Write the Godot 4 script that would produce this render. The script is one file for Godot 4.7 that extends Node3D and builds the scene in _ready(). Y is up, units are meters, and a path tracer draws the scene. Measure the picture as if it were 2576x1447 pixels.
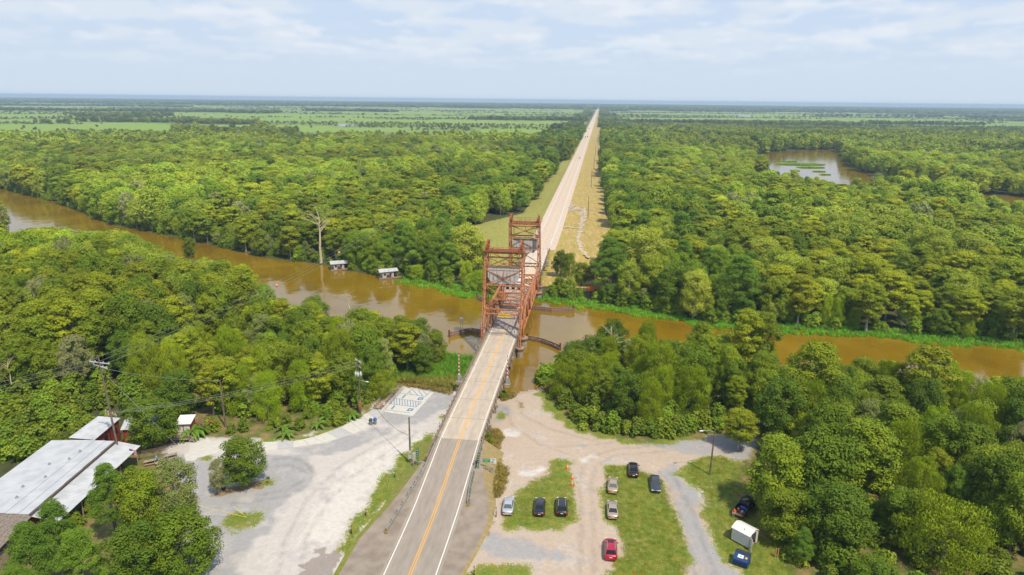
extends Node3D

# ---------------------------------------------------------------- mesh helper
class MB:
	var v := PackedVector3Array()
	var c := PackedColorArray()
	var uv := PackedVector2Array()
	var sm := PackedInt32Array()
	var col := Color(1, 1, 1)
	var group := -1
	var use_c := false
	var use_uv := false
	func tri(a: Vector3, b: Vector3, d: Vector3):   # counter-clockwise seen from outside
		v.append(a); v.append(d); v.append(b)
		sm.append(group)
		if use_c:
			c.append(col); c.append(col); c.append(col)
	func quad(a: Vector3, b: Vector3, d: Vector3, e: Vector3):
		tri(a, b, d)
		tri(a, d, e)
	func quad_uv(a, b, d, e, ua, ub, ud, ue):
		use_uv = true
		quad(a, b, d, e)
		for q in [ua, ud, ub, ua, ue, ud]:
			uv.append(q)
	func box(t: Transform3D, s: Vector3):
		var h := s * 0.5
		var p := []
		for i in 8:
			p.append(t * Vector3(h.x if i & 1 else -h.x, h.y if i & 2 else -h.y, h.z if i & 4 else -h.z))
		quad(p[4], p[5], p[7], p[6]); quad(p[1], p[0], p[2], p[3])
		quad(p[0], p[4], p[6], p[2]); quad(p[5], p[1], p[3], p[7])
		quad(p[6], p[7], p[3], p[2]); quad(p[0], p[1], p[5], p[4])
	func bx(at: Vector3, s: Vector3):
		box(Transform3D(Basis.IDENTITY, at), s)
	func bar(a: Vector3, b: Vector3, w: float, h: float, up := Vector3.UP):
		var d := b - a
		var l := d.length()
		if l < 0.0001:
			return
		d /= l
		var r := d.cross(up)
		if r.length() < 0.01:
			r = d.cross(Vector3.RIGHT)
		r = r.normalized()
		var u := r.cross(d)
		box(Transform3D(Basis(r, u, -d), (a + b) * 0.5), Vector3(w, h, l))
	func tube(a: Vector3, b: Vector3, r0: float, r1: float, n := 8, caps := true):
		var d := (b - a).normalized()
		var r := d.cross(Vector3.UP)
		if r.length() < 0.05:
			r = d.cross(Vector3.RIGHT)
		r = r.normalized()
		var u := r.cross(d)
		var g := group
		for i in n:
			var a0 := TAU * i / n
			var a1 := TAU * (i + 1) / n
			var e0 := r * cos(a0) + u * sin(a0)
			var e1 := r * cos(a1) + u * sin(a1)
			group = 1
			quad(a + e1 * r0, a + e0 * r0, b + e0 * r1, b + e1 * r1)
			group = g
			if caps:
				tri(b, b + e1 * r1, b + e0 * r1)
				tri(a, a + e0 * r0, a + e1 * r0)
	func path(pts: Array, r: float, n := 5):
		for i in pts.size() - 1:
			tube(pts[i], pts[i + 1], r, r, n, false)
	func lathe(at: Vector3, prof: Array, n := 12):   # profile of Vector2(radius, height), upwards
		var g := group
		group = 1
		for k in prof.size() - 1:
			for i in n:
				var a0 := TAU * i / n
				var a1 := TAU * (i + 1) / n
				var p: Vector2 = prof[k]
				var q: Vector2 = prof[k + 1]
				quad(at + Vector3(cos(a1) * p.x, p.y, sin(a1) * p.x), at + Vector3(cos(a0) * p.x, p.y, sin(a0) * p.x), at + Vector3(cos(a0) * q.x, q.y, sin(a0) * q.x), at + Vector3(cos(a1) * q.x, q.y, sin(a1) * q.x))
		group = g
	func prism(pts: PackedVector2Array, t: Transform3D, depth: float):   # outline in the xy plane of t, pushed along its z
		var n := pts.size()
		if Geometry2D.is_polygon_clockwise(pts):
			pts = pts.duplicate()
			pts.reverse()
		var idx := Geometry2D.triangulate_polygon(pts)
		var k := 0
		while k + 2 < idx.size():
			var a := pts[idx[k]]
			var b := pts[idx[k + 1]]
			var d := pts[idx[k + 2]]
			if (b - a).cross(d - a) < 0:
				var s := b
				b = d
				d = s
			tri(t * Vector3(a.x, a.y, depth), t * Vector3(b.x, b.y, depth), t * Vector3(d.x, d.y, depth))
			tri(t * Vector3(a.x, a.y, 0), t * Vector3(d.x, d.y, 0), t * Vector3(b.x, b.y, 0))
			k += 3
		for i in n:
			var a := pts[i]
			var b := pts[(i + 1) % n]
			quad(t * Vector3(a.x, a.y, 0), t * Vector3(b.x, b.y, 0), t * Vector3(b.x, b.y, depth), t * Vector3(a.x, a.y, depth))
	func loft(rings: Array, caps := true):
		var g := group
		group = 1
		for k in rings.size() - 1:
			var p: Array = rings[k]
			var q: Array = rings[k + 1]
			for i in p.size():
				var j := (i + 1) % p.size()
				quad(p[i], p[j], q[j], q[i])
		group = g
		if caps:
			for k in [0, rings.size() - 1]:
				var p: Array = rings[k]
				var m := Vector3.ZERO
				for q in p:
					m += q / p.size()
				for i in p.size():
					var j := (i + 1) % p.size()
					if k == 0:
						tri(m, p[j], p[i])
					else:
						tri(m, p[i], p[j])
	func mesh() -> ArrayMesh:
		var smooth := false
		for g in sm:
			if g >= 0:
				smooth = true
				break
		if smooth:
			var st := SurfaceTool.new()
			st.begin(Mesh.PRIMITIVE_TRIANGLES)
			for i in v.size():
				var gi := sm[i / 3]
				st.set_smooth_group(gi if gi >= 0 else 0xFFFFFFFF)
				if use_c: st.set_color(c[i])
				if use_uv: st.set_uv(uv[i])
				st.add_vertex(v[i])
			st.generate_normals()
			return st.commit()
		var n := PackedVector3Array()
		n.resize(v.size())
		for i in range(0, v.size(), 3):
			var m := (v[i + 2] - v[i]).cross(v[i + 1] - v[i]).normalized()
			n[i] = m; n[i + 1] = m; n[i + 2] = m
		var arr := []
		arr.resize(Mesh.ARRAY_MAX)
		arr[Mesh.ARRAY_VERTEX] = v
		arr[Mesh.ARRAY_NORMAL] = n
		if use_c: arr[Mesh.ARRAY_COLOR] = c
		if use_uv: arr[Mesh.ARRAY_TEX_UV] = uv
		var am := ArrayMesh.new()
		am.add_surface_from_arrays(Mesh.PRIMITIVE_TRIANGLES, arr)
		return am

# ---------------------------------------------------------------- naming helpers
var counts := {}
func numbered(base: String, parent: Node) -> String:
	var key := str(parent.get_instance_id()) + base
	var k: int = counts.get(key, 0)
	counts[key] = k + 1
	return base if k == 0 else "%s_%03d" % [base, k]

func thing(called: String, label: String, category: String, at := Vector3.ZERO, turn := 0.0, group := "") -> Node3D:
	var o := Node3D.new()
	o.name = numbered(called, self)
	add_child(o, true)
	o.position = at
	o.rotation.y = turn
	o.set_meta("label", label)
	o.set_meta("category", category)
	if group != "":
		o.set_meta("group", group)
	return o

func put(called: String, m: Mesh, material: Material, parent: Node = self, at := Vector3.ZERO, turn := 0.0) -> MeshInstance3D:
	var o := MeshInstance3D.new()
	o.mesh = m
	o.material_override = material
	o.name = numbered(called, parent)
	parent.add_child(o, true)
	o.position = at
	o.rotation.y = turn
	o.cast_shadow = GeometryInstance3D.SHADOW_CASTING_SETTING_ON
	return o

func part(called: String, b: MB, material: Material, parent: Node) -> MeshInstance3D:
	return put(called, b.mesh(), material, parent)

func tag(o: Node, label: String, category: String, group := ""):
	o.set_meta("label", label)
	o.set_meta("category", category)
	if group != "":
		o.set_meta("group", group)

func struct(called: String, m: Mesh, material: Material) -> MeshInstance3D:
	var o := put(called, m, material)
	o.set_meta("kind", "structure")
	return o

func dup(src: Node3D, base: String, label: String, at: Vector3, turn: float, group := "") -> Node3D:
	var o: Node3D = src.duplicate()
	o.name = numbered(base, self)
	add_child(o, true)
	o.position = at
	o.rotation.y = turn
	o.set_meta("label", label)
	if group != "":
		o.set_meta("group", group)
	return o

# ---------------------------------------------------------------- materials
func lin(r: float, g: float, b: float) -> Color:
	return Color(r, g, b).linear_to_srgb()

var mcache := {}
func mat(r: float, g: float, b: float, rough := 0.8, metal := 0.0) -> StandardMaterial3D:
	var key := "%f %f %f %f %f" % [r, g, b, rough, metal]
	if mcache.has(key):
		return mcache[key]
	var m := StandardMaterial3D.new()
	m.albedo_color = lin(r * 0.8, g * 0.8, b * 0.8)
	m.roughness = rough
	m.metallic = metal
	mcache[key] = m
	return m

func noise(sd: int, freq: float, oct := 4) -> FastNoiseLite:
	var n := FastNoiseLite.new()
	n.seed = sd
	n.noise_type = FastNoiseLite.TYPE_SIMPLEX_SMOOTH
	n.frequency = freq
	n.fractal_octaves = oct
	return n

# a tiling texture whose tones run through cols (linear colours)
func ntex(sd: int, freq: float, oct: int, cols: Array, size := 256, speck := 0.0, level := 0.8) -> ImageTexture:
	var im := noise(sd, freq, oct).get_seamless_image(size, size)
	im.convert(Image.FORMAT_L8)
	var src := im.get_data()
	var out := PackedByteArray()
	out.resize(size * size * 3)
	var lut := PackedByteArray()
	var m := cols.size() - 1
	for k in 256:
		var t := clampf((k / 255.0 - 0.15) / 0.7, 0, 1) * m
		var i := mini(int(t), m - 1)
		var q: Color = ((cols[i] as Color).lerp(cols[i + 1], t - i) * level).linear_to_srgb()
		lut.append(int(q.r * 255)); lut.append(int(q.g * 255)); lut.append(int(q.b * 255))
	var rng := RandomNumberGenerator.new()
	rng.seed = sd
	for i in size * size:
		var k: int = src[i]
		if speck > 0:
			k = clampi(k + int(rng.randfn(0, speck)), 0, 255)
		out[i * 3] = lut[k * 3]; out[i * 3 + 1] = lut[k * 3 + 1]; out[i * 3 + 2] = lut[k * 3 + 2]
	return ImageTexture.create_from_image(Image.create_from_data(size, size, false, Image.FORMAT_RGB8, out))

func tmat(tex: Texture2D, metres: Vector3, rough := 0.85, world := true, metal := 0.0) -> StandardMaterial3D:
	var m := StandardMaterial3D.new()
	m.albedo_texture = tex
	m.uv1_triplanar = true
	m.uv1_world_triplanar = world
	m.uv1_scale = Vector3(1.0 / metres.x, 1.0 / metres.y, 1.0 / metres.z)
	m.roughness = rough
	m.metallic = metal
	return m

# ---------------------------------------------------------------- the road's own frame
const RO := Vector3(-23.85, 0, 0)
const RD := Vector3(0.12237, 0, -0.99248)
const RR := Vector3(0.99248, 0, 0.12237)
const RY := -0.12268
func RP(s: float, l: float, h: float) -> Vector3:
	return RO + RD * s + RR * l + Vector3(0, h, 0)
func to_sl(p: Vector2) -> Vector2:
	var q := Vector3(p.x, 0, p.y) - RO
	return Vector2(q.dot(RD), q.dot(RR))
func road_h(s: float) -> float:
	var hs := [[-200, 0.3], [90, 0.35], [98, 0.6], [108, 1.7], [117, 2.75], [125, 3.0], [185, 3.0], [230, 2.5], [290, 2.3], [310, 1.6], [345, 0.75], [20000, 0.7]]
	for i in hs.size() - 1:
		if s <= hs[i + 1][0]:
			var t: float = (s - hs[i][0]) / (hs[i + 1][0] - hs[i][0])
			return lerpf(hs[i][1], hs[i + 1][1], clampf(t, 0, 1))
	return 0.7

func ribbon(s0: float, s1: float, l0: float, l1: float, up: float, step := 3.0) -> MB:
	var b := MB.new()
	var n := maxi(1, int(ceil((s1 - s0) / step)))
	for i in n:
		var a := lerpf(s0, s1, float(i) / n)
		var e := lerpf(s0, s1, float(i + 1) / n)
		b.quad_uv(RP(a, l0, road_h(a) + up), RP(a, l1, road_h(a) + up), RP(e, l1, road_h(e) + up), RP(e, l0, road_h(e) + up), Vector2(l0, a), Vector2(l1, a), Vector2(l1, e), Vector2(l0, e))
	return b

# ---------------------------------------------------------------- where water, open ground and trees are
var river := PackedVector2Array([Vector2(-700, -760), Vector2(-450, -560), Vector2(-369.4, -491.6), Vector2(-309.7, -445.2), Vector2(-273.8, -413.3), Vector2(-213.8, -355.3), Vector2(-159.7, -320.9), Vector2(-130.1, -299.8), Vector2(-110.3, -284.6), Vector2(-97.8, -277.7), Vector2(-79.4, -271.4), Vector2(-68.9, -261.8), Vector2(-41.5, -247.6), Vector2(-27.2, -239.7), Vector2(-12.1, -227.2), Vector2(9.9, -224.6), Vector2(28.0, -216.9), Vector2(44.9, -208.8), Vector2(62.1, -197.4), Vector2(79.1, -194.3), Vector2(96.4, -193.0), Vector2(112.6, -190.0), Vector2(127.2, -185.3), Vector2(144.9, -181.9), Vector2(200, -168), Vector2(300, -140), Vector2(500, -110), Vector2(500, -50), Vector2(300, -90), Vector2(200, -125), Vector2(140, -140), Vector2(116, -143), Vector2(75, -155), Vector2(47, -168), Vector2(22, -172), Vector2(10, -164), Vector2(7.5, -155), Vector2(5, -149.5), Vector2(0, -147), Vector2(-3, -151), Vector2(-6, -160), Vector2(-9, -168), Vector2(-17, -172), Vector2(-35, -176), Vector2(-60, -187), Vector2(-95, -223), Vector2(-122, -246), Vector2(-170, -277), Vector2(-220, -306), Vector2(-300, -362), Vector2(-400, -440), Vector2(-470, -500), Vector2(-720, -690)])
var lake := PackedVector2Array([Vector2(293, -862), Vector2(367, -965), Vector2(470, -1020), Vector2(430, -900), Vector2(392, -830), Vector2(345, -690), Vector2(338, -600), Vector2(352, -520), Vector2(420, -480), Vector2(560, -420), Vector2(560, -360), Vector2(400, -395), Vector2(318, -430), Vector2(275, -480), Vector2(245, -530), Vector2(235, -600), Vector2(240, -670), Vector2(250, -720)])
var ponds := [PackedVector2Array([Vector2(-467.5, -1842.8), Vector2(-423.7, -1856.8), Vector2(-379.6, -1674.9), Vector2(-412.1, -1641.0)]), PackedVector2Array([Vector2(1684.5, -2487.2), Vector2(2106.3, -2904.7), Vector2(2386.8, -3002.2), Vector2(1911.9, -2401.1), Vector2(1609.2, -2242.9)]), PackedVector2Array([Vector2(1122.7, -3703.6), Vector2(1234.9, -3664.0), Vector2(1112.3, -3270.9), Vector2(1050.7, -3400.9)])]
var yard := PackedVector2Array([Vector2(-47.2, -81.1), Vector2(-50.7, -94.8), Vector2(-51.9, -100.4), Vector2(-59.4, -107.8), Vector2(-66.5, -116.2), Vector2(-63.8, -121.9), Vector2(-50.3, -121.3), Vector2(-42.3, -120.7), Vector2(-34.5, -127.2), Vector2(-29.9, -134.7), Vector2(-28.4, -145.3), Vector2(-17.6, -147.4), Vector2(-12.7, -148.6), Vector2(-7.0, -157.4), Vector2(0.4, -152.6), Vector2(7.0, -149.2), Vector2(9.0, -143.6), Vector2(12.2, -131.6), Vector2(16.6, -126.3), Vector2(24.7, -121.1), Vector2(41.0, -123.8), Vector2(49.8, -126.2), Vector2(47.5, -119.5), Vector2(41.0, -109.9), Vector2(39.2, -102.2), Vector2(39.4, -97.6), Vector2(43.5, -92.4), Vector2(40.2, -82.5), Vector2(40, -50), Vector2(-50, -50)])
var clearing_left := PackedVector2Array([Vector2(-30.3, -321.5), Vector2(-24.6, -348.0), Vector2(-12.5, -386.0), Vector2(7.2, -409.0), Vector2(26.8, -461.9), Vector2(32.6, -369.3), Vector2(7.9, -253.7), Vector2(-9.4, -246.9)])
var clearing_right := PackedVector2Array([Vector2(15, -272), Vector2(44, -276), Vector2(50, -330), Vector2(64, -440), Vector2(36, -480)])
var left_skyline := [0, 587, 51, 576, 102, 570, 181, 571, 215, 580, 282, 575, 339, 588, 387, 598, 395, 616, 430, 628, 480, 651, 517, 655, 566, 643, 640, 650, 692, 664, 714, 683, 773, 693, 797, 722, 815, 765, 835, 800, 848, 792, 879, 776, 951, 760, 995, 788, 1054, 801, 1076, 806, 1079, 822, 1094, 831, 1122, 852, 1130, 880, 1200, 930]
var right_skyline := [1340, 960, 1363, 919, 1382, 892, 1421, 864, 1448, 854, 1473, 848, 1497, 814, 1552, 810, 1573, 832, 1585, 853, 1595, 836, 1610, 813, 1652, 814, 1661, 840, 1670, 858, 1713, 853, 1741, 830, 1768, 808, 1795, 817, 1807, 846, 1835, 822, 1847, 786, 1877, 777, 1929, 774, 1946, 793, 1956, 878, 1960, 930, 2005, 909, 2012, 874, 2057, 853, 2109, 871, 2137, 892, 2220, 902, 2238, 885, 2276, 895, 2297, 885, 2353, 867, 2394, 881, 2429, 906, 2471, 940, 2600, 950]

func inside(p: Vector2, poly: PackedVector2Array) -> bool:
	return Geometry2D.is_point_in_polygon(p, poly)
var banks := []      # [outlines of water grown by d metres, height of the ground there]
func grow(poly: PackedVector2Array, d: float) -> PackedVector2Array:
	var r := Geometry2D.offset_polygon(poly, d)
	return r[0] if r.size() > 0 else poly
var yard_near := PackedVector2Array()
var zone_cache := []
func ground_h(p: Vector2) -> float:
	if absf(p.x) < 1000 and p.y > -1100 and p.y < -40:
		for b in banks:
			if inside(p, b[0]) or inside(p, b[1]):
				return b[2]
	if p.y < -1100:
		for w in ponds:
			if inside(p, w):
				return -2.5
	if p.y > -152 and absf(p.x) < 110:
		return 0.0 if p.y > -147 else lerpf(0.0, -0.55, (-147 - p.y) / 5.0)
	return -0.55

var field_noise := noise(11, 0.0011, 3)
var field_fine := noise(12, 0.006, 2)
# 2 forest, 1 scrub, 0 marsh
func cover(p: Vector2) -> int:
	var d := -p.y
	var off := p.x - (-23.85 + 0.1233 * d)
	var n := field_noise.get_noise_2d(p.x * 0.7, p.y * 2.4)
	var right := off > 0
	if d < (1780.0 if right else 1060.0) + 330.0 * n:
		return 2
	if d > (5000.0 if right else 5500.0) + 900 * n:
		return 2
	if absf(off) < 50 + 80 * n and d < 4600:
		return 2
	n += 0.3 * field_fine.get_noise_2d(p.x * 0.6, p.y * 2.2)
	var w := d + 170.0 * n
	for q in tree_rows:
		if p.x > q[0] and p.x < q[1] and w > q[2] and w < q[3]:
			return 2
	if right and d < 2150:
		return 1
	return 1 if n > (0.10 if d < 2400 else 0.22) else 0
# lines of trees standing in the marsh: from x, to x, from distance, to distance
# spots kept free of trees: the bare tree, the houseboats, the boards and the hut on the far bank
var free_spots := [[Vector2(-77, -266), 8.0], [Vector2(-70.5, -263), 8.0], [Vector2(-47, -249), 8.5], [Vector2(-24.5, -251), 4.0], [Vector2(-20, -240), 4.0], [Vector2(25, -222), 4.0], [Vector2(-72, -258), 6.0], [Vector2(-47, -243), 6.0]]
func free_spot(p: Vector2, k := 1.0) -> bool:
	for q in free_spots:
		if p.distance_to(q[0]) < q[1] * k:
			return true
	return false
var tree_rows := [[-1120, -630, 1690, 1790], [-580, -380, 1180, 1270], [-2300, -1000, 2920, 3040], [-1050, -580, 3480, 3580], [-150, 260, 2380, 2470], [350, 1040, 2110, 2200], [1160, 1540, 2240, 2320], [-1500, -1150, 2250, 2300], [1500, 2600, 3600, 3650], [-3200, -2000, 4200, 4300]]

var cam: Camera3D
func pixel(p: Vector3) -> Vector2:   # where a point lands on a picture 2576 wide; only used to size and sort the trees
	var q := cam.transform.affine_inverse() * p
	if q.z > -1:
		return Vector2(-9999, -9999)
	return Vector2(1288 - 1717 * q.x / q.z, 723.5 + 1717 * q.y / q.z)
func skyline(line: Array, x: float) -> float:
	if x < line[0] or x > line[line.size() - 2]:
		return 0.0
	for i in range(0, line.size() - 2, 2):
		if x <= line[i + 2]:
			return lerpf(line[i + 1], line[i + 3], (x - line[i]) / maxf(1.0, line[i + 2] - line[i]))
	return 0.0

# ---------------------------------------------------------------- plants
func leaves_into(v: PackedVector3Array, c: PackedColorArray, rng: RandomNumberGenerator, at: Vector3, rc: float, flat: float, crown_mid: Vector3, n: int, leaf: float, col: Color, droop: float, thin: float):
	var out := (at - crown_mid).normalized()
	for k in n:
		var d := Vector3(rng.randfn(), rng.randfn(), rng.randfn()).normalized()
		d = (d + out * 0.35 + Vector3(0, 0.35, 0)).normalized()
		var p := at + Vector3(d.x * rc, d.y * rc * flat, d.z * rc) * rng.randf_range(0.5, 1.14)
		var nn := (d + Vector3(0, 0.35, 0) + Vector3(rng.randfn(), rng.randfn(), rng.randfn()) * 0.26).normalized()
		var t := nn.cross(Vector3(rng.randfn(), rng.randfn(), rng.randfn())).normalized()
		if droop > 0:
			t = (t * (1 - droop) + Vector3(0, -droop, 0)).normalized()
		var s := nn.cross(t).normalized()
		var l := leaf * rng.randf_range(0.6, 1.35)
		var w := l * thin
		var m := p + t * l * 0.45 + nn * l * 0.12
		var tip := p + t * l - nn * l * 0.1
		v.append(p); v.append(m + s * w); v.append(tip)
		v.append(p); v.append(tip); v.append(m - s * w)
		var q := rng.randf_range(0.92, 1.08)
		var cc := Color(col.r * q * rng.randf_range(0.93, 1.1), col.g * q, col.b * q)
		for i in 6:
			c.append(cc)

func crown_mesh(sd: int, h: float, r: float, base: float, shape: String, n: int, rc: float, flat: float, per: int, leaf: float, cols: Array, droop := 0.0, thin := 0.42) -> Dictionary:
	var rng := RandomNumberGenerator.new()
	rng.seed = sd
	var v := PackedVector3Array()
	var c := PackedColorArray()
	var mid := Vector3(0, h * (base + 1) * 0.5, 0)
	var spots := []
	for i in n:
		var t := (i + rng.randf()) / n
		var prof := 1.0
		match shape:
			"round": prof = sqrt(maxf(0.05, 1.0 - pow(absf(t - 0.42) / 0.62, 2.2)))
			"cone": prof = 0.16 + 0.84 * pow(1.0 - t, 0.75)
			"spread": prof = lerpf(0.55, 1.0, t / 0.62) if t < 0.62 else lerpf(1.0, 0.3, (t - 0.62) / 0.38)
			"shrub": prof = sqrt(maxf(0.06, 1.0 - t * t))
		var ang := i * 2.39996 + rng.randf_range(-0.7, 0.7)
		var rad := prof * maxf(0.0, r - rc * 0.8) * sqrt(rng.randf_range(0.2, 1.0)) * rng.randf_range(0.85, 1.15)
		var p := Vector3(cos(ang) * rad, h * (base + (1 - base) * t * 0.94), sin(ang) * rad)
		var k := rc * rng.randf_range(0.65, 1.3)
		spots.append(p)
		var col: Color = cols[sd % cols.size()].lerp(cols[rng.randi() % cols.size()], 0.3)
		col = col * rng.randf_range(1.22, 1.5)
		leaves_into(v, c, rng, p, k, flat, mid, int(per * k * k / rc / rc), leaf, col, droop, thin)
	var nn := PackedVector3Array()
	nn.resize(v.size())
	for i in range(0, v.size(), 3):
		var m := (v[i + 2] - v[i]).cross(v[i + 1] - v[i]).normalized()
		nn[i] = m; nn[i + 1] = m; nn[i + 2] = m
	var arr := []
	arr.resize(Mesh.ARRAY_MAX)
	arr[Mesh.ARRAY_VERTEX] = v
	arr[Mesh.ARRAY_NORMAL] = nn
	arr[Mesh.ARRAY_COLOR] = c
	var am := ArrayMesh.new()
	am.add_surface_from_arrays(Mesh.PRIMITIVE_TRIANGLES, arr)
	return {"mesh": am, "spots": spots}

func trunk_mesh(sd: int, h: float, r0: float, spots: Array, limbs: int, bare := false) -> ArrayMesh:
	var rng := RandomNumberGenerator.new()
	rng.seed = sd
	var b := MB.new()
	var p := Vector3(0, -0.6, 0)
	var axis := [p]
	var n := 6
	for i in n:
		var q := Vector3(rng.randf_range(-0.25, 0.25) * (i + 1) * 0.3, h * 0.82 * (i + 1) / n, rng.randf_range(-0.25, 0.25) * (i + 1) * 0.3)
		var ra := r0 * (1.25 if i == 0 else 1.0 - 0.78 * i / n)
		b.tube(p, q, ra, r0 * (1.0 - 0.78 * (i + 1.0) / n), 7, false)
		p = q
		axis.append(q)
	for k in limbs:
		if spots.is_empty():
			break
		var e: Vector3 = spots[(k * 7) % spots.size()]
		var t := clampf(e.y / h * (rng.randf_range(0.72, 0.95) if bare else rng.randf_range(0.55, 0.85)), 0.2, 0.8)
		var i := mini(int(t / 0.82 * n), n - 1)
		var s: Vector3 = axis[i].lerp(axis[i + 1], clampf(t / 0.82 * n - i, 0, 1))
		var m := s.lerp(e, 0.5) + Vector3(0, 0.3, 0)
		var rr := r0 * (0.62 if bare else 0.3) * (1.1 - t)
		b.tube(s, m, rr, rr * 0.7, 5, false)
		b.tube(m, e, rr * 0.7, rr * 0.25, 4, false)
		if bare:
			for j in 3:
				var f := e.lerp(m, rng.randf() * 0.8)
				b.tube(f, f + Vector3(rng.randfn(), rng.randf_range(0.2, 1.6), rng.randfn()) * h * 0.06, rr * 0.3, rr * 0.1, 4, false)
	return b.mesh()

var protos := {}
var leaf_mats := []
var bark := {}
func leaf_mat(k: float, g := 1.0) -> StandardMaterial3D:
	var m := StandardMaterial3D.new()
	m.vertex_color_use_as_albedo = true
	m.albedo_color = Color(k, k * g, k).linear_to_srgb()
	m.roughness = 0.62
	m.metallic_specular = 0.3
	m.cull_mode = BaseMaterial3D.CULL_DISABLED
	m.backlight_enabled = true
	m.backlight = Color(0.54, 0.6, 0.2)
	return m

const SP := ["cypress", "broadleaf", "willow", "pine", "pale", "mossy"]
var palette := {
	"cypress": [Color(0.225, 0.275, 0.010), Color(0.180, 0.240, 0.010), Color(0.275, 0.310, 0.012), Color(0.145, 0.210, 0.012)],
	"broadleaf": [Color(0.120, 0.195, 0.010), Color(0.085, 0.150, 0.011), Color(0.170, 0.240, 0.012), Color(0.205, 0.270, 0.014)],
	"willow": [Color(0.215, 0.300, 0.010), Color(0.170, 0.260, 0.010), Color(0.250, 0.325, 0.014)],
	"pine": [Color(0.160, 0.270, 0.025), Color(0.120, 0.220, 0.025), Color(0.215, 0.315, 0.028)],
	"pale": [Color(0.285, 0.355, 0.032), Color(0.240, 0.320, 0.026), Color(0.310, 0.360, 0.065)],
	"mossy": [Color(0.220, 0.265, 0.070), Color(0.150, 0.225, 0.040), Color(0.270, 0.290, 0.120)],
	"shrub": [Color(0.135, 0.215, 0.014), Color(0.180, 0.240, 0.015), Color(0.110, 0.175, 0.015), Color(0.27, 0.31, 0.03)],
}
func make_protos():
	# kind: height, radius, base, shape, clumps, clump radius, flatness, droop, thinness
	var form := {
		"cypress": [17.0, 4.6, 0.30, "spread", 84, 1.15, 0.5, 0.0, 0.42, 110],
		"broadleaf": [13.0, 4.8, 0.20, "round", 80, 1.25, 0.85, 0.0, 0.45, 120],
		"willow": [11.0, 4.2, 0.12, "round", 64, 1.15, 0.95, 0.6, 0.2, 150],
		"pine": [14.0, 3.6, 0.32, "cone", 70, 0.72, 0.75, 0.0, 0.15, 150],
		"pale": [13.0, 4.0, 0.18, "round", 70, 1.1, 1.0, 0.0, 0.3, 110],
		"mossy": [13.0, 4.2, 0.22, "spread", 70, 1.0, 0.8, 0.35, 0.25, 110],
	}
	for k in form:
		var f: Array = form[k]
		protos[k] = []
		for j in (3 if k in ["cypress", "broadleaf"] else 2):
			var sd := 100 + j * 17 + (k as String).length() * 5 + (k as String).unicode_at(0)
			var near := crown_mesh(sd, f[0], f[1], f[2], f[3], f[4], f[5], f[6], int(f[9] * 1.5), 0.29, palette[k], f[7], f[8])
			var far := crown_mesh(sd, f[0], f[1], f[2], f[3], int(f[4] * 0.6), f[5] * 1.3, f[6], 120, 0.5, palette[k], f[7] * 0.6, f[8] * 1.15)
			var tiny := crown_mesh(sd, f[0], f[1], f[2] * 0.6, f[3], 18, f[5] * 2.0, f[6], 42, 1.15, palette[k], 0.0, 0.5)
			protos[k].append({"h": f[0], "r": f[1], "near": near.mesh, "far": far.mesh, "tiny": tiny.mesh, "trunk": trunk_mesh(sd, f[0], 0.3, near.spots, 12)})
	protos["shrub"] = []
	for j in 3:
		var s := crown_mesh(900 + j, 2.4, 1.7, 0.02, "shrub", 16, 0.62, 0.85, 90, 0.34, palette["shrub"], 0.0, 0.42)
		protos["shrub"].append({"h": 2.4, "r": 1.7, "near": s.mesh, "trunk": trunk_mesh(900 + j, 1.8, 0.06, s.spots, 6)})
	for j in 12:
		leaf_mats.append(leaf_mat([1.0, 0.86, 0.94, 0.78, 0.9, 1.0][j % 6] * (0.78 if j < 6 else 0.98), [1.0, 1.0, 0.95, 1.0, 1.02, 0.96][j % 6] * (1.02 if j < 6 else 0.97)))
	var bt := ntex(31, 0.02, 4, [Color(0.10, 0.085, 0.065), Color(0.2, 0.18, 0.15), Color(0.3, 0.28, 0.25)], 128)
	bark["brown"] = tmat(bt, Vector3(0.8, 3, 0.8), 0.9, false)
	bark["pale"] = tmat(ntex(32, 0.02, 4, [Color(0.24, 0.21, 0.18), Color(0.42, 0.39, 0.35), Color(0.55, 0.5, 0.45)], 128), Vector3(0.8, 3, 0.8), 0.9, false)

func tree(kind: String, j: int, at: Vector3, h: float, r: float, yaw: float, tint: int, label: String, group := "", called := "") -> Node3D:
	var pl: Array = protos[kind]
	var pr: Dictionary = pl[j % pl.size()]
	var nm := called
	if nm == "":
		nm = {"cypress": "cypress_tree", "broadleaf": "broadleaf_tree", "willow": "willow_tree", "pine": "pine_tree", "pale": "pale_tree", "mossy": "mossy_tree", "shrub": "shrub"}[kind]
	var o := thing(nm, label, "shrub" if kind == "shrub" else "tree", at, yaw, group)
	var k := Vector3(r / pr.r, h / pr.h, r / pr.r)
	var cr := put("crown", pr.near, leaf_mats[tint % 12], o)
	cr.scale = k
	var tr := put("trunk" if kind != "shrub" else "stem", pr.trunk, bark["pale" if kind in ["cypress", "pale", "mossy"] else "brown"], o)
	tr.scale = Vector3(minf(k.x, 1.2), k.y, minf(k.z, 1.2))
	return o

func scatter(called: String, m: Mesh, material: Material, xf: Array, cols: Array, parent: Node = self) -> MultiMeshInstance3D:
	var mm := MultiMesh.new()
	mm.transform_format = MultiMesh.TRANSFORM_3D
	mm.use_colors = cols.size() > 0
	mm.mesh = m
	mm.instance_count = xf.size()
	for i in xf.size():
		mm.set_instance_transform(i, xf[i])
		if cols.size() > 0:
			mm.set_instance_color(i, cols[i])
	var o := MultiMeshInstance3D.new()
	o.multimesh = mm
	o.material_override = material
	o.name = numbered(called, parent)
	parent.add_child(o, true)
	o.set_meta("kind", "stuff")
	return o

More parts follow.
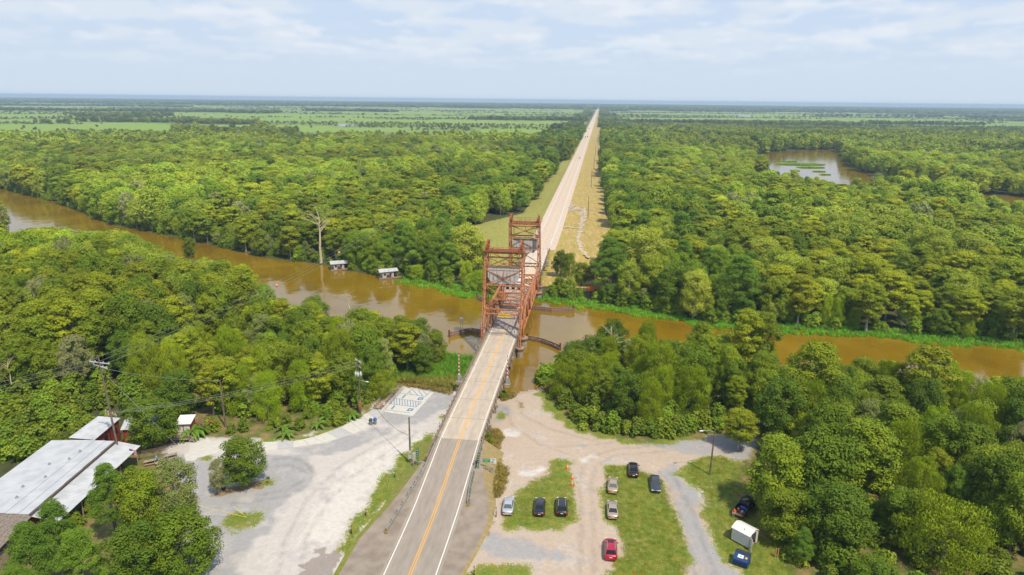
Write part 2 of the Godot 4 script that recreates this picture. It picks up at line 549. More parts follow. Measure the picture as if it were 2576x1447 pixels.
# ---------------------------------------------------------------- ground painting
const YX := -75.0
const YZ := -158.0
const YW := 1600
const YH := 1000
func fill(polys: Array, soft := 2) -> PackedByteArray:
	var w := YW / 2
	var h := YH / 2
	var im := Image.create(w, h, false, Image.FORMAT_L8)
	for pl in polys:
		var n: int = pl.size()
		var lo := 1e9
		var hi := -1e9
		for q in pl:
			lo = minf(lo, (q.y - YZ) * 5)
			hi = maxf(hi, (q.y - YZ) * 5)
		for y in range(maxi(0, int(lo)), mini(h - 1, int(hi) + 1) + 1):
			var xs := []
			for i in n:
				var a: Vector2 = (pl[i] - Vector2(YX, YZ)) * 5
				var b: Vector2 = (pl[(i + 1) % n] - Vector2(YX, YZ)) * 5
				if (a.y <= y) != (b.y <= y):
					xs.append(a.x + (y - a.y) / (b.y - a.y) * (b.x - a.x))
			xs.sort()
			for i in range(0, xs.size() - 1, 2):
				im.fill_rect(Rect2i(int(xs[i]), y, maxi(1, int(xs[i + 1]) - int(xs[i])), 1), Color.WHITE)
	im.resize(w / soft, h / soft, Image.INTERPOLATE_BILINEAR)
	im.resize(YW, YH, Image.INTERPOLATE_CUBIC)
	return im.get_data()

func track(pts: Array, w: float) -> Array:
	var l := []
	var r := []
	for i in pts.size():
		var d: Vector2 = (pts[mini(i + 1, pts.size() - 1)] - pts[maxi(i - 1, 0)]).normalized()
		l.append(pts[i] + Vector2(-d.y, d.x) * w)
		r.push_front(pts[i] - Vector2(-d.y, d.x) * w)
	return l + r

func nbytes(sd: int, freq: float, oct: int) -> PackedByteArray:
	var im := noise(sd, freq, oct).get_image(YW, YH)
	im.convert(Image.FORMAT_L8)
	return im.get_data()

func yard_texture() -> ImageTexture:
	var grass := fill([
		[Vector2(-14.6, -125.5), Vector2(-19.4, -117.1), Vector2(-21.7, -110.2), Vector2(-23.1, -103.1), Vector2(-23.7, -98.4), Vector2(-24.9, -92.5), Vector2(-26.0, -88.2), Vector2(-24.7, -81.4), Vector2(-24.5, -77.9), Vector2(-23.2, -77.9), Vector2(-24.4, -83.6), Vector2(-23.5, -88.6), Vector2(-21.6, -94.2), Vector2(-19.5, -100.8), Vector2(-17.8, -105.1), Vector2(-16.9, -110.3), Vector2(-14.3, -119.7)],
		[Vector2(-45.3, -92.9), Vector2(-43.6, -96.3), Vector2(-41.4, -97.2), Vector2(-38.5, -96.8), Vector2(-38.2, -95.1), Vector2(-38.9, -92.2), Vector2(-41.5, -91.0), Vector2(-44.2, -91.7)],
		[Vector2(-49.3, -122.1), Vector2(-42.7, -121.6), Vector2(-39.4, -122.9), Vector2(-34.9, -127.4), Vector2(-31.3, -132.9), Vector2(-30.2, -135.6), Vector2(-29.4, -133.7), Vector2(-31.1, -130.4), Vector2(-34.5, -125.6), Vector2(-38.9, -121.1), Vector2(-42.1, -119.5), Vector2(-47.9, -118.9)],
		[Vector2(11.2, -113.9), Vector2(12.2, -113.1), Vector2(11.0, -111.7), Vector2(10.6, -109.1), Vector2(11.1, -105.3), Vector2(11.1, -102.3), Vector2(11.2, -99.0), Vector2(10.6, -94.7), Vector2(8.0, -92.7), Vector2(5.0, -91.9), Vector2(3.6, -93.4), Vector2(-0.9, -92.5), Vector2(-1.3, -96.1), Vector2(-1.2, -99.3), Vector2(0.6, -101.6), Vector2(2.2, -103.3), Vector2(2.5, -105.1), Vector2(4.8, -107.7), Vector2(6.3, -109.0), Vector2(6.5, -111.9), Vector2(8.5, -113.7)],
		[Vector2(17.6, -111.5), Vector2(19.4, -112.2), Vector2(21.5, -111.9), Vector2(23.6, -111.0), Vector2(25.7, -109.4), Vector2(26.9, -105.9), Vector2(27.3, -103.3), Vector2(27.0, -98.7), Vector2(26.9, -95.3), Vector2(26.6, -90.6), Vector2(26.4, -85.4), Vector2(25.5, -80.7), Vector2(23.2, -70.5), Vector2(11.7, -73.7), Vector2(13.1, -82.0), Vector2(14.2, -83.2), Vector2(16.8, -86.2), Vector2(17.4, -90.0), Vector2(16.7, -93.1), Vector2(15.0, -94.8), Vector2(15.8, -102.4), Vector2(16.6, -107.9)],
		[Vector2(31.7, -112.0), Vector2(36.8, -115.7), Vector2(40.8, -115.2), Vector2(46.4, -113.3), Vector2(46.2, -105.8), Vector2(43.1, -97.5), Vector2(44.0, -93.8), Vector2(55.0, -94.0), Vector2(43.7, -70.8), Vector2(33.3, -70.7), Vector2(33.7, -82.3), Vector2(31.3, -84.9), Vector2(31.4, -89.4), Vector2(31.5, -93.5), Vector2(31.3, -96.9), Vector2(32.7, -101.3), Vector2(32.4, -105.5), Vector2(31.3, -108.2)],
		[Vector2(-6.7, -81.2), Vector2(-5.4, -83.1), Vector2(-0.5, -85.1), Vector2(3.5, -83.6), Vector2(2.9, -80.0), Vector2(-5.1, -77.8)],
		[Vector2(5.7, -144.2), Vector2(6.9, -138.4), Vector2(9.1, -131.3), Vector2(12.7, -125.4), Vector2(17.3, -122.5), Vector2(21.8, -120.8), Vector2(28.8, -120.3), Vector2(36.3, -121.9), Vector2(42.0, -125.1), Vector2(41.1, -131.0), Vector2(26.8, -136.4), Vector2(11.9, -149.2), Vector2(7.1, -144.9)],
		[Vector2(-57.6, -112.9), Vector2(-55.5, -113.8), Vector2(-54.4, -112.9), Vector2(-56.0, -112.1), Vector2(-57.6, -112.2)],
		[Vector2(-15.2, -130.5), Vector2(-13.9, -131.8), Vector2(-13.6, -130.6), Vector2(-14.6, -129.5)], [Vector2(-3.2, -133.7), Vector2(-1.9, -133.3), Vector2(-0.4, -130.9), Vector2(-1.8, -130.2), Vector2(-3.1, -130.8)],
		[Vector2(-43.3, -106.1), Vector2(-42.3, -106.4), Vector2(-41.4, -105.1), Vector2(-41.8, -103.4), Vector2(-43.1, -104.6)], [Vector2(27.3, -105.6), Vector2(31.5, -111.0), Vector2(32.1, -107.3), Vector2(32.1, -104.6), Vector2(31.1, -108.2)],
	], 10)
	var open_ground := fill([yard], 8)
	var grey := fill([
		[Vector2(-45.6, -114.2), Vector2(-41.8, -114.9), Vector2(-37.4, -113.8), Vector2(-34.7, -108.9), Vector2(-34.6, -104.3), Vector2(-37.0, -100.0), Vector2(-37.6, -96.4), Vector2(-36.6, -91.9), Vector2(-38.5, -89.1), Vector2(-37.7, -85.1), Vector2(-37.1, -79.5), Vector2(-50.9, -79.3), Vector2(-63.1, -102.3), Vector2(-66.3, -113.7), Vector2(-58.2, -115.1), Vector2(-51.1, -111.8)],
		[Vector2(-26.2, -146.1), Vector2(-16.3, -144.6), Vector2(-12.5, -141.3), Vector2(-13.2, -135.7), Vector2(-16.3, -131.8), Vector2(-19.1, -128.1), Vector2(-22.1, -126.7), Vector2(-25.9, -126.6), Vector2(-27.8, -130.1)],
		[Vector2(-41.2, -116.6), Vector2(-33.4, -121.1), Vector2(-28.2, -125.9), Vector2(-23.5, -126.0), Vector2(-24.9, -121.3), Vector2(-29.5, -117.5), Vector2(-35.7, -113.8)],
		[Vector2(26.9, -110.5), Vector2(30.4, -113.0), Vector2(31.3, -110.1), Vector2(31.4, -105.5), Vector2(32.7, -102.1), Vector2(31.6, -98.8), Vector2(30.7, -96.5), Vector2(31.2, -93.5), Vector2(31.3, -89.0), Vector2(31.9, -85.5), Vector2(33.3, -82.3), Vector2(35.0, -75.5), Vector2(24.2, -75.3), Vector2(26.4, -85.4), Vector2(26.6, -90.6), Vector2(26.9, -95.3), Vector2(27.0, -98.7), Vector2(27.3, -103.3), Vector2(27.0, -106.3)],
		[Vector2(25.1, -120.2), Vector2(33.3, -122.9), Vector2(38.9, -123.6), Vector2(43.6, -126.4), Vector2(50.4, -124.8), Vector2(46.8, -114.3), Vector2(42.9, -115.3), Vector2(38.2, -116.2), Vector2(33.6, -115.6), Vector2(30.8, -118.2)],
		[Vector2(-3.6, -91.6), Vector2(0.8, -91.0), Vector2(5.2, -88.3), Vector2(9.4, -85.8), Vector2(4.5, -85.0), Vector2(-1.0, -85.4), Vector2(-4.1, -86.6)],
		[Vector2(-2.9, -138.0), Vector2(0.3, -137.6), Vector2(-0.4, -131.7), Vector2(-2.8, -128.4), Vector2(-3.9, -128.4)],
	], 8)
	var white := fill([
		[Vector2(-30.7, -110.0), Vector2(-23.9, -119.5), Vector2(-18.9, -122.1), Vector2(-16.3, -126.1), Vector2(-19.3, -116.5), Vector2(-21.7, -110.2), Vector2(-23.9, -99.3), Vector2(-25.0, -92.9), Vector2(-26.3, -88.6), Vector2(-31.5, -88.5), Vector2(-32.3, -96.1), Vector2(-30.3, -102.0)],
		[Vector2(2.4, -109.2), Vector2(5.8, -111.3), Vector2(6.9, -110.6), Vector2(5.7, -109.0), Vector2(2.9, -107.6)], [Vector2(12.5, -113.4), Vector2(14.9, -115.6), Vector2(16.3, -115.6), Vector2(13.3, -112.4)], [Vector2(-1.7, -124.6), Vector2(0.1, -126.1), Vector2(2.5, -123.2), Vector2(0.1, -121.7)],
		[Vector2(33.4, -95.1), Vector2(35.1, -96.3), Vector2(35.6, -95.1), Vector2(34.1, -94.5)], [Vector2(32.5, -106.0), Vector2(34.8, -102.1), Vector2(34.5, -100.5), Vector2(33.0, -101.7)], [Vector2(23.0, -107.7), Vector2(24.8, -108.2), Vector2(24.6, -106.5), Vector2(23.1, -106.2)],
	], 8)
	var brown := fill([
		[Vector2(-5.3, -124.5), Vector2(-2.7, -125.3), Vector2(-1.6, -122.4), Vector2(-2.8, -114.9), Vector2(-0.8, -110.0), Vector2(-0.6, -106.5), Vector2(-2.1, -101.1), Vector2(-3.9, -100.8), Vector2(-4.8, -105.3), Vector2(-4.7, -109.3), Vector2(-5.7, -114.8)],
		[Vector2(-49.9, -100.6), Vector2(-48.9, -103.0), Vector2(-45.5, -104.6), Vector2(-42.7, -105.9), Vector2(-41.5, -105.6), Vector2(-42.3, -103.2), Vector2(-45.9, -102.1), Vector2(-49.0, -100.2)],
		[Vector2(-2.0, -95.7), Vector2(-3.3, -92.5), Vector2(-4.0, -89.9), Vector2(-3.9, -83.5), Vector2(-3.4, -89.9)], [Vector2(3.1, -99.6), Vector2(3.5, -96.9), Vector2(2.7, -94.6), Vector2(2.4, -97.7)], [Vector2(18.7, -109.5), Vector2(20.5, -109.9), Vector2(19.9, -107.3), Vector2(18.4, -107.6)], [Vector2(20.2, -93.4), Vector2(21.6, -93.7), Vector2(21.1, -92.2), Vector2(20.1, -92.4)],
		[Vector2(34.5, -102.1), Vector2(36.2, -101.3), Vector2(34.9, -99.3)], [Vector2(38.1, -103.0), Vector2(41.0, -104.8), Vector2(39.9, -101.4), Vector2(38.3, -100.5)], [Vector2(42.0, -90.9), Vector2(43.3, -88.9), Vector2(45.0, -86.0), Vector2(42.3, -87.3)], [Vector2(61.7, -103.0), Vector2(64.7, -101.2), Vector2(62.5, -97.9), Vector2(60.2, -99.3)], [Vector2(30.8, -97.6), Vector2(32.8, -96.9), Vector2(32.1, -95.0), Vector2(30.7, -95.7)],
		[Vector2(1.9, -139.0), Vector2(3.2, -139.0), Vector2(3.1, -135.1), Vector2(2.0, -135.5)],
	], 4)
	var dark := fill([
		[Vector2(-29.2, -87.2), Vector2(-26.8, -87.6), Vector2(-27.1, -86.0), Vector2(-28.7, -86.3)], [Vector2(-30.3, -83.9), Vector2(-28.8, -84.2), Vector2(-28.7, -82.9), Vector2(-29.9, -83.2)],
		[Vector2(-28.7, -85.3), Vector2(-25.0, -86.9), Vector2(-24.4, -83.6), Vector2(-24.6, -81.0), Vector2(-24.5, -77.9), Vector2(-29.1, -77.8), Vector2(-29.1, -81.3)],
	], 4)
	var ruts := fill([
		track([Vector2(-47.4, -109.7), Vector2(-44.6, -112.2), Vector2(-41.4, -113.7), Vector2(-37.5, -112.1), Vector2(-34.8, -108.4), Vector2(-34.6, -104.3), Vector2(-36.8, -100.9), Vector2(-40.5, -99.7), Vector2(-45.7, -98.4)], 0.5), track([Vector2(-44.1, -109.8), Vector2(-40.6, -111.2), Vector2(-37.7, -109.9), Vector2(-36.0, -107.6), Vector2(-36.3, -105.3), Vector2(-37.9, -102.8), Vector2(-41.6, -101.3)], 0.45),
		track([Vector2(-32.3, -81.3), Vector2(-33.8, -90.0), Vector2(-33.5, -100.5), Vector2(-30.8, -110.6), Vector2(-25.4, -119.4), Vector2(-20.8, -124.7)], 0.35), track([Vector2(-29.3, -81.3), Vector2(-30.7, -90.0), Vector2(-30.1, -99.2), Vector2(-27.4, -108.0), Vector2(-22.6, -117.0), Vector2(-18.5, -124.1)], 0.35),
		track([Vector2(10.1, -82.0), Vector2(11.5, -94.2), Vector2(12.1, -105.3), Vector2(13.2, -111.1), Vector2(15.7, -115.3), Vector2(20.7, -118.3), Vector2(30.1, -119.6)], 0.4), track([Vector2(12.1, -82.0), Vector2(13.4, -94.3), Vector2(14.2, -105.4), Vector2(15.9, -111.8), Vector2(19.4, -115.7), Vector2(29.6, -117.4)], 0.4),
		track([Vector2(7.9, -118.7), Vector2(13.4, -119.2), Vector2(19.1, -120.5), Vector2(25.0, -122.2)], 0.4), track([Vector2(1.2, -141.2), Vector2(2.6, -132.5), Vector2(7.8, -126.3), Vector2(17.5, -120.7)], 0.4), track([Vector2(-1.1, -136.6), Vector2(0.4, -127.7), Vector2(5.8, -119.8), Vector2(12.1, -115.2)], 0.4),
		track([Vector2(26.4, -82.2), Vector2(27.1, -90.0), Vector2(27.8, -99.1), Vector2(27.7, -106.3), Vector2(26.9, -110.5)], 0.35), track([Vector2(29.1, -82.3), Vector2(29.6, -89.0), Vector2(29.8, -97.2), Vector2(29.6, -104.2), Vector2(29.0, -110.0)], 0.35)], 3)
	var n1 := nbytes(1, 0.012, 5)
	var n2 := nbytes(2, 0.09, 3)
	var n3 := nbytes(3, 0.32, 2)
	var n4 := nbytes(4, 0.035, 4)
	var out := PackedByteArray()
	out.resize(YW * YH * 3)
	var cl := func(r, g, b): return Vector3(r, g, b)
	var c_lime_l := Vector3(0.525, 0.50, 0.485)
	var c_lime_r := Vector3(0.47, 0.385, 0.315)
	var c_grey := Vector3(0.325, 0.33, 0.35)
	var c_white := Vector3(0.60, 0.57, 0.545)
	var c_grass := Vector3(0.125, 0.185, 0.012)
	var c_grass2 := Vector3(0.205, 0.215, 0.025)
	var c_floor := Vector3(0.11, 0.14, 0.02)
	var c_brown := Vector3(0.27, 0.185, 0.085)
	var c_dark := Vector3(0.27, 0.235, 0.215)
	var lut := PackedByteArray()
	for i in 1025:
		lut.append(int(Color(i / 1024.0, 0, 0).linear_to_srgb().r * 255))
	var i := 0
	for y in YH:
		var z := YZ + y * 0.1
		for x in YW:
			var xw := YX + x * 0.1
			var a := n1[i] / 255.0 - 0.5
			var b := n2[i] / 255.0 - 0.5
			var e := n3[i] / 255.0 - 0.5
			var f := n4[i] / 255.0 - 0.5
			var side := clampf((xw + 23.85 + 0.1233 * z) * 0.2 + 0.5, 0, 1)
			var c := c_lime_l.lerp(c_lime_r, side)
			c = c.lerp(c_white, clampf(white[i] / 255.0 * 1.2 + a * 0.9 + b * 0.5 - 0.12, 0, 1))
			c = c.lerp(c_grey, clampf(grey[i] / 255.0 * 1.15 + a * 1.3 + f * 0.9 - 0.12, 0, 1) * 0.92)
			c = c.lerp(c_brown, clampf((brown[i] / 255.0 + a * 0.6 + b * 0.9 - 0.42) * 4.0, 0, 0.9))
			c = c.lerp(c_dark, clampf((dark[i] / 255.0 + f * 0.9 + b * 0.6 - 0.45) * 3.0, 0, 0.85))
			c *= 1.0 - clampf(ruts[i] / 255.0 * (0.6 + b * 2.0 + f), 0, 1) * 0.2
			var g := grass[i] / 255.0
			if g > 0.02:
				var gg := clampf((g * 2.2 + a * 1.1 + b * 1.8 + e * 2.4 - 1.05) * 3.0, 0, 1)
				c = c.lerp(c_grass.lerp(c_grass2, clampf(0.4 + f * 2.2 + b, 0, 1)) * (1 + e * 0.7), gg)
			c = c.lerp(c_floor.lerp(c_brown, clampf(0.3 + f * 2.0, 0, 1)), clampf(1.25 - open_ground[i] / 255.0 * 1.5 + b * 0.8, 0, 1))
			c *= 1.0 + e * 0.22 + b * 0.16 + a * 0.1
			c *= 0.8
			out[i * 3] = lut[clampi(int(c.x * 1024), 0, 1024)]
			out[i * 3 + 1] = lut[clampi(int(c.y * 1024), 0, 1024)]
			out[i * 3 + 2] = lut[clampi(int(c.z * 1024), 0, 1024)]
			i += 1
	return ImageTexture.create_from_image(Image.create_from_data(YW, YH, false, Image.FORMAT_RGB8, out))

func sky_texture() -> ImageTexture:
	var w := 2048
	var h := 1024
	var im := Image.create(w, h, false, Image.FORMAT_RGBF)
	var n1 := noise(5, 0.75, 5)
	var n2 := noise(6, 2.3, 4)
	for y in h:
		var el := (0.5 - (y + 0.5) / h) * PI
		var s := maxf(0.0, sin(el))
		var clear := Color(0.62, 0.725, 0.84).lerp(Color(0.585, 0.71, 0.885), smoothstep(0.005, 0.12, s)).lerp(Color(0.24, 0.40, 0.72), smoothstep(0.16, 0.95, s))
		if el < 0:
			im.fill_rect(Rect2i(0, y, w, 1), clear)
			continue
		var fade := smoothstep(0.022, 0.085, s)
		for x in w:
			var az := ((x + 0.5) / w - 0.5) * TAU
			var c := cos(el)
			var d := Vector3(sin(az) * c, s, -cos(az) * c)
			var k := 1.0 / (s + 0.10)
			var p := Vector2(d.x, d.z) * k
			var a := n1.get_noise_2d(p.x * 1.25, p.y * 1.25 + 9) + 0.4 * n2.get_noise_2d(p.x * 1.25, p.y * 1.25)
			var q := smoothstep(-0.22, 0.30, a) * fade
			var col := clear.lerp(Color(0.73, 0.795, 0.885), q * 0.8)
			var b := smoothstep(0.10, 0.42, n1.get_noise_2d(p.x * 1.5 + 40, p.y * 1.5) + 0.55 * n2.get_noise_2d(p.x * 1.6 + 3, p.y * 1.6)) * fade
			col = col.lerp(Color(0.86, 0.89, 0.94), b * 0.5)
			im.set_pixel(x, y, col)
	return ImageTexture.create_from_image(im)

func axis(lo: float, a: float, b: float, hi: float, step: float, k: float) -> PackedFloat32Array:
	var left := []
	var x := a
	var s := step
	while x > lo:
		s *= k
		x -= s
		left.append(x)
	left.reverse()
	var r := PackedFloat32Array(left)
	x = a
	while x < b:
		r.append(x)
		x += step
	s = step
	while x < hi:
		r.append(x)
		s *= k
		x += s
	r.append(x)
	return r

func grid(xs: PackedFloat32Array, zs: PackedFloat32Array, up: float, tint, keep = null) -> ArrayMesh:
	var nx := xs.size()
	var nz := zs.size()
	var v := PackedVector3Array()
	var c := PackedColorArray()
	var uv := PackedVector2Array()
	for z in zs:
		for x in xs:
			var p := Vector2(x, z)
			v.append(Vector3(x, ground_h(p) + up, z))
			uv.append(Vector2((x - YX) / 160.0, (z - YZ) / 100.0))
			if tint != null:
				c.append(tint.call(p))
	var idx := PackedInt32Array()
	var nn := PackedVector3Array()
	nn.resize(v.size())
	nn.fill(Vector3.UP)
	for j in nz - 1:
		for i in nx - 1:
			var a := j * nx + i
			if keep != null and not keep.call(v[a], v[a + nx + 1]):
				continue
			idx.append_array(PackedInt32Array([a, a + 1, a + nx, a + 1, a + nx + 1, a + nx]))
	for j in range(1, nz - 1):
		for i in range(1, nx - 1):
			var a := j * nx + i
			nn[a] = (v[a + nx] - v[a - nx]).cross(v[a + 1] - v[a - 1]).normalized()
	var arr := []
	arr.resize(Mesh.ARRAY_MAX)
	arr[Mesh.ARRAY_VERTEX] = v
	arr[Mesh.ARRAY_NORMAL] = nn
	arr[Mesh.ARRAY_TEX_UV] = uv
	if tint != null:
		arr[Mesh.ARRAY_COLOR] = c
	arr[Mesh.ARRAY_INDEX] = idx
	var am := ArrayMesh.new()
	am.add_surface_from_arrays(Mesh.PRIMITIVE_TRIANGLES, arr)
	return am

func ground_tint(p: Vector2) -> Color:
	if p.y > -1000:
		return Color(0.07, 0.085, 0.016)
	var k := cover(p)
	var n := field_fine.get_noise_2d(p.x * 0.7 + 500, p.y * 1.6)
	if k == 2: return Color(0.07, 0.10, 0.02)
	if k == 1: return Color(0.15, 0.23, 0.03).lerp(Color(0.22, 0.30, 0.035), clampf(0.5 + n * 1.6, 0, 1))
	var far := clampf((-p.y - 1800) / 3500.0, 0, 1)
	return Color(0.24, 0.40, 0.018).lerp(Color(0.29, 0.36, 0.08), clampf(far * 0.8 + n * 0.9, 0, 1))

func asphalt_mat(sd: int, base: Color, lo: float, hi: float, width: float) -> StandardMaterial3D:
	# u runs across the lanes, v along them: worn wheel tracks, an oily strip in each lane, fine cracks
	var w := 128
	var h := 512
	var nl := noise(sd, 0.035, 4)
	var ng := noise(sd + 1, 0.4, 2)
	var nc := noise(sd + 2, 0.03, 2)
	nc.noise_type = FastNoiseLite.TYPE_CELLULAR
	nc.cellular_return_type = FastNoiseLite.RETURN_DISTANCE2_SUB
	var im := Image.create(w, h, false, Image.FORMAT_RGB8)
	for y in h:
		for x in w:
			var l := lerpf(-width, width, (x + 0.5) / w)
			var k := 1.0
			for t in [-2.65, -0.95, 0.95, 2.65]:
				k -= lo * exp(-pow((l - t) / 0.38, 2))
			for t in [-1.8, 1.8]:
				k -= hi * exp(-pow((l - t) / 0.42, 2))
			k += nl.get_noise_2d(x * 2.0, y * 0.45) * 0.16 + ng.get_noise_2d(x, y) * 0.09
			if nc.get_noise_2d(x * 1.2, y * 0.7) < -0.985:
				k *= 0.62
			k *= 0.8
			im.set_pixel(x, y, Color(base.r * k, base.g * k, base.b * k).linear_to_srgb())
	var m := StandardMaterial3D.new()
	m.albedo_texture = ImageTexture.create_from_image(im)
	m.uv1_scale = Vector3(0.5 / width, 1.0 / 36.0, 1)
	m.uv1_offset = Vector3(0.5, 0, 0)
	m.roughness = 0.85
	return m

func marking(called: String, s0: float, s1: float, l: float, w: float, m: Material, up := 0.012, step := 3.0):
	struct(called, ribbon(s0, s1, l - w / 2, l + w / 2, up, step).mesh(), m)

func shoulder_l(s: float) -> float:
	var t := [[40, -9.8], [85, -9.8], [89, -9.7], [96, -8.0], [107, -5.9], [112, -5.0], [118, -4.7]]
	for i in t.size() - 1:
		if s <= t[i + 1][0]:
			return lerpf(t[i][1], t[i + 1][1], clampf((s - t[i][0]) / (t[i + 1][0] - t[i][0]), 0, 1))
	return -4.7
func shoulder_r(s: float) -> float:
	var t := [[40, 6.8], [83, 7.0], [89, 8.1], [95, 8.8], [98, 8.6], [101, 8.1], [104, 7.0], [108, 6.0], [113, 5.0], [118, 4.7]]
	for i in t.size() - 1:
		if s <= t[i + 1][0]:
			return lerpf(t[i][1], t[i + 1][1], clampf((s - t[i][0]) / (t[i + 1][0] - t[i][0]), 0, 1))
	return 4.7

var sun_dir := Vector3(0.55, 1.62, 0.80)
var rng0 := RandomNumberGenerator.new()

func _ready():
	# camera
	cam = Camera3D.new()
	cam.name = "camera"
	cam.fov = 45.7
	cam.near = 1.0
	cam.far = 40000.0
	cam.transform = Transform3D(Basis(Vector3(0.999941, 0.010432, -0.002874), Vector3(-0.010821, 0.964030, -0.265572), Vector3(0, 0.265587, 0.964087)), Vector3(0, 64.5, 0))
	add_child(cam)
	# sky, haze and exposure
	var env := Environment.new()
	env.tonemap_mode = Environment.TONE_MAPPER_LINEAR
	env.tonemap_exposure = 1.22
	env.background_mode = Environment.BG_SKY
	var psm := PanoramaSkyMaterial.new()
	psm.panorama = sky_texture()
	var sk := Sky.new()
	sk.sky_material = psm
	env.sky = sk
	env.background_energy_multiplier = 0.84
	env.sdfgi_enabled = true
	env.ssao_enabled = true
	env.ssil_enabled = true
	env.fog_enabled = true
	env.fog_density = 0.00012
	env.fog_light_color = Color(0.76, 0.88, 1.0)
	var we := WorldEnvironment.new()
	we.name = "world_environment"
	we.environment = env
	add_child(we)
	# sun
	var sun := DirectionalLight3D.new()
	sun.name = "sun"
	sun.light_energy = 1.4
	sun.light_color = Color(1.0, 0.94, 0.83)
	sun.light_angular_distance = 1.5
	sun.shadow_enabled = true
	sun.transform = Transform3D(Basis.looking_at(-sun_dir.normalized(), Vector3(0, 0, 1)), Vector3(0, 100, 0))
	add_child(sun)
	rng0.seed = 7
	setting()
	bridge()
	furniture()
	buildings()
	vehicles()
	plants()

func setting():
	make_protos()
	for poly in [[river, -1], [lake, -1]]:
		if Geometry2D.is_polygon_clockwise(poly[0]):
			poly[0].reverse()
	var k := 0
	for d in [-5.0, -2.0, 0.5, 2.0, 4.0]:
		banks.append([grow(river, d), grow(lake, d), [-2.9, -2.3, -1.7, -1.15, -0.8][k]])
		k += 1
	# one sheet of ground to the horizon
	var soil := ntex(41, 0.02, 4, [Color(0.55, 0.55, 0.5), Color(0.85, 0.85, 0.8), Color(1, 1, 1)], 256, 14)
	var gm := tmat(soil, Vector3(23, 23, 23), 0.95)
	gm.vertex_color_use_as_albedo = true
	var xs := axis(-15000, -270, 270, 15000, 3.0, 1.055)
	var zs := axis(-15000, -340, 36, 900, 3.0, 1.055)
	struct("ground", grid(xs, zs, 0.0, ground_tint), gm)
	# the car parks: crushed limestone, grey gravel and grass
	var ym := StandardMaterial3D.new()
	ym.albedo_texture = yard_texture()
	ym.roughness = 0.95
	var yx := axis(-75, -75, 84, 84, 1.0, 1.0)
	var yz := axis(-157, -157, -59, -59, 1.0, 1.0)
	struct("gravel_lot", grid(yx, yz, 0.05, null, func(a, b): return ground_h(Vector2(a.x, a.z)) > -1.5), ym)
	# water
	var wm := StandardMaterial3D.new()
	wm.albedo_texture = ntex(51, 0.012, 3, [Color(0.18, 0.112, 0.004), Color(0.222, 0.138, 0.005), Color(0.232, 0.146, 0.006), Color(0.275, 0.178, 0.013)], 256)
	wm.uv1_triplanar = true
	wm.uv1_world_triplanar = true
	wm.uv1_scale = Vector3(1 / 90.0, 1 / 90.0, 1 / 90.0)
	wm.roughness = 0.09
	wm.metallic_specular = 0.6
	var wn := noise(52, 0.03, 4).get_seamless_image(256, 256)
	wn.bump_map_to_normal_map(1.2)
	wm.normal_enabled = true
	wm.normal_texture = ImageTexture.create_from_image(wn)
	wm.normal_scale = 0.16
	var wb := MB.new()
	wb.quad(Vector3(-1500, -1.3, 0), Vector3(1500, -1.3, 0), Vector3(1500, -1.3, -5200), Vector3(-1500, -1.3, -5200))
	struct("river_water", wb.mesh(), wm)
	# the approach road, its banked shoulders, the road beyond
	var am := asphalt_mat(61, Color(0.335, 0.295, 0.258), 0.05, 0.10, 4.2)
	struct("road", ribbon(-60, 117, -4.15, 4.15, 0, 3.0).mesh(), am)
	var cm := tmat(ntex(62, 0.018, 5, [Color(0.235, 0.195, 0.16), Color(0.285, 0.24, 0.20), Color(0.325, 0.28, 0.235)], 256, 9), Vector3(16, 16, 16), 0.9)
	var bank_mat := tmat(ntex(63, 0.03, 5, [Color(0.32, 0.25, 0.10), Color(0.21, 0.23, 0.03), Color(0.15, 0.21, 0.02)], 256, 16), Vector3(9, 9, 9), 0.95)
	for side in [-1, 1]:
		var sh := MB.new()
		var eb := MB.new()
		var n := 60
		for i in n:
			var s0 := lerpf(20, 118, float(i) / n)
			var s1 := lerpf(20, 118, (i + 1.0) / n)
			var q := []
			for s in [s0, s1]:
				var o := shoulder_l(s) if side < 0 else shoulder_r(s)
				var hh := road_h(s)
				q.append([RP(s, 4.15 * side, hh - 0.006), RP(s, o, maxf(0.10, hh * 0.86)), RP(s, o + side * ((1.0 if side < 0 else 0.35) + hh * 1.25), -0.1)])
			if side > 0:
				sh.quad(q[0][0], q[0][1], q[1][1], q[1][0]); eb.quad(q[0][1], q[0][2], q[1][2], q[1][1])
			else:
				sh.quad(q[0][1], q[0][0], q[1][0], q[1][1]); eb.quad(q[0][2], q[0][1], q[1][1], q[1][2])
		struct("shoulder_pavement", sh.mesh(), cm)
		struct("embankment", eb.mesh(), bank_mat if side < 0 else tmat(ntex(70, 0.03, 5, [Color(0.36, 0.28, 0.16), Color(0.30, 0.23, 0.10), Color(0.22, 0.22, 0.05)], 256, 16), Vector3(9, 9, 9), 0.95))
	var hm := asphalt_mat(64, Color(0.60, 0.50, 0.415), 0.03, 0.05, 6.6)
	var far := MB.new()
	var cuts := [290.0, 300.0, 310.0, 320.0, 330.0, 345.0, 400.0, 600.0, 1000.0, 1800.0, 3200.0, 5600.0]
	for i in cuts.size() - 1:
		var a: float = cuts[i]
		var e: float = cuts[i + 1]
		for st in 4:
			var a1 := lerpf(a, e, st / 4.0)
			var e1 := lerpf(a, e, (st + 1) / 4.0)
			far.quad_uv(RP(a1, -6.0, road_h(a1)), RP(a1, 6.8, road_h(a1)), RP(e1, 6.8, road_h(e1)), RP(e1, -6.0, road_h(e1)), Vector2(-6, a1), Vector2(6.8, a1), Vector2(6.8, e1), Vector2(-6, e1))
	struct("highway", far.mesh(), hm)
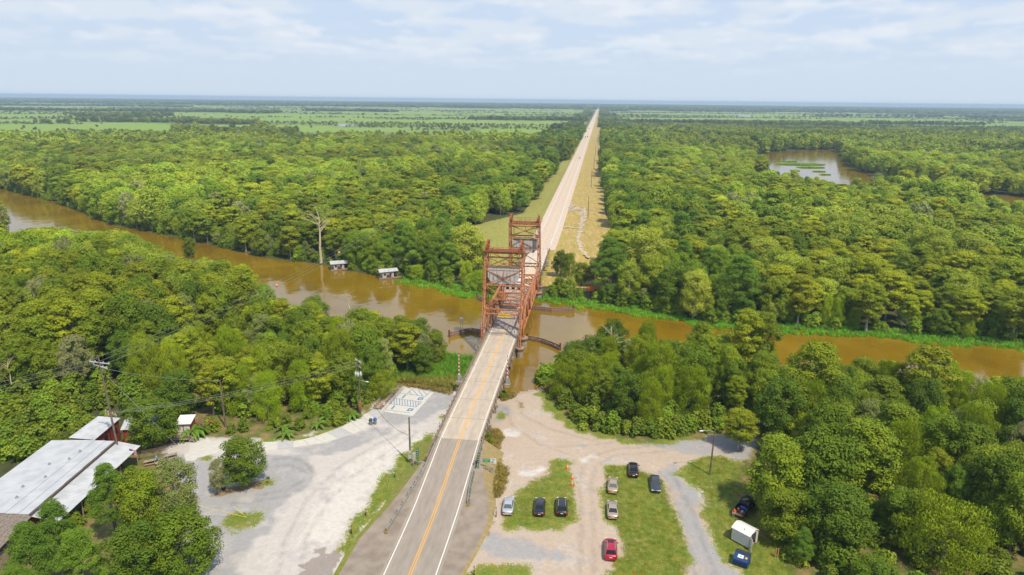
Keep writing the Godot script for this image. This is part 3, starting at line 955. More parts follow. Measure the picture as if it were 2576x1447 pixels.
	# mown strips either side of the highway
	var dry := tmat(ntex(65, 0.016, 5, [Color(0.15, 0.25, 0.025), Color(0.30, 0.31, 0.05), Color(0.38, 0.27, 0.08), Color(0.18, 0.27, 0.03), Color(0.38, 0.33, 0.10), Color(0.20, 0.28, 0.035)], 256, 9), Vector3(14, 14, 60), 0.95)
	var vg := MB.new()
	var vr := MB.new()
	var last := []
	for s in [240, 255, 275, 290, 310, 330, 345, 370, 402, 440, 490, 570, 650, 732, 860, 980, 1250, 1560, 2000, 2400, 3200, 4200, 5600]:
		var lw := -17.0
		if s < 270: lw = -14.0
		elif s < 345: lw = -48.0
		elif s < 402: lw = lerpf(-46, -22, (s - 345) / 57.0)
		elif s < 732: lw = -19.5
		else: lw = maxf(-17.0, lerpf(-17, -9, (s - 732) / 300.0))
		if s > 980: lw = -9.0
		var rw := 28.5
		if s < 410: rw = lerpf(40.0, 28.5, clampf((s - 300) / 110.0, 0, 1))
		var hh := maxf(-0.4, road_h(s) - 0.55)
		var row := [RP(s, lw, -0.44), RP(s, -9.5, hh - 0.1), RP(s, -6.0, road_h(s) - 0.03), RP(s, 6.8, road_h(s) - 0.03), RP(s, 10.0, hh - 0.1), RP(s, rw, -0.44)]
		if s < 290:
			row[2] = RP(s, -5, -0.3); row[3] = RP(s, 5, -0.3); row[1] = RP(s, -9.5, -0.35); row[4] = RP(s, 10, -0.35)
		if last.size() > 0:
			for i in 5:
				(vg if i < 3 else vr).quad(last[i], last[i + 1], row[i + 1], row[i])
		last = row
	struct("mown_verge", vg.mesh(), dry)
	struct("mown_verge", vr.mesh(), tmat(ntex(69, 0.016, 5, [Color(0.22, 0.26, 0.045), Color(0.38, 0.28, 0.08), Color(0.50, 0.33, 0.11), Color(0.27, 0.28, 0.05), Color(0.46, 0.29, 0.09), Color(0.58, 0.44, 0.21), Color(0.30, 0.27, 0.06)], 256, 9), Vector3(12, 12, 60), 0.95))
	# the worn sandy track on the right verge: ragged bare patches that run together
	var sand := tmat(ntex(68, 0.03, 4, [Color(0.40, 0.32, 0.2), Color(0.55, 0.45, 0.33), Color(0.66, 0.56, 0.44)], 128, 14), Vector3(6, 6, 6), 0.95)
	var tr := MB.new()
	var blob := func(c: Vector2, r: float):
		var sl := to_sl(c)
		if sl.y < 6.9: return
		var rw := lerpf(40.0, 28.5, clampf((sl.x - 300) / 110.0, 0, 1))
		var hh := maxf(-0.4, road_h(sl.x) - 0.55) - 0.1
		var y := lerpf(hh, -0.44, clampf((sl.y - 10.0) / (rw - 10.0), 0, 1)) + 0.10 + tr.v.size() * 0.00003
		if sl.y < 10: y = lerpf(road_h(sl.x), hh, (sl.y - 6.8) / 3.2) + 0.10 + tr.v.size() * 0.00003
		var m := 9
		var e := []
		for i in m:
			var a := -TAU * i / m
			e.append(Vector3(c.x + cos(a) * r * rng0.randf_range(0.6, 1.3), y, c.y + sin(a) * r * rng0.randf_range(0.9, 2.2)))
		for i in m:
			tr.tri(Vector3(c.x, y, c.y), e[i], e[(i + 1) % m])
	var lines := [[Vector2(34.3, -405.5), Vector2(41.9, -417.8), Vector2(39.5, -384.3), Vector2(35.4, -352.0), Vector2(31.1, -320.0), Vector2(30.5, -297.0), Vector2(31.5, -278.1)], [Vector2(38.2, -440.3), Vector2(34.3, -405.5), Vector2(40.3, -425.0), Vector2(46.4, -418.1), Vector2(50.5, -415.0)], [Vector2(26.4, -349.7), Vector2(30.1, -352.7), Vector2(35.7, -351.6)], [Vector2(43.9, -415.5), Vector2(40.7, -384.4), Vector2(36.5, -353.8)]]
	for ln in lines:
		for i in ln.size() - 1:
			var n: int = maxi(2, int(ln[i].distance_to(ln[i + 1]) / 1.3))
			for k2 in n:
				blob.call(ln[i].lerp(ln[i + 1], float(k2) / n) + Vector2(rng0.randfn() * 0.4, rng0.randfn() * 0.8), rng0.randf_range(0.5, 1.1))
	for k2 in 26:
		blob.call(Vector2(40.1, -417.6) + Vector2(rng0.randfn() * 2.6, rng0.randfn() * 4.0), rng0.randf_range(0.4, 1.3))
	struct("sandy_track", tr.mesh(), sand)
	# painted lines
	var wl := mat(0.80, 0.79, 0.76, 0.7)
	var yl := mat(0.78, 0.40, 0.03, 0.7)
	for l in [-0.17, 0.17]:
		marking("yellow_centre_line", -60, 117, l, 0.13, yl)
		marking("yellow_centre_line", 117.1, 180, l, 0.13, yl, 0.016)
		marking("yellow_centre_line", 227, 5400, l + 0.3, 0.16, mat(0.74, 0.52, 0.2, 0.8), 0.02, 40)
	for l in [-3.6, 3.6]:
		marking("white_edge_line", -60, 117, l, 0.15, wl)
		marking("white_edge_line", 117.1, 180, l * 0.972, 0.15, wl, 0.016)
		marking("white_edge_line", 227, 2600, l + 0.2, 0.2, wl, 0.02, 40)
	# the concrete path and the marked parking slab
	var pm := tmat(ntex(66, 0.02, 5, [Color(0.54, 0.53, 0.50), Color(0.58, 0.57, 0.54), Color(0.61, 0.60, 0.57)], 256, 6), Vector3(6, 6, 6), 0.9)
	var path_l := [Vector2(-48.0, -119.2), Vector2(-42.1, -119.7), Vector2(-38.9, -121.3), Vector2(-34.5, -125.7), Vector2(-31.2, -130.6), Vector2(-29.6, -134.1)]
	var path_r := [Vector2(-46.7, -115.6), Vector2(-41.4, -117.2), Vector2(-35.9, -119.2), Vector2(-31.3, -122.8), Vector2(-28.6, -126.2), Vector2(-27.0, -133.0)]
	for i in 5:
		for j in 2:
			var b := MB.new()
			var a0: Vector2 = path_l[i].lerp(path_l[i + 1], j * 0.5)
			var a1: Vector2 = path_l[i].lerp(path_l[i + 1], j * 0.5 + 0.49)
			var b0: Vector2 = path_r[i].lerp(path_r[i + 1], j * 0.5)
			var b1: Vector2 = path_r[i].lerp(path_r[i + 1], j * 0.5 + 0.49)
			b.prism(PackedVector2Array([Vector2(b0.x, -b0.y), Vector2(b1.x, -b1.y), Vector2(a1.x, -a1.y), Vector2(a0.x, -a0.y)]), Transform3D(Basis(Vector3(1, 0, 0), Vector3(0, 0, -1), Vector3(0, 1, 0)), Vector3(0, 0, 0)), 0.12)
			struct("path_slab", b.mesh(), pm if (i * 2 + j) % 4 != 1 else tmat(mcache_tex("grey_slab"), Vector3(5, 5, 5), 0.9))
	var plaza := PackedVector2Array()
	for q in [Vector2(-60.6, -113.7), Vector2(-60.6, -116.0), Vector2(-61.7, -118.3), Vector2(-60.0, -119.1), Vector2(-59.5, -121.0), Vector2(-58.0, -119.4), Vector2(-54.0, -119.9), Vector2(-52.1, -115.9), Vector2(-55.5, -114.6), Vector2(-57.7, -113.0), Vector2(-57.8, -111.9), Vector2(-59.4, -111.9)]:
		plaza.append(Vector2(q.x, -q.y))
	var pb := MB.new()
	pb.prism(plaza, Transform3D(Basis(Vector3(1, 0, 0), Vector3(0, 0, -1), Vector3(0, 1, 0)), Vector3(0, 0, 0)), 0.11)
	struct("patio_pavement", pb.mesh(), pm)
	parking_slab(pm)

func mcache_tex(key: String) -> ImageTexture:
	if not mcache.has(key):
		mcache[key] = ntex(67, 0.02, 5, [Color(0.42, 0.43, 0.44), Color(0.46, 0.47, 0.48), Color(0.5, 0.5, 0.5)], 256, 6)
	return mcache[key]

func flat(pts: Array, y: float, h := 0.006) -> MB:
	var b := MB.new()
	var p := PackedVector2Array()
	for q in pts:
		p.append(Vector2(q.x, -q.y))
	b.prism(p, Transform3D(Basis(Vector3(1, 0, 0), Vector3(0, 0, -1), Vector3(0, 1, 0)), Vector3(0, y, 0)), h)
	return b

func stroke(a: Vector2, e: Vector2, w: float, y: float) -> MB:
	var d := (e - a).normalized()
	var n := Vector2(-d.y, d.x) * w * 0.5
	return flat([a + n, a - n, e - n, e + n], y)

func parking_slab(pm: Material):
	var corners := [Vector2(-24.4, -145.5), Vector2(-17.5, -143.3), Vector2(-20.6, -131.1), Vector2(-27.0, -133.0)]
	var slab := struct("parking_slab", flat(corners, 0.0, 0.12).mesh(), pm)
	var blue := mat(0.03, 0.16, 0.36, 0.8)
	var y := 0.122
	var lines := [[Vector2(-25.2, -142.6), Vector2(-19.2, -140.9)], [Vector2(-19.2, -140.9), Vector2(-18.4, -143.6)], [Vector2(-22.7, -144.8), Vector2(-23.5, -142.2)],
		[Vector2(-23.2, -143.5), Vector2(-22.3, -141.8)], [Vector2(-22.6, -144.7), Vector2(-21.0, -141.5)], [Vector2(-21.2, -144.3), Vector2(-19.8, -141.2)], [Vector2(-20.0, -143.9), Vector2(-18.9, -141.9)],
		[Vector2(-26.0, -139.8), Vector2(-19.7, -138.1)], [Vector2(-26.6, -137.0), Vector2(-20.5, -135.4)], [Vector2(-19.7, -138.1), Vector2(-20.5, -135.4)],
		[Vector2(-26.4, -138.3), Vector2(-26.1, -136.8)], [Vector2(-26.0, -139.7), Vector2(-25.4, -136.7)], [Vector2(-25.4, -139.5), Vector2(-24.8, -136.5)], [Vector2(-24.7, -139.4), Vector2(-24.2, -136.4)], [Vector2(-24.1, -139.2), Vector2(-23.6, -136.2)], [Vector2(-23.5, -139.0), Vector2(-22.9, -136.1)], [Vector2(-22.9, -138.8), Vector2(-22.3, -135.9)], [Vector2(-22.2, -138.7), Vector2(-21.7, -135.7)], [Vector2(-21.6, -138.6), Vector2(-21.1, -135.6)], [Vector2(-21.0, -138.4), Vector2(-20.5, -135.5)], [Vector2(-20.4, -138.2), Vector2(-20.2, -136.6)],
		[Vector2(-26.8, -134.0), Vector2(-21.3, -132.5)]]
	for q in lines:
		put("blue_line", stroke(q[0], q[1], 0.13, y).mesh(), blue, slab)
	for q in [[Vector2(-23.7, -141.8), Vector2(-24.2, -139.9)], [Vector2(-25.2, -136.1), Vector2(-25.6, -134.3)]]:
		put("wheel_stop", stroke(q[0], q[1], 0.3, y).mesh(), blue, slab)
	for q in [[Vector2(-20.5, -140.4), Vector2(-19.4, -140.3), Vector2(-19.6, -139.0), Vector2(-20.8, -139.2)], [Vector2(-21.9, -134.8), Vector2(-20.8, -134.6), Vector2(-21.1, -133.4), Vector2(-22.3, -133.6)]]:
		var sq := put("blue_square", flat(q, y).mesh(), blue, slab)
		var o: Vector2 = (q[0] + q[1] + q[2] + q[3]) * 0.25
		var ex: Vector2 = (q[1] - q[0]) * 0.1
		var ey: Vector2 = (q[3] - q[0]) * 0.1
		var sym := MB.new()
		var at := func(u, w): return o + ey * u * -1.0 + ex * w
		# the wheelchair user: wheel, back, seat, leg and head, drawn across the slab
		var ring := []
		for i in 15:
			var t := 0.5 + 4.6 * i / 14.0
			ring.append(at.call(-0.2 + cos(t) * 2.4, 0.5 + sin(t) * 2.4))
		var segs := []
		for i in 14:
			segs.append([ring[i], ring[i + 1], 0.11])
		segs.append([at.call(1.0, -2.2), at.call(0.8, 0.6), 0.14])
		segs.append([at.call(0.8, 0.6), at.call(-1.6, 0.6), 0.14])
		segs.append([at.call(-1.6, 0.6), at.call(-2.6, 3.2), 0.14])
		segs.append([at.call(1.0, -1.0), at.call(-1.0, -1.0), 0.11])
		segs.append([at.call(1.1, -3.4), at.call(0.9, -2.9), 0.22])
		for g in segs:
			var s := stroke(g[0], g[1], g[2], y + 0.008)
			sym.v.append_array(s.v)
			sym.sm.append_array(s.sm)
		put("wheelchair_symbol", sym.mesh(), mat(0.8, 0.8, 0.8, 0.7), sq)

# ---------------------------------------------------------------- the bridge
var rust: StandardMaterial3D
var rust_dark: StandardMaterial3D
var concrete: StandardMaterial3D
var timber: StandardMaterial3D
var wood: StandardMaterial3D
var galv: StandardMaterial3D

func column_shape(a: Vector3, b: Vector3, w: float, d: float, across: Vector3) -> MB:
	# built-up steel column: two channels, joined by zigzag lacing bars on both faces
	var m := MB.new()
	var ax := (b - a).normalized()
	var side := across.normalized()
	var fw := side.cross(ax).normalized()
	for s in [-1, 1]:
		var o: Vector3 = side * (w * 0.5 * s)
		m.box(Transform3D(Basis(side, ax, side.cross(ax)), (a + b) * 0.5 + o), Vector3(0.07, a.distance_to(b), d))
		for f in [-1, 1]:
			m.box(Transform3D(Basis(side, ax, side.cross(ax)), (a + b) * 0.5 + o - side * (0.09 * s) + fw * (d * 0.5 * f)), Vector3(0.16, a.distance_to(b) - 0.02, 0.045))
	var n := maxi(2, int(a.distance_to(b) / 0.75))
	for i in n:
		var p := a.lerp(b, float(i) / n)
		var q := a.lerp(b, (i + 1.0) / n)
		var s := 1.0 if i % 2 else -1.0
		for f in [-1, 1]:
			m.bar(p - side * (w * 0.42 * s) + fw * (d * 0.5 * f), q + side * (w * 0.42 * s) + fw * (d * 0.5 * f), 0.08, 0.03, fw)
	return m

func member(a: Vector3, b: Vector3, w := 0.16, h := 0.16) -> MB:
	var m := MB.new()
	w *= 1.6
	h *= 1.5
	m.bar(a, b, w, h * 0.25)
	m.bar(a, b, w * 0.22, h)
	return m

func tower(s0: float, dir: float, base: float, top: float, label: String) -> Node3D:
	# dir -1: the sloping legs stand on the near side of the main columns
	var t := thing("bridge_tower", label, "bridge tower", RP(s0, 0, 0), RY)
	var L := func(s, l, h): return Vector3(l, h, -s)
	var foot := 8.3 * dir
	var head := 2.6 * dir
	var leg := func(l, h):
		var k: float = clampf((h - base) / (top - base), 0, 1)
		return Vector3(l * lerpf(1.03, 1.0, k), h, -lerpf(foot, head, pow(k, 0.8)))
	for l in [-4.9, 4.9]:
		part("main_column", column_shape(L.call(0, l, base), L.call(0, l, top), 0.74, 0.66, Vector3.RIGHT), rust, t)
		part("sloping_leg", column_shape(leg.call(l, base), leg.call(l, base + (top - base) * 0.5), 0.6, 0.55, Vector3.RIGHT), rust, t)
		part("sloping_leg", column_shape(leg.call(l, base + (top - base) * 0.5), leg.call(l, top), 0.5, 0.5, Vector3.RIGHT), rust, t)
		# side bracing between the leg and the column
		var lv := [base + 1.0, base + 5.0, base + 9.0, base + 12.6, base + 16.0, base + 19.6, top]
		for i in lv.size() - 1:
			part("side_strut", member(L.call(0, l, lv[i + 1]), leg.call(l, lv[i + 1])), rust, t)
			part("side_brace", member(L.call(0, l, lv[i]), leg.call(l, lv[i + 1]), 0.12, 0.12), rust, t)
			part("side_brace", member(leg.call(l, lv[i]), L.call(0, l, lv[i + 1]), 0.12, 0.12), rust, t)
		for q in [[L.call(0, l, base - 0.12), 1.1], [Vector3(l * 1.03, base - 0.12, -foot), 0.9]]:
			var ft := MB.new()
			ft.bx(q[0], Vector3(q[1], 0.5, q[1]))
			part("foot_plate", ft, rust_dark, t)
	# crossed bracing across the road on the leg side, in four panels, with gussets
	var hs := [top - 15.8, top - 14.6, top - 8.4, top - 4.4, top - 1.1, top]
	for i in hs.size():
		part("cross_strut", member(leg.call(-4.9, hs[i]), leg.call(4.9, hs[i]), 0.22, 0.26), rust, t)
	for i in [1, 2, 3]:
		var lo: float = hs[i]
		var hi: float = hs[i + 1]
		part("cross_brace", member(leg.call(-4.9, lo), leg.call(4.9, hi), 0.15, 0.15), rust, t)
		part("cross_brace", member(leg.call(4.9, lo), leg.call(-4.9, hi), 0.15, 0.15), rust, t)
		var gp := MB.new()
		var c: Vector3 = leg.call(0.0, (lo + hi) * 0.5)
		gp.bx(c, Vector3(0.6, 0.5, 0.1))
		part("gusset_plate", gp, rust_dark, t)
		part("hanger", member(c, leg.call(0.0, hi), 0.1, 0.1), rust, t)
	for g in 6:
		var x := -4.0 + g * 1.6
		part("portal_lattice", member(leg.call(x, hs[0]), leg.call(x + 0.8, hs[1]), 0.08, 0.1), rust, t)
		part("portal_lattice", member(leg.call(x + 0.8, hs[1]), leg.call(x + 1.6, hs[0]), 0.08, 0.1), rust, t)
	for s in [-1, 1]:
		part("knee_brace", member(leg.call(4.9 * s, hs[0] - 2.6), leg.call(2.9 * s, hs[0]), 0.18, 0.18), rust, t)
	# river side: portal and bracing between the main columns
	for i in [2, 3, 5]:
		part("river_strut", member(L.call(0, -4.9, hs[i]), L.call(0, 4.9, hs[i]), 0.2, 0.24), rust, t)
	part("river_brace", member(L.call(0, -4.9, hs[3]), L.call(0, 4.9, hs[5]), 0.14, 0.14), rust, t)
	part("river_brace", member(L.call(0, 4.9, hs[3]), L.call(0, -4.9, hs[5]), 0.14, 0.14), rust, t)
	# head beams, machinery walkway, handrail
	for s in [0.4 * -dir, 1.4 * dir, 2.9 * dir]:
		var hb := MB.new()
		hb.bx(L.call(s, 0, top + 0.25), Vector3(10.6, 0.55, 0.12))
		hb.bx(L.call(s, 0, top + 0.53), Vector3(10.6, 0.06, 0.36))
		hb.bx(L.call(s, 0, top - 0.03), Vector3(10.6, 0.06, 0.36))
		part("head_beam", hb, rust, t)
	var wk := MB.new()
	for k in 14:
		wk.bx(L.call(3.3 * dir, -5.4 + k * 0.83, top + 0.61), Vector3(0.7, 0.05, 1.0))
	part("walkway_grating", wk, rust_dark, t)
	for k in 9:
		part("handrail_post", member(L.call(3.75 * dir, -5.6 + k * 1.4, top + 0.6), L.call(3.75 * dir, -5.6 + k * 1.4, top + 1.75), 0.07, 0.07), rust, t)
	for k in 2:
		part("handrail", member(L.call(3.75 * dir, -5.7, top + 1.15 + 0.6 * k), L.call(3.75 * dir, 5.7, top + 1.15 + 0.6 * k), 0.07, 0.07), rust, t)
	# grooved sheave wheels, standing along the road, with their bearings
	for l in [-4.55, 4.55]:
		var sb := MB.new()
		var c: Vector3 = L.call(1.1 * dir, l, top + 1.75)
		var n := 22
		for i in n:
			var a0 := TAU * i / n
			var a1 := TAU * (i + 1) / n
			var e0 := Vector3(0, cos(a0), sin(a0))
			var e1 := Vector3(0, cos(a1), sin(a1))
			for f in [-1, 1]:
				var o := Vector3(0.27 * f, 0, 0)
				var q := [c + e0 * 1.25 + o, c + e1 * 1.25 + o, c + e1 * 1.62 + o, c + e0 * 1.62 + o]
				if f > 0: sb.quad(q[0], q[1], q[2], q[3])
				else: sb.quad(q[1], q[0], q[3], q[2])
				sb.quad(c + e0 * 1.62 + o, c + e1 * 1.62 + o, c + e1 * 1.52, c + e0 * 1.52)
			sb.quad(c + e1 * 1.25 - Vector3(0.27, 0, 0), c + e0 * 1.25 - Vector3(0.27, 0, 0), c + e0 * 1.25 + Vector3(0.27, 0, 0), c + e1 * 1.25 + Vector3(0.27, 0, 0))
		for i in 8:
			var e := Vector3(0, cos(TAU * i / 8), sin(TAU * i / 8))
			sb.bar(c, c + e * 1.28, 0.14, 0.14, Vector3.RIGHT)
		sb.tube(c - Vector3(0.5, 0, 0), c + Vector3(0.5, 0, 0), 0.28, 0.28, 10)
		var sh := part("sheave_wheel", sb, rust_dark, t)
		var bb := MB.new()
		for f in [-1, 1]:
			bb.bx(c + Vector3(0.45 * f, -0.75, 0), Vector3(0.22, 1.3, 0.9))
		part("bearing", bb, rust, sh)
	# ladder on the left leg and lamps on the head
	var ld := MB.new()
	for i in 30:
		ld.bar(leg.call(-5.25, base + 2 + i * 0.7), leg.call(-5.55, base + 2 + i * 0.7), 0.04, 0.04)
	ld.bar(leg.call(-5.25, base + 2), leg.call(-5.25, top), 0.05, 0.05)
	ld.bar(leg.call(-5.55, base + 2), leg.call(-5.55, top), 0.05, 0.05)
	part("ladder", ld, rust_dark, t)
	return t

func lift_span() -> Node3D:
	var s0 := 203.5
	var t := thing("lift_span", "rusty steel truss lift span lying across the river between the two towers", "bridge span", RP(s0, 0, 0), RY)
	var half := 22.6
	var n := 6
	var bot := 2.1
	var topc := 9.2
	var P := func(i, l, up):
		var z: float = -(-half + 2 * half * i / n)
		return Vector3(l, topc if up else bot, z)
	for l in [-4.7, 4.7]:
		for i in n:
			part("bottom_chord", column_shape(P.call(i, l, false), P.call(i + 1, l, false), 0.4, 0.45, Vector3.RIGHT), rust, t)
			if i > 0 and i < n - 1:
				part("top_chord", column_shape(P.call(i, l, true), P.call(i + 1, l, true), 0.5, 0.5, Vector3.RIGHT), rust, t)
			if i > 0:
				part("vertical_post", column_shape(P.call(i, l, false), P.call(i, l, true), 0.35, 0.35, Vector3.RIGHT), rust, t)
			if i > 0 and i < n - 1:
				var up := i >= n / 2
				part("diagonal", member(P.call(i, l, not up), P.call(i + 1, l, up), 0.26, 0.3) if up else member(P.call(i, l, true), P.call(i + 1, l, false), 0.26, 0.3), rust, t)
		part("end_post", column_shape(P.call(0, l, false), P.call(1, l, true), 0.5, 0.5, Vector3.RIGHT), rust, t)
		part("end_post", column_shape(P.call(n, l, false), P.call(n - 1, l, true), 0.5, 0.5, Vector3.RIGHT), rust, t)
		# lifting girder ends, guide frames up to the towers' columns
		for e in [0, n]:
			var z: float = (P.call(e, l, false) as Vector3).z
			part("lifting_post", column_shape(Vector3(l, bot, z), Vector3(l, topc + 0.6, z), 0.35, 0.4, Vector3.RIGHT), rust, t)
			part("top_chord", column_shape(Vector3(l, topc, z), P.call(1 if e == 0 else n - 1, l, true), 0.4, 0.4, Vector3.RIGHT), rust, t)
	for i in range(1, n):
		part("top_strut", member(P.call(i, -4.7, true), P.call(i, 4.7, true), 0.3, 0.34), rust, t)
		if i < n - 1:
			part("lateral_brace", column_shape(P.call(i, -4.7, true), P.call(i + 1, 4.7, true), 0.26, 0.18, Vector3.RIGHT), rust, t)
			part("lateral_brace", column_shape(P.call(i, 4.7, true), P.call(i + 1, -4.7, true), 0.26, 0.18, Vector3.RIGHT), rust, t)
		for s in [-1, 1]:
			part("knee_brace", member(P.call(i, 4.7 * s, true) + Vector3(0, -1.9, 0), P.call(i, 2.9 * s, true), 0.16, 0.18), rust, t)
	for e in [1, n - 1]:
		part("portal_strut", member(P.call(e, -4.7, true) + Vector3(0, -1.5, 0), P.call(e, 4.7, true) + Vector3(0, -1.5, 0), 0.25, 0.3), rust, t)
		for k in 6:
			part("portal_lattice", member(P.call(e, -4.7 + k * 1.57, true), P.call(e, -4.7 + (k + 1) * 1.57, true) + Vector3(0, -1.5, 0), 0.1, 0.1), rust, t)
	# deck: steel grid panels, stringers
	var dk := tmat(ntex(71, 0.03, 4, [Color(0.25, 0.21, 0.19), Color(0.36, 0.31, 0.275), Color(0.44, 0.38, 0.34)], 128, 12), Vector3(4, 4, 4), 0.7)
	for i in 12:
		var b := MB.new()
		var z := half - (i + 0.5) * half / 6.0
		b.bx(Vector3(0, 2.84 - 0.02 * i, z), Vector3(8.0, 0.16, half / 6.0 - 0.06))
		part("deck_panel", b, dk, t)
	for l in [-3.6, -1.8, 0, 1.8, 3.6]:
		var b := MB.new()
		b.bar(Vector3(l, 2.4, half), Vector3(l, 2.2, -half), 0.2, 0.55)
		part("stringer", b, rust_dark, t)
	for i in n + 1:
		part("floor_beam", member(P.call(i, -4.7, false), P.call(i, 4.7, false), 0.3, 0.6), rust_dark, t)
	for l in [-4.1, 4.1]:
		for k in 2:
			part("guard_rail", member(Vector3(l, 3.4 + 0.45 * k, half), Vector3(l, 3.2 + 0.45 * k, -half), 0.1, 0.18), rust, t)
	return t

func counterweight(s: float, h0: float, h1: float, label: String):
	var t := thing("counterweight", label, "counterweight", RP(s, 0, h0), RY)
	var b := MB.new()
	var h := h1 - h0
	b.prism(PackedVector2Array([Vector2(-3.1, 0), Vector2(3.1, 0), Vector2(4.15, 1.6), Vector2(4.15, h), Vector2(-4.15, h), Vector2(-4.15, 1.6)]), Transform3D(Basis.IDENTITY, Vector3(0, 0, -0.75)), 1.5)
	var cw := tmat(ntex(72, 0.022, 5, [Color(0.27, 0.25, 0.25), Color(0.50, 0.47, 0.455), Color(0.57, 0.54, 0.52), Color(0.62, 0.59, 0.56)], 256, 8), Vector3(4.5, 22, 4.5), 0.9, false)
	part("concrete_block", b, cw, t)
	var c := MB.new()
	c.bx(Vector3(0, h + 0.09, 0), Vector3(8.3, 0.18, 1.7))
	part("cap", c, mat(0.16, 0.13, 0.09), t)
	for l in [-3.7, -3.3, 3.3, 3.7]:
		var r := MB.new()
		r.tube(Vector3(l, h, 0), Vector3(l * 1.15, h + 5.0, 0.0), 0.06, 0.06, 5)
		part("rope", r, rust_dark, t)

func operator_house():
	var t := thing("operator_house", "white operator's cabin with three dark windows on top of the lift span", "cabin", RP(196.6, 0.1, 9.0), RY)
	var white := tmat(ntex(73, 0.02, 4, [Color(0.5, 0.42, 0.36), Color(0.74, 0.72, 0.68), Color(0.8, 0.79, 0.76)], 128), Vector3(3, 3, 3), 0.7, false)
	var b := MB.new()
	b.bx(Vector3(0, 0.12, -3), Vector3(6.4, 0.24, 7.2))
	part("platform", b, rust, t)
	var w := MB.new()
	w.bx(Vector3(0, 1.55, -3), Vector3(5.2, 2.6, 5.4))
	part("wall", w, white, t)
	var r := MB.new()
	r.bx(Vector3(0, 2.98, -3), Vector3(5.9, 0.24, 6.1))
	part("roof", r, mat(0.66, 0.67, 0.68, 0.6), t)
	var glass := mat(0.015, 0.017, 0.02, 0.15)
	for x in [-1.65, 0, 1.65]:
		var g := MB.new()
		g.bx(Vector3(x, 1.85, -0.285), Vector3(0.95, 1.45, 0.05))
		var o := part("window", g, glass, t)
		var f := MB.new()
		for q in [-0.52, 0.52]:
			f.bx(Vector3(x + q, 1.85, -0.27), Vector3(0.09, 1.5, 0.1))
		f.bx(Vector3(x, 1.85, -0.255), Vector3(0.95, 0.06, 0.06))
		part("frame", f, white, o)
	for z in [-1.4, -3.0, -4.6]:
		var g := MB.new()
		g.bx(Vector3(2.615, 1.85, z), Vector3(0.05, 1.45, 0.95))
		part("window", g, glass, t)
	for k in 7:
		part("handrail_post", member(Vector3(-3.1 + k * 1.03, 0.24, 0.5), Vector3(-3.1 + k * 1.03, 1.25, 0.5), 0.06, 0.06), rust, t)
	part("handrail", member(Vector3(-3.1, 1.25, 0.5), Vector3(3.1, 1.25, 0.5), 0.06, 0.06), rust, t)

func approach_span(s0: float, cuts: Array, label: String):
	var t := thing("approach_span", label, "bridge span", RP(s0, 0, 0), RY)
	var deck := asphalt_mat(74, Color(0.51, 0.44, 0.365) if s0 < 200 else Color(0.64, 0.55, 0.46), 0.04, 0.13, 4.4)
	var P := func(s, l, h): return Vector3(l, road_h(s) + h, -(s - s0))
	for i in cuts.size() - 1:
		var a: float = cuts[i] + 0.06
		var e: float = cuts[i + 1] - 0.06
		var b := MB.new()
		b.quad_uv(P.call(a, -4.4, 0.0), P.call(a, 4.4, 0.0), P.call(e, 4.4, 0.0), P.call(e, -4.4, 0.0), Vector2(-4.4, a), Vector2(4.4, a), Vector2(4.4, e), Vector2(-4.4, e))
		for l in [-4.4, 4.4]:
			var q := [P.call(a, l, 0.0), P.call(e, l, 0.0), P.call(e, l, -0.3), P.call(a, l, -0.3)]
			if l < 0: b.quad_uv(q[0], q[1], q[2], q[3], Vector2(0, a), Vector2(0, e), Vector2(0.1, e), Vector2(0.1, a))
			else: b.quad_uv(q[1], q[0], q[3], q[2], Vector2(0, e), Vector2(0, a), Vector2(0.1, a), Vector2(0.1, e))
		b.quad_uv(P.call(e, -4.4, -0.3), P.call(e, 4.4, -0.3), P.call(a, 4.4, -0.3), P.call(a, -4.4, -0.3), Vector2(0, 0), Vector2(1, 0), Vector2(1, 1), Vector2(0, 1))
		for s in [a, e]:
			b.quad_uv(P.call(s, -4.4, -0.3), P.call(s, 4.4, -0.3), P.call(s, 4.4, 0.0), P.call(s, -4.4, 0.0), Vector2(0, 0), Vector2(1, 0), Vector2(1, 1), Vector2(0, 1))
		part("deck_panel", b, deck, t)
		for l in [-4.12, 4.12]:
			var c := MB.new()
			c.bar(P.call(a, l, 0.115), P.call(e, l, 0.115), 0.34, 0.23)
			part("curb", c, concrete, t)
			for k in 4:
				var s := lerpf(a, e, (k + 0.5) / 4)
				var p := MB.new()
				p.bx(P.call(s, l * 1.09, 0.4), Vector3(0.2, 1.3, 0.22))
				part("rail_post", p, wood, t)
			for k in 2:
				var r := MB.new()
				r.bar(P.call(a - 0.06, l * 1.05, 0.5 + 0.4 * k), P.call(e + 0.06, l * 1.05, 0.5 + 0.4 * k), 0.13, 0.17)
				part("rail", r, wood, t)
		for l in [-3.2, -1.1, 1.1, 3.2]:
			var g := MB.new()
			g.bar(P.call(a - 0.05, l, -0.62), P.call(e + 0.05, l, -0.62), 0.3, 0.62)
			part("girder", g, concrete, t)
	return t

func bent(s: float, label: String):
	var t := thing("pile_bent", label, "bridge support", RP(s, 0, 0), RY, "concrete pile bents under the approach spans")
	var h := road_h(s) - 0.95
	var c := MB.new()
	c.bx(Vector3(0, h - 0.35, 0), Vector3(9.4, 0.7, 0.75))
	part("cap_beam", c, concrete, t)
	for l in [-4.1, -1.4, 1.4, 4.1]:
		var p := MB.new()
		p.bx(Vector3(l, h / 2 - 2.1, 0), Vector3(0.45, h + 3.2, 0.45))
		part("pile", p, concrete, t)

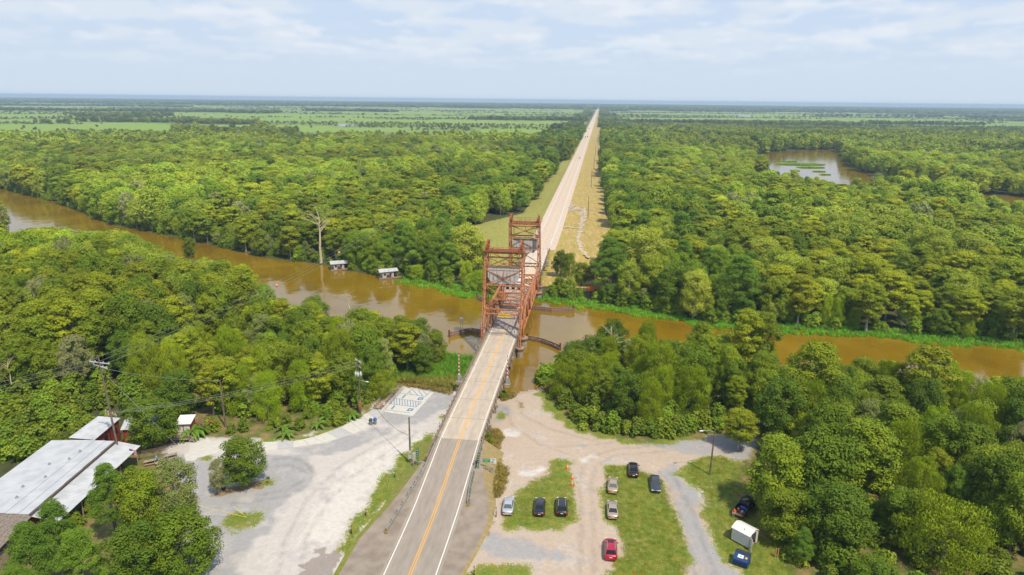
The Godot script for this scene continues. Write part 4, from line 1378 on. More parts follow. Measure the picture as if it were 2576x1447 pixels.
func pier(s: float, r: float, top: float, label: String):
	var t := thing("bridge_pier", label, "pier", RP(s, 0, 0), RY, "round concrete river piers")
	for l in [-5.1, 5.1]:
		var b := MB.new()
		b.lathe(Vector3(l, -4, 0), [Vector2(r, 0), Vector2(r, 4 + top - 0.75)], 16)
		part("shaft", b, concrete, t)
		var c := MB.new()
		c.lathe(Vector3(l, top - 0.75, 0), [Vector2(r + 0.001, 0), Vector2(r * 1.18, 0.1), Vector2(r * 1.18, 0.7), Vector2(r * 1.1, 0.75), Vector2(0, 0.75)], 16)
		part("cap", c, tmat(mcache["rusty_concrete"], Vector3(3, 3, 3), 0.9), t)
	var w := MB.new()
	w.bx(Vector3(0, top / 2 - 2.4, 0), Vector3(10.2 - 2 * r, top + 3.6, 0.7))
	part("web_wall", w, concrete, t)

func fender(pts: Array, label: String):
	var a: Vector3 = pts[0]
	var t := thing("timber_fender", label, "fender", Vector3(a.x, -1.3, a.z), 0, "timber fenders guarding the bridge piers")
	var o := Vector3(a.x, 0, a.z)
	for i in pts.size() - 1:
		var p: Vector3 = pts[i] - o
		var q: Vector3 = pts[i + 1] - o
		p.y = 0
		q.y = 0
		var n := Vector3(-(q - p).z, 0, (q - p).x).normalized()
		for k in 4:
			for f in [-1, 1]:
				if k < 3 or f < 0:
					var b := MB.new()
					var off: Vector3 = n * 0.28 * f
					b.bar(p + off + Vector3(0, 0.12 + k * 0.34, 0), q + off + Vector3(0, 0.12 + k * 0.34 + rng0.randf_range(-0.05, 0.05), 0), 0.26, 0.3)
					part("plank", b, timber, t)
		var m := maxi(1, int(p.distance_to(q) / 2.2))
		for k in m:
			var b := MB.new()
			var c := p.lerp(q, (k + 0.5) / m)
			b.tube(c + Vector3(0, -2, 0), c + Vector3(0, 1.15 + 0.2 * (k % 2), 0), 0.17, 0.16, 8)
			part("pile", b, timber, t)
	for e in [pts[0] - o, pts[pts.size() - 1] - o]:
		var b := MB.new()
		b.tube(Vector3(e.x, -2, e.z), Vector3(e.x, 2.1, e.z), 0.27, 0.25, 9)
		part("end_pile", b, mat(0.16, 0.06, 0.035), t)

func bridge():
	rust = tmat(ntex(81, 0.03, 4, [Color(0.14, 0.045, 0.025), Color(0.40, 0.11, 0.032), Color(0.60, 0.21, 0.055), Color(0.66, 0.40, 0.24), Color(0.42, 0.12, 0.06), Color(0.2, 0.06, 0.035)], 256, 10), Vector3(5, 5, 5), 0.85)
	rust_dark = tmat(ntex(82, 0.03, 4, [Color(0.16, 0.05, 0.03), Color(0.33, 0.085, 0.03), Color(0.46, 0.14, 0.045)], 256, 8), Vector3(2.2, 2.2, 2.2), 0.85)
	concrete = tmat(ntex(83, 0.025, 5, [Color(0.20, 0.175, 0.14), Color(0.33, 0.295, 0.24), Color(0.43, 0.39, 0.33)], 256, 8), Vector3(4, 6, 4), 0.9)
	mcache["rusty_concrete"] = ntex(84, 0.025, 4, [Color(0.28, 0.12, 0.06), Color(0.30, 0.20, 0.14), Color(0.38, 0.33, 0.28)], 128)
	timber = tmat(ntex(85, 0.03, 4, [Color(0.13, 0.075, 0.05), Color(0.27, 0.17, 0.125), Color(0.40, 0.29, 0.22)], 128, 8), Vector3(3, 0.6, 3), 0.9)
	wood = tmat(ntex(86, 0.03, 4, [Color(0.12, 0.09, 0.07), Color(0.25, 0.19, 0.145), Color(0.36, 0.30, 0.24)], 128, 8), Vector3(3, 1, 3), 0.9)
	galv = mat(0.42, 0.44, 0.46, 0.45, 0.35)
	tower(179.8, -1, 1.5, 25.4, "nearer rusty lift tower with the yellow clearance sign on its portal")
	tower(227.4, 1, 1.2, 24.2, "farther rusty lift tower at the far end of the lift span")
	lift_span()
	counterweight(177.0, 17.3, 21.7, "stained grey concrete counterweight hanging inside the nearer tower")
	counterweight(230.0, 14.2, 18.6, "pale concrete counterweight hanging inside the farther tower")
	operator_house()
	approach_span(117.0, [117.0, 125.3, 134.5, 143.9, 153.2, 162.5, 171.9, 180.9], "near approach span of concrete deck panels rising from the car park to the nearer tower")
	approach_span(226.2, [226.2, 235.4, 244.6, 253.8, 263.0, 272.2, 281.4, 290.0], "far approach span of pale concrete panels leading on to the highway")
	var i := 0
	for s in [125.3, 134.5, 143.9, 153.2, 162.5]:
		bent(s, ["concrete pile bent nearest the green sign, first under the near approach span", "second concrete pile bent from the car park end", "concrete pile bent beside the gate arms, third from the car park end", "fourth concrete pile bent, by the boat ramp's water", "last concrete pile bent before the near tower's round piers"][i])
		i += 1
	for s in [244.6, 253.8, 263.0, 272.2, 281.4]:
		bent(s, "concrete pile bent under the far approach span beyond the river")
	pier(171.5, 0.95, 1.45, "round concrete pier pair under the near tower's sloping legs")
	pier(179.8, 1.15, 1.4, "round concrete pier pair under the near tower's main columns")
	pier(227.4, 1.15, 1.1, "round concrete pier pair under the far tower's main columns")
	pier(235.7, 0.95, 1.1, "round concrete pier pair under the far tower's sloping legs")
	fender([Vector3(-17.84, -1.00, -184.77), Vector3(-11.88, -1.00, -189.20), Vector3(-8.25, -1.00, -187.18)], "timber fender left of the nearer tower, with a gauge box on it")
	fender([Vector3(4.47, -1.00, -182.92), Vector3(8.34, -1.00, -180.84), Vector3(10.92, -1.00, -178.17), Vector3(13.32, -1.00, -174.92)], "curved timber fender right of the nearer tower with weeds on it")
	fender([Vector3(-11.97, -1.00, -223.21), Vector3(-8.87, -1.00, -220.00)], "short timber fender left of the lift span on the far side")
	fender([Vector3(6.59, -1.00, -212.04), Vector3(12.57, -1.00, -209.88), Vector3(20.00, -1.00, -211.20)], "long timber fender right of the farther tower, out in the water")
	# abutment walls of the near approach
	for l in [-5.6, 5.9]:
		var t := thing("abutment_wall", "low concrete end wall %s of the bridge railing" % ("left" if l < 0 else "right"), "wall", RP(109.6, l, 0.5), RY)
		var b := MB.new()
		b.bx(Vector3(0, 0.6, 0), Vector3(0.3, 1.4, 0.3))
		b.bx(Vector3(signf(l) * 1.3, 0.6, 0), Vector3(0.3, 1.4, 0.3))
		part("post", b, concrete, t)
		for k in 2:
			var r := MB.new()
			r.bx(Vector3(signf(l) * 0.65, 0.55 + k * 0.5, 0), Vector3(1.0, 0.26, 0.18))
			part("rail", r, concrete, t)
	# continuous end railing down to the end walls
	for l in [-4.55, 4.55]:
		var t := thing("end_railing", "weathered post and rail fence %s of the ramp before the first deck panel" % ("left" if l < 0 else "right"), "railing", RP(109.5, l, 0), RY)
		for k in 5:
			var s := 109.6 + k * 1.75
			var b := MB.new()
			b.bx(Vector3(0, road_h(s) + 0.4, -(s - 109.5)), Vector3(0.2, 1.4, 0.22))
			part("rail_post", b, wood, t)
		for k in 2:
			var r := MB.new()
			r.bar(Vector3(0, road_h(109.5) + 0.5 + 0.4 * k, 0), Vector3(0, road_h(117) + 0.5 + 0.4 * k, -7.6), 0.13, 0.17)
			part("rail", r, wood, t)
	var cs := thing("clearance_sign", "yellow clearance sign hung low across the nearer tower's portal", "sign", RP(172.9, 0.75, 9.3), RY)
	var pb := MB.new()
	pb.bx(Vector3(0, 0.3, 0), Vector3(3.3, 0.85, 0.05))
	part("plate", pb, mat(0.80, 0.50, 0.02, 0.5), cs)
	text("CLEARANCE 14' 2\"", Vector3(0, 0.3, 0.035), 0.42, mat(0.02, 0.02, 0.02), cs)

func text(s: String, at: Vector3, size: float, m: Material, parent: Node3D, width := 0.0):
	var tm := TextMesh.new()
	tm.text = s
	var f := SystemFont.new()
	f.font_names = PackedStringArray(["Droid Sans"])
	tm.font = f
	tm.font_size = 32
	tm.pixel_size = size / 32.0
	tm.depth = 0.01
	var o := put("lettering", tm, m, parent, at)
	if width > 0:
		o.scale = Vector3(width, 1, 1)

# ---------------------------------------------------------------- street furniture and small things
func guardrail(pts: Array, label: String):
	var o: Vector3 = RP(pts[0][0], pts[0][1], road_h(pts[0][0]))
	var t := thing("guardrail", label, "guardrail", o)
	var line := []
	for i in pts.size() - 1:
		for k in 4:
			var f := k / 4.0
			var s: float = lerpf(pts[i][0], pts[i + 1][0], f)
			line.append(RP(s, lerpf(pts[i][1], pts[i + 1][1], f), road_h(s) * 0.94) - o)
	var e: Array = pts[pts.size() - 1]
	line.append(RP(e[0], e[1], road_h(e[0]) * 0.94) - o)
	for i in line.size() - 1:
		var b := MB.new()
		var n: Vector3 = (line[i + 1] - line[i]).cross(Vector3.UP).normalized()
		for q in [[0.80, 0.0, 0.05], [0.70, 0.05, 0.1], [0.62, 0.0, 0.05], [0.54, 0.05, 0.1], [0.46, 0.0, 0.05]]:
			b.bar(line[i] + n * q[1] + Vector3(0, q[0], 0), line[i + 1] + n * q[1] + Vector3(0, q[0], 0), 0.05, q[2])
		part("rail_beam", b, galv, t)
	var out := 1.0 if pts[0][1] > 0 else -1.0
	for i in range(0, line.size(), 1):
		var b := MB.new()
		var c: Vector3 = line[i] + RR * out * 0.22
		b.bx(c + Vector3(0, 0.3, 0), Vector3(0.2, 1.1, 0.22))
		part("post", b, wood if out < 0 or i % 3 else mat(0.1, 0.22, 0.12), t)

func stripes_plate(called: String, label: String, at: Vector3, h: float, up: float):
	var t := thing(called, label, "sign", at, RY)
	var p := MB.new()
	p.bx(Vector3(0, up * 0.5 + h * 0.4, -0.05), Vector3(0.08, up + h * 0.8, 0.08))
	part("post", p, galv, t)
	var b := MB.new()
	b.bx(Vector3(0, up + h / 2, 0), Vector3(0.46, h, 0.03))
	var pl := part("plate", b, mat(0.82, 0.52, 0.02, 0.5), t)
	for k in 4:
		var s := MB.new()
		var y := up + h * (0.02 + k * 0.25)
		s.prism(PackedVector2Array([Vector2(-0.22, y + h * 0.17), Vector2(0.22, y), Vector2(0.22, y + h * 0.11), Vector2(-0.22, minf(y + h * 0.28, up + h))]), Transform3D(Basis.IDENTITY, Vector3(0, 0, 0.016)), 0.004)
		part("black_stripe", s, mat(0.02, 0.02, 0.02), pl)

func signal_head(at: Vector3, label: String):
	var t := thing("bridge_signal", label, "traffic signal", at, RY)
	var p := MB.new()
	p.tube(Vector3(0, -0.3, 0), Vector3(0, 4.2, 0), 0.08, 0.07, 8)
	part("post", p, mat(0.08, 0.24, 0.13, 0.6), t)
	var b := MB.new()
	b.bx(Vector3(0, 3.0, 0.12), Vector3(0.36, 1.75, 0.24))
	part("housing", b, mat(0.03, 0.10, 0.06, 0.6), t)
	for k in 4:
		var v := MB.new()
		var c := Vector3(0, 2.35 + k * 0.43, 0.25)
		for i in 8:
			var a0 := PI * i / 8.0
			var a1 := PI * (i + 1) / 8.0
			v.quad(c + Vector3(cos(a0), sin(a0), 0) * 0.18, c + Vector3(cos(a1), sin(a1), 0) * 0.18, c + Vector3(cos(a1) * 0.18, sin(a1) * 0.18, 0.32), c + Vector3(cos(a0) * 0.18, sin(a0) * 0.18, 0.32))
		var vm := mat(0.22, 0.42, 0.33, 0.5)
		vm.cull_mode = BaseMaterial3D.CULL_DISABLED
		part("visor", v, vm, t)
		var l := MB.new()
		l.tube(c - Vector3(0, 0, 0.02), c + Vector3(0, 0, 0.02), 0.15, 0.15, 10)
		part("lens", l, mat([0.02, 0.2, 0.25, 0.03][k], [0.12, 0.12, 0.02, 0.03][k], 0.03, 0.2), t)

func gate(at: Vector3, label: String, turn := RY):
	var t := thing("crossing_gate", label, "barrier", at, turn, "raised gate arms at the ends of the approach spans")
	var b := MB.new()
	b.bx(Vector3(0, -0.4, 0), Vector3(1.3, 0.7, 1.3))
	part("platform", b, concrete, t)
	b = MB.new()
	b.bx(Vector3(0, 0.7, 0), Vector3(0.6, 1.5, 0.55))
	part("housing", b, galv, t)
	b = MB.new()
	b.bx(Vector3(0.45, 0.6, 0.1), Vector3(0.25, 0.7, 0.35))
	part("counterweight_arm", b, mat(0.3, 0.32, 0.33), t)
	for k in 12:
		b = MB.new()
		b.bx(Vector3(0, 1.5 + k * 0.44 + 0.22, 0.3), Vector3(0.24 - k * 0.008, 0.44, 0.07))
		part("arm_band", b, mat(0.55, 0.02, 0.03, 0.5) if k % 2 else mat(0.8, 0.8, 0.8, 0.5), t)
	b = MB.new()
	b.lathe(Vector3(-0.3, 3.1, 0.3), [Vector2(0, 0), Vector2(0.14, 0.03), Vector2(0.14, 0.2), Vector2(0, 0.24)], 8)
	part("warning_lamp", b, mat(0.25, 0.02, 0.03, 0.3), t)

func marker_post(at: Vector3, label: String, h := 1.25):
	var t := thing("marker_post", label, "post", at, RY)
	var b := MB.new()
	b.bx(Vector3(0, h / 2 - 0.1, 0), Vector3(0.14, h + 0.2, 0.14))
	part("post", b, mat(0.055, 0.035, 0.03), t)
	b = MB.new()
	b.bx(Vector3(0, h * 0.78, 0.075), Vector3(0.12, h * 0.3, 0.012))
	part("reflector", b, mat(0.5, 0.5, 0.5, 0.4), t)

func cone(at: Vector3, label: String):
	var t := thing("traffic_cone", label, "traffic cone", at, 0.2, "orange cones in a row beside the drive")
	var b := MB.new()
	b.bx(Vector3(0, 0.03, 0), Vector3(0.5, 0.06, 0.5))
	part("base", b, mat(0.75, 0.12, 0.01, 0.6), t)
	b = MB.new()
	b.lathe(Vector3(0, 0.06, 0), [Vector2(0.2, 0), Vector2(0.055, 0.95), Vector2(0, 0.96)], 12)
	part("body", b, mat(0.85, 0.14, 0.01, 0.6), t)
	for k in [0.45, 0.7]:
		b = MB.new()
		var r := lerpf(0.2, 0.055, k / 0.95)
		b.lathe(Vector3(0, 0.06 + k, 0), [Vector2(r + 0.006, 0), Vector2(r - 0.014, 0.13)], 12)
		part("white_band", b, mat(0.8, 0.8, 0.8, 0.5), t)

var pole_mat: StandardMaterial3D
func pole(at: Vector3, h: float, lean: Vector2, label: String, arms: Array, group := "") -> Node3D:
	var t := thing("utility_pole", label, "utility pole", at, 0.0, group)
	var b := MB.new()
	b.tube(Vector3(0, -0.5, 0), Vector3(lean.x, h, lean.y), 0.2, 0.13, 9)
	part("pole", b, pole_mat, t)
	for a in arms:     # [height, half length, heading, material]
		var c: Vector3 = Vector3(lean.x, h, lean.y) * (a[0] / h)
		var d := Vector3(cos(a[2]), 0, sin(a[2]))
		b = MB.new()
		b.bar(c - d * a[1], c + d * a[1], 0.12, 0.16)
		var am := part("cross_arm", b, a[3], t)
		for k in 4:
			var e: Vector3 = c + d * a[1] * [-0.92, -0.4, 0.4, 0.92][k]
			b = MB.new()
			b.lathe(e + Vector3(0, 0.08, 0), [Vector2(0.05, 0), Vector2(0.09, 0.1), Vector2(0.05, 0.16), Vector2(0.09, 0.22), Vector2(0, 0.3)], 7)
			part("insulator", b, mat(0.55, 0.56, 0.58, 0.3), am)
	return t

func wire(a: Vector3, e: Vector3, sag: float, label: String, group := "", r := 0.035, m: Material = null, n := 14):
	var b := MB.new()
	var pts := []
	for i in n + 1:
		var t := float(i) / n
		pts.append(a.lerp(e, t) - Vector3(0, sag * 4 * t * (1 - t), 0) - a)
	b.path(pts, r, 4)
	var o := put("power_line", b.mesh(), m if m else mat(0.22, 0.27, 0.25, 0.5), self, a)
	tag(o, label, "cable", group)

func street_lamp_arm(t: Node3D, at: Vector3, to: Vector3):
	var b := MB.new()
	b.path([at, at.lerp(to, 0.5) + Vector3(0, 0.12, 0), to], 0.045, 6)
	part("lamp_arm", b, galv, t)
	b = MB.new()
	var d := (to - at)
	d.y = 0
	d = d.normalized()
	var rings := []
	for q in [[0.0, 0.06], [0.15, 0.16], [0.55, 0.19], [0.8, 0.1]]:
		var ring := []
		for i in 8:
			var ang := TAU * i / 8
			ring.append(to + d * q[0] + d.cross(Vector3.UP) * cos(ang) * q[1] + Vector3(0, sin(ang) * q[1] * 0.6, 0))
		rings.append(ring)
	b.loft(rings)
	part("lamp_head", b, mat(0.72, 0.74, 0.76, 0.4), t)

func picnic_table(at: Vector3, turn: float, label: String):
	var t := thing("picnic_table", label, "table", at, turn, "picnic tables outside the long building")
	var wd := tmat(mcache["plank"], Vector3(2, 1, 2), 0.9, false)
	for k in 5:
		var b := MB.new()
		b.bx(Vector3(0, 0.75, -0.32 + k * 0.16), Vector3(2.0, 0.045, 0.14))
		part("table_plank", b, wd, t)
	for s in [-1, 1]:
		for k in 2:
			var b := MB.new()
			b.bx(Vector3(0, 0.45, s * (0.66 + k * 0.14)), Vector3(2.0, 0.045, 0.125))
			part("bench_plank", b, wd, t)
		var b := MB.new()
		b.bar(Vector3(0.7 * s, 0, -0.65), Vector3(0.7 * s, 0.72, -0.25), 0.05, 0.1)
		b.bar(Vector3(0.7 * s, 0, 0.65), Vector3(0.7 * s, 0.72, 0.25), 0.05, 0.1)
		b.bar(Vector3(0.76 * s, 0.4, -0.8), Vector3(0.76 * s, 0.4, 0.8), 0.05, 0.1)
		part("leg_frame", b, wd, t)

# a seated figure: tapered limbs joined with a smooth minimum, meshed as surface nets
func figure(bones: Array, lo: Vector3, hi: Vector3, cell: float, pick: Callable) -> ArrayMesh:
	var n := Vector3i(((hi - lo) / cell).ceil()) + Vector3i.ONE
	var f := PackedFloat32Array()
	f.resize(n.x * n.y * n.z)
	var i := 0
	for z in n.z:
		for y in n.y:
			for x in n.x:
				var p := lo + Vector3(x, y, z) * cell
				var d := 9.0
				for b in bones:
					var ab: Vector3 = b[1] - b[0]
					var t := clampf((p - b[0]).dot(ab) / maxf(ab.length_squared(), 1e-6), 0, 1)
					var e: float = p.distance_to(b[0] + ab * t) - lerpf(b[2], b[3], t)
					var h := maxf(0.035 - absf(d - e), 0.0) / 0.035
					d = minf(d, e) - h * h * 0.035 * 0.25
				f[i] = d
				i += 1
	var idx := {}
	var m := MB.new()
	m.use_c = true
	m.group = 1
	var off := [Vector3i(0, 0, 0), Vector3i(1, 0, 0), Vector3i(0, 1, 0), Vector3i(1, 1, 0), Vector3i(0, 0, 1), Vector3i(1, 0, 1), Vector3i(0, 1, 1), Vector3i(1, 1, 1)]
	for z in n.z - 1:
		for y in n.y - 1:
			for x in n.x - 1:
				var s := Vector3.ZERO
				var c := 0
				for k in 8:
					for ax in 3:
						if not (k & (1 << ax)):
							var a: Vector3i = off[k]
							var b: Vector3i = off[k | (1 << ax)]
							var fa := f[(x + a.x) + n.x * ((y + a.y) + n.y * (z + a.z))]
							var fb := f[(x + b.x) + n.x * ((y + b.y) + n.y * (z + b.z))]
							if (fa < 0) != (fb < 0):
								s += Vector3(a).lerp(Vector3(b), fa / (fa - fb))
								c += 1
				if c > 0:
					idx[Vector3i(x, y, z)] = lo + (Vector3(x, y, z) + s / c) * cell
	for q in idx:
		for ax in 3:
			var d := Vector3i.ZERO
			d[ax] = 1
			var u := Vector3i.ZERO
			u[(ax + 1) % 3] = 1
			var w := Vector3i.ZERO
			w[(ax + 2) % 3] = 1
			var e: Vector3i = q + d
			var fa := f[q.x + n.x * (q.y + n.y * q.z)]
			var fb := f[e.x + n.x * (e.y + n.y * e.z)]
			if (fa < 0) == (fb < 0) or not (idx.has(q - u) and idx.has(q - w) and idx.has(q - u - w)):
				continue
			m.col = pick.call(lo + (Vector3(q) + Vector3(d) * 0.5) * cell)
			if fa < 0: m.quad(idx[q - u - w], idx[q - w], idx[q], idx[q - u])
			else: m.quad(idx[q - u - w], idx[q - u], idx[q], idx[q - w])
	return m.mesh()

func person(label: String, at: Vector3, turn: float, shirt: Color, trousers: Color, skin: Color, hair: Color):
	# sits on a seat 0.45 m high, facing -z, leaning a little forward, hands on the thighs
	var t := thing("person", label, "person", at, turn)
	var hip := Vector3(0, 0.55, 0.05)
	var chest := Vector3(0, 0.92, -0.02)
	var neck := Vector3(0, 1.12, -0.06)
	var head := Vector3(0, 1.27, -0.10)
	var bones := [[hip, chest, 0.145, 0.155], [chest, chest + Vector3(0, 0.12, -0.02), 0.15, 0.11], [neck - Vector3(0, 0.04, 0), head, 0.055, 0.055], [head + Vector3(0, -0.03, -0.02), head + Vector3(0, 0.04, 0.01), 0.08, 0.095], [head + Vector3(0, -0.01, -0.10), head + Vector3(0, -0.03, -0.11), 0.018, 0.022]]
	for s in [-1.0, 1.0]:
		bones.append([chest + Vector3(0.17 * s, 0.1, 0), Vector3(0.25 * s, 0.78, -0.06), 0.062, 0.048])
		bones.append([Vector3(0.25 * s, 0.78, -0.06), Vector3(0.17 * s, 0.64, -0.28), 0.046, 0.033])
		bones.append([Vector3(0.17 * s, 0.64, -0.28), Vector3(0.15 * s, 0.625, -0.36), 0.034, 0.03])
		for k in 4:
			bones.append([Vector3((0.12 + k * 0.022) * s, 0.625, -0.36), Vector3((0.11 + k * 0.024) * s, 0.60, -0.45 + absf(k - 1.4) * 0.012), 0.011, 0.009])
		bones.append([Vector3(0.12 * s, 0.63, -0.33), Vector3(0.075 * s, 0.62, -0.38), 0.012, 0.009])
		bones.append([hip + Vector3(0.09 * s, -0.01, 0), Vector3(0.12 * s, 0.53, -0.42), 0.09, 0.062])
		bones.append([Vector3(0.12 * s, 0.53, -0.42), Vector3(0.12 * s, 0.1, -0.42), 0.06, 0.042])
		bones.append([Vector3(0.12 * s, 0.06, -0.40), Vector3(0.13 * s, 0.035, -0.58), 0.042, 0.035])
	var pick := func(p: Vector3) -> Color:
		if p.y > 1.28 + (p.z + 0.10) * -0.5: return hair
		if p.y > 1.1: return skin
		if p.y < 0.09: return Color(0.03, 0.03, 0.03)
		if absf(p.x) > 0.13 and p.y > 0.585 and p.z < -0.1: return skin
		if p.y < 0.62: return trousers
		return shirt
	var m := StandardMaterial3D.new()
	m.vertex_color_use_as_albedo = true
	m.roughness = 0.8
	put("body", figure(bones, Vector3(-0.4, -0.02, -0.68), Vector3(0.4, 1.42, 0.26), 0.024, pick), m, t)

func leafy_plant(at: Vector3, h: float, n: int, label: String, group: String, called: String, category: String):
	var t := thing(called, label, category, at, rng0.randf() * TAU, group)
	var b := MB.new()
	b.use_c = true
	for i in n:
		var a := TAU * i / n + rng0.randf_range(-0.2, 0.2)
		var d := Vector3(cos(a), 0, sin(a))
		var s := d.cross(Vector3.UP)
		var l := h * rng0.randf_range(0.75, 1.1)
		var up := rng0.randf_range(0.55, 1.0)
		var pts := []
		for k in 6:
			var f := k / 5.0
			pts.append(Vector3(0, h * 0.25, 0) + d * l * f * 0.95 + Vector3(0, l * (up * f - 1.0 * f * f), 0))
		b.col = Color(0.10, 0.19, 0.02) * rng0.randf_range(0.75, 1.3)
		for k in 5:
			var w0: float = [0.04, 0.2, 0.26, 0.24, 0.15, 0.02][k] * h * 0.5
			var w1: float = [0.04, 0.2, 0.26, 0.24, 0.15, 0.02][k + 1] * h * 0.5
			b.quad(pts[k], pts[k] + s * w0 + Vector3(0, w0 * 0.4, 0), pts[k + 1] + s * w1 + Vector3(0, w1 * 0.4, 0), pts[k + 1])
			b.quad(pts[k] - s * w0 + Vector3(0, w0 * 0.4, 0), pts[k], pts[k + 1], pts[k + 1] - s * w1 + Vector3(0, w1 * 0.4, 0))
	part("leaves", b, leaf_mat(1.0), t)
	var st := MB.new()
	st.tube(Vector3(0, -0.1, 0), Vector3(0, h * 0.3, 0), 0.12, 0.08, 7)
	part("stem", st, bark["brown"], t)

func furniture():
	mcache["plank"] = ntex(87, 0.03, 4, [Color(0.20, 0.15, 0.10), Color(0.36, 0.28, 0.2), Color(0.47, 0.39, 0.3)], 128, 8)
	pole_mat = tmat(ntex(88, 0.03, 4, [Color(0.10, 0.07, 0.055), Color(0.18, 0.135, 0.10), Color(0.27, 0.22, 0.17)], 128, 8), Vector3(0.8, 5, 0.8), 0.9, false)
	guardrail([[114.5, -4.15], [106, -4.35], [99.9, -5.1], [90.6, -6.0]], "long galvanised guardrail along the left of the road before the bridge")
	guardrail([[114.5, 4.4], [107, 4.3], [103, 4.45], [99.0, 4.9]], "short galvanised guardrail on the right of the road before the bridge")
	stripes_plate("hazard_marker", "yellow and black striped marker at the left end wall of the bridge", RP(109.9, -4.75, 1.0), 1.15, 1.0)
	stripes_plate("hazard_marker", "yellow and black striped marker at the right end wall, below the green sign's height", RP(110.4, 4.45, 1.0), 1.15, 1.0)
	stripes_plate("hazard_marker", "small striped marker on the near end of the short right guardrail", RP(98.7, 4.95, 0.4), 0.5, 0.3)
	stripes_plate("hazard_marker", "small striped marker on the near end of the long left guardrail", RP(90.3, -6.05, 0.2), 0.4, 0.3)
	signal_head(RP(109.2, -6.0, 0.7), "four lens green signal on a post beside the grey meter boxes")
	signal_head(RP(109.0, 5.0, 0.8), "four lens green signal on a post to the left of the green sign")
	gate(RP(143.9, -5.5, 3.0), "raised red and white gate arm left of the near approach span")
	gate(RP(143.9, 5.5, 3.0), "raised red and white gate arm right of the near approach span")
	gate(RP(262.5, -5.4, 2.4), "far red and white gate arm left of the road beyond the river")
	gate(RP(262.5, 5.4, 2.4), "far red and white gate arm right of the road beyond the river")
	# green and white signs by the ramp
	var t := thing("green_sign", "green place name sign on a post right of the ramp", "sign", Vector3(-4.2, 0, -108.0), RY)
	var b := MB.new()
	b.bx(Vector3(0, 1.55, -0.04), Vector3(0.07, 3.3, 0.06))
	part("post", b, galv, t)
	b = MB.new()
	b.bx(Vector3(0, 3.05, 0), Vector3(1.25, 0.68, 0.03))
	part("plate", b, mat(0.01, 0.30, 0.15, 0.5), t)
	text("West Pearl", Vector3(0, 3.19, 0.02), 0.23, mat(0.75, 0.78, 0.76), t)
	text("River", Vector3(0, 2.93, 0.02), 0.23, mat(0.75, 0.78, 0.76), t)
	t = thing("weight_limit_sign", "white weight limit sign with two truck outlines beside the green sign", "sign", Vector3(-2.95, 0, -108.0), RY)
	b = MB.new()
	b.bx(Vector3(0, 1.5, -0.04), Vector3(0.08, 3.2, 0.06))
	part("post", b, galv, t)
	b = MB.new()
	b.bx(Vector3(0, 2.95, 0), Vector3(0.98, 1.0, 0.03))
	part("plate", b, mat(0.8, 0.8, 0.8, 0.5), t)
	text("WEIGHT", Vector3(0, 3.31, 0.02), 0.19, mat(0.02, 0.02, 0.02), t)
	text("LIMIT", Vector3(0, 3.12, 0.02), 0.19, mat(0.02, 0.02, 0.02), t)
	for k in 2:
		b = MB.new()
		b.bx(Vector3(-0.2, 2.86 - k * 0.25, 0.02), Vector3(0.3 + 0.1 * k, 0.11, 0.01))
		b.bx(Vector3(0.05 + 0.05 * k, 2.84 - k * 0.25, 0.02), Vector3(0.1, 0.08, 0.01))
		part("truck_outline", b, mat(0.02, 0.02, 0.02), t)
	marker_post(Vector3(-20.27, 0.00, -106.99), "dark marker post on the left verge, the one nearest the meter boxes")
	marker_post(Vector3(-22.97, 0.00, -95.48), "dark marker post midway down the left grass verge")
	marker_post(Vector3(-24.20, 0.00, -90.75), "dark marker post lowest on the left grass verge", 1.5)
	marker_post(Vector3(-14.35, 0.00, -126.18), "dark marker post beside the bridge railing near the parking slab", 1.2)
	marker_post(Vector3(-2.15, 0.00, -95.54), "thin black post beside the silver sedan", 1.8)
	marker_post(Vector3(-4.88, 0.00, -81.63), "dark post at the right edge of the shoulder, nearest the camera", 1.5)
	cone(Vector3(10.38, 0.00, -110.42), "orange traffic cone standing alone, farthest of the three")
	cone(Vector3(10.99, 0.00, -107.03), "middle orange traffic cone of the three by the gravel drive")
	cone(Vector3(10.79, 0.00, -104.94), "orange traffic cone nearest the parked black cars")
	for k in 2:
		t = thing("orange_stake", ["left orange stake at the near end of the lawn behind the red car", "right orange stake at the near end of the lawn behind the red car"][k], "stake", Vector3(17.6 + k * 1.1, 0, -81.4))
		b = MB.new()
		b.tube(Vector3(0, -0.1, 0), Vector3(0, 1.0, 0), 0.06, 0.05, 8)
		part("stake", b, mat(0.85, 0.16, 0.01), t)
		b = MB.new()
		b.bx(Vector3(0, 0.02, 0), Vector3(0.35, 0.05, 0.35))
		part("base", b, mat(0.03, 0.03, 0.03), t)
	# poles, lamps and cables
	var white := mat(0.62, 0.63, 0.64, 0.6)
	var tan := mat(0.40, 0.25, 0.12, 0.8)
	var big := Vector3(-70.1, 0, -110.1)
	pole(big, 21.4, Vector2(-1.0, 0.3), "tallest utility pole, leaning, with pale cross arms beside the long white roof", [[20.0, 2.1, 0.25, white], [19.3, 1.9, 0.45, white], [10.4, 1.5, 0.5, tan], [10.0, 1.3, 0.3, tan]])
	pole(Vector3(-57.6, 0, -125.4), 10.2, Vector2(-0.15, 0), "plain short utility pole in front of the willows", [])
	var p3 := pole(Vector3(-31.9, 0, -132.4), 12.0, Vector2(0.1, 0), "utility pole with transformers and a lamp beside the parking slab's path", [[11.8, 1.3, 0.9, white], [10.6, 1.2, 0.9, tan]])
	for k in 3:
		b = MB.new()
		b.lathe(Vector3(-0.45 + k * 0.5, 8.5, 0.4 - absf(k - 1) * 0.25), [Vector2(0.0, 0), Vector2(0.24, 0.02), Vector2(0.25, 0.8), Vector2(0.12, 0.92), Vector2(0.05, 1.15), Vector2(0, 1.16)], 10)
		part("transformer", b, mat(0.52, 0.56, 0.6, 0.4), p3)
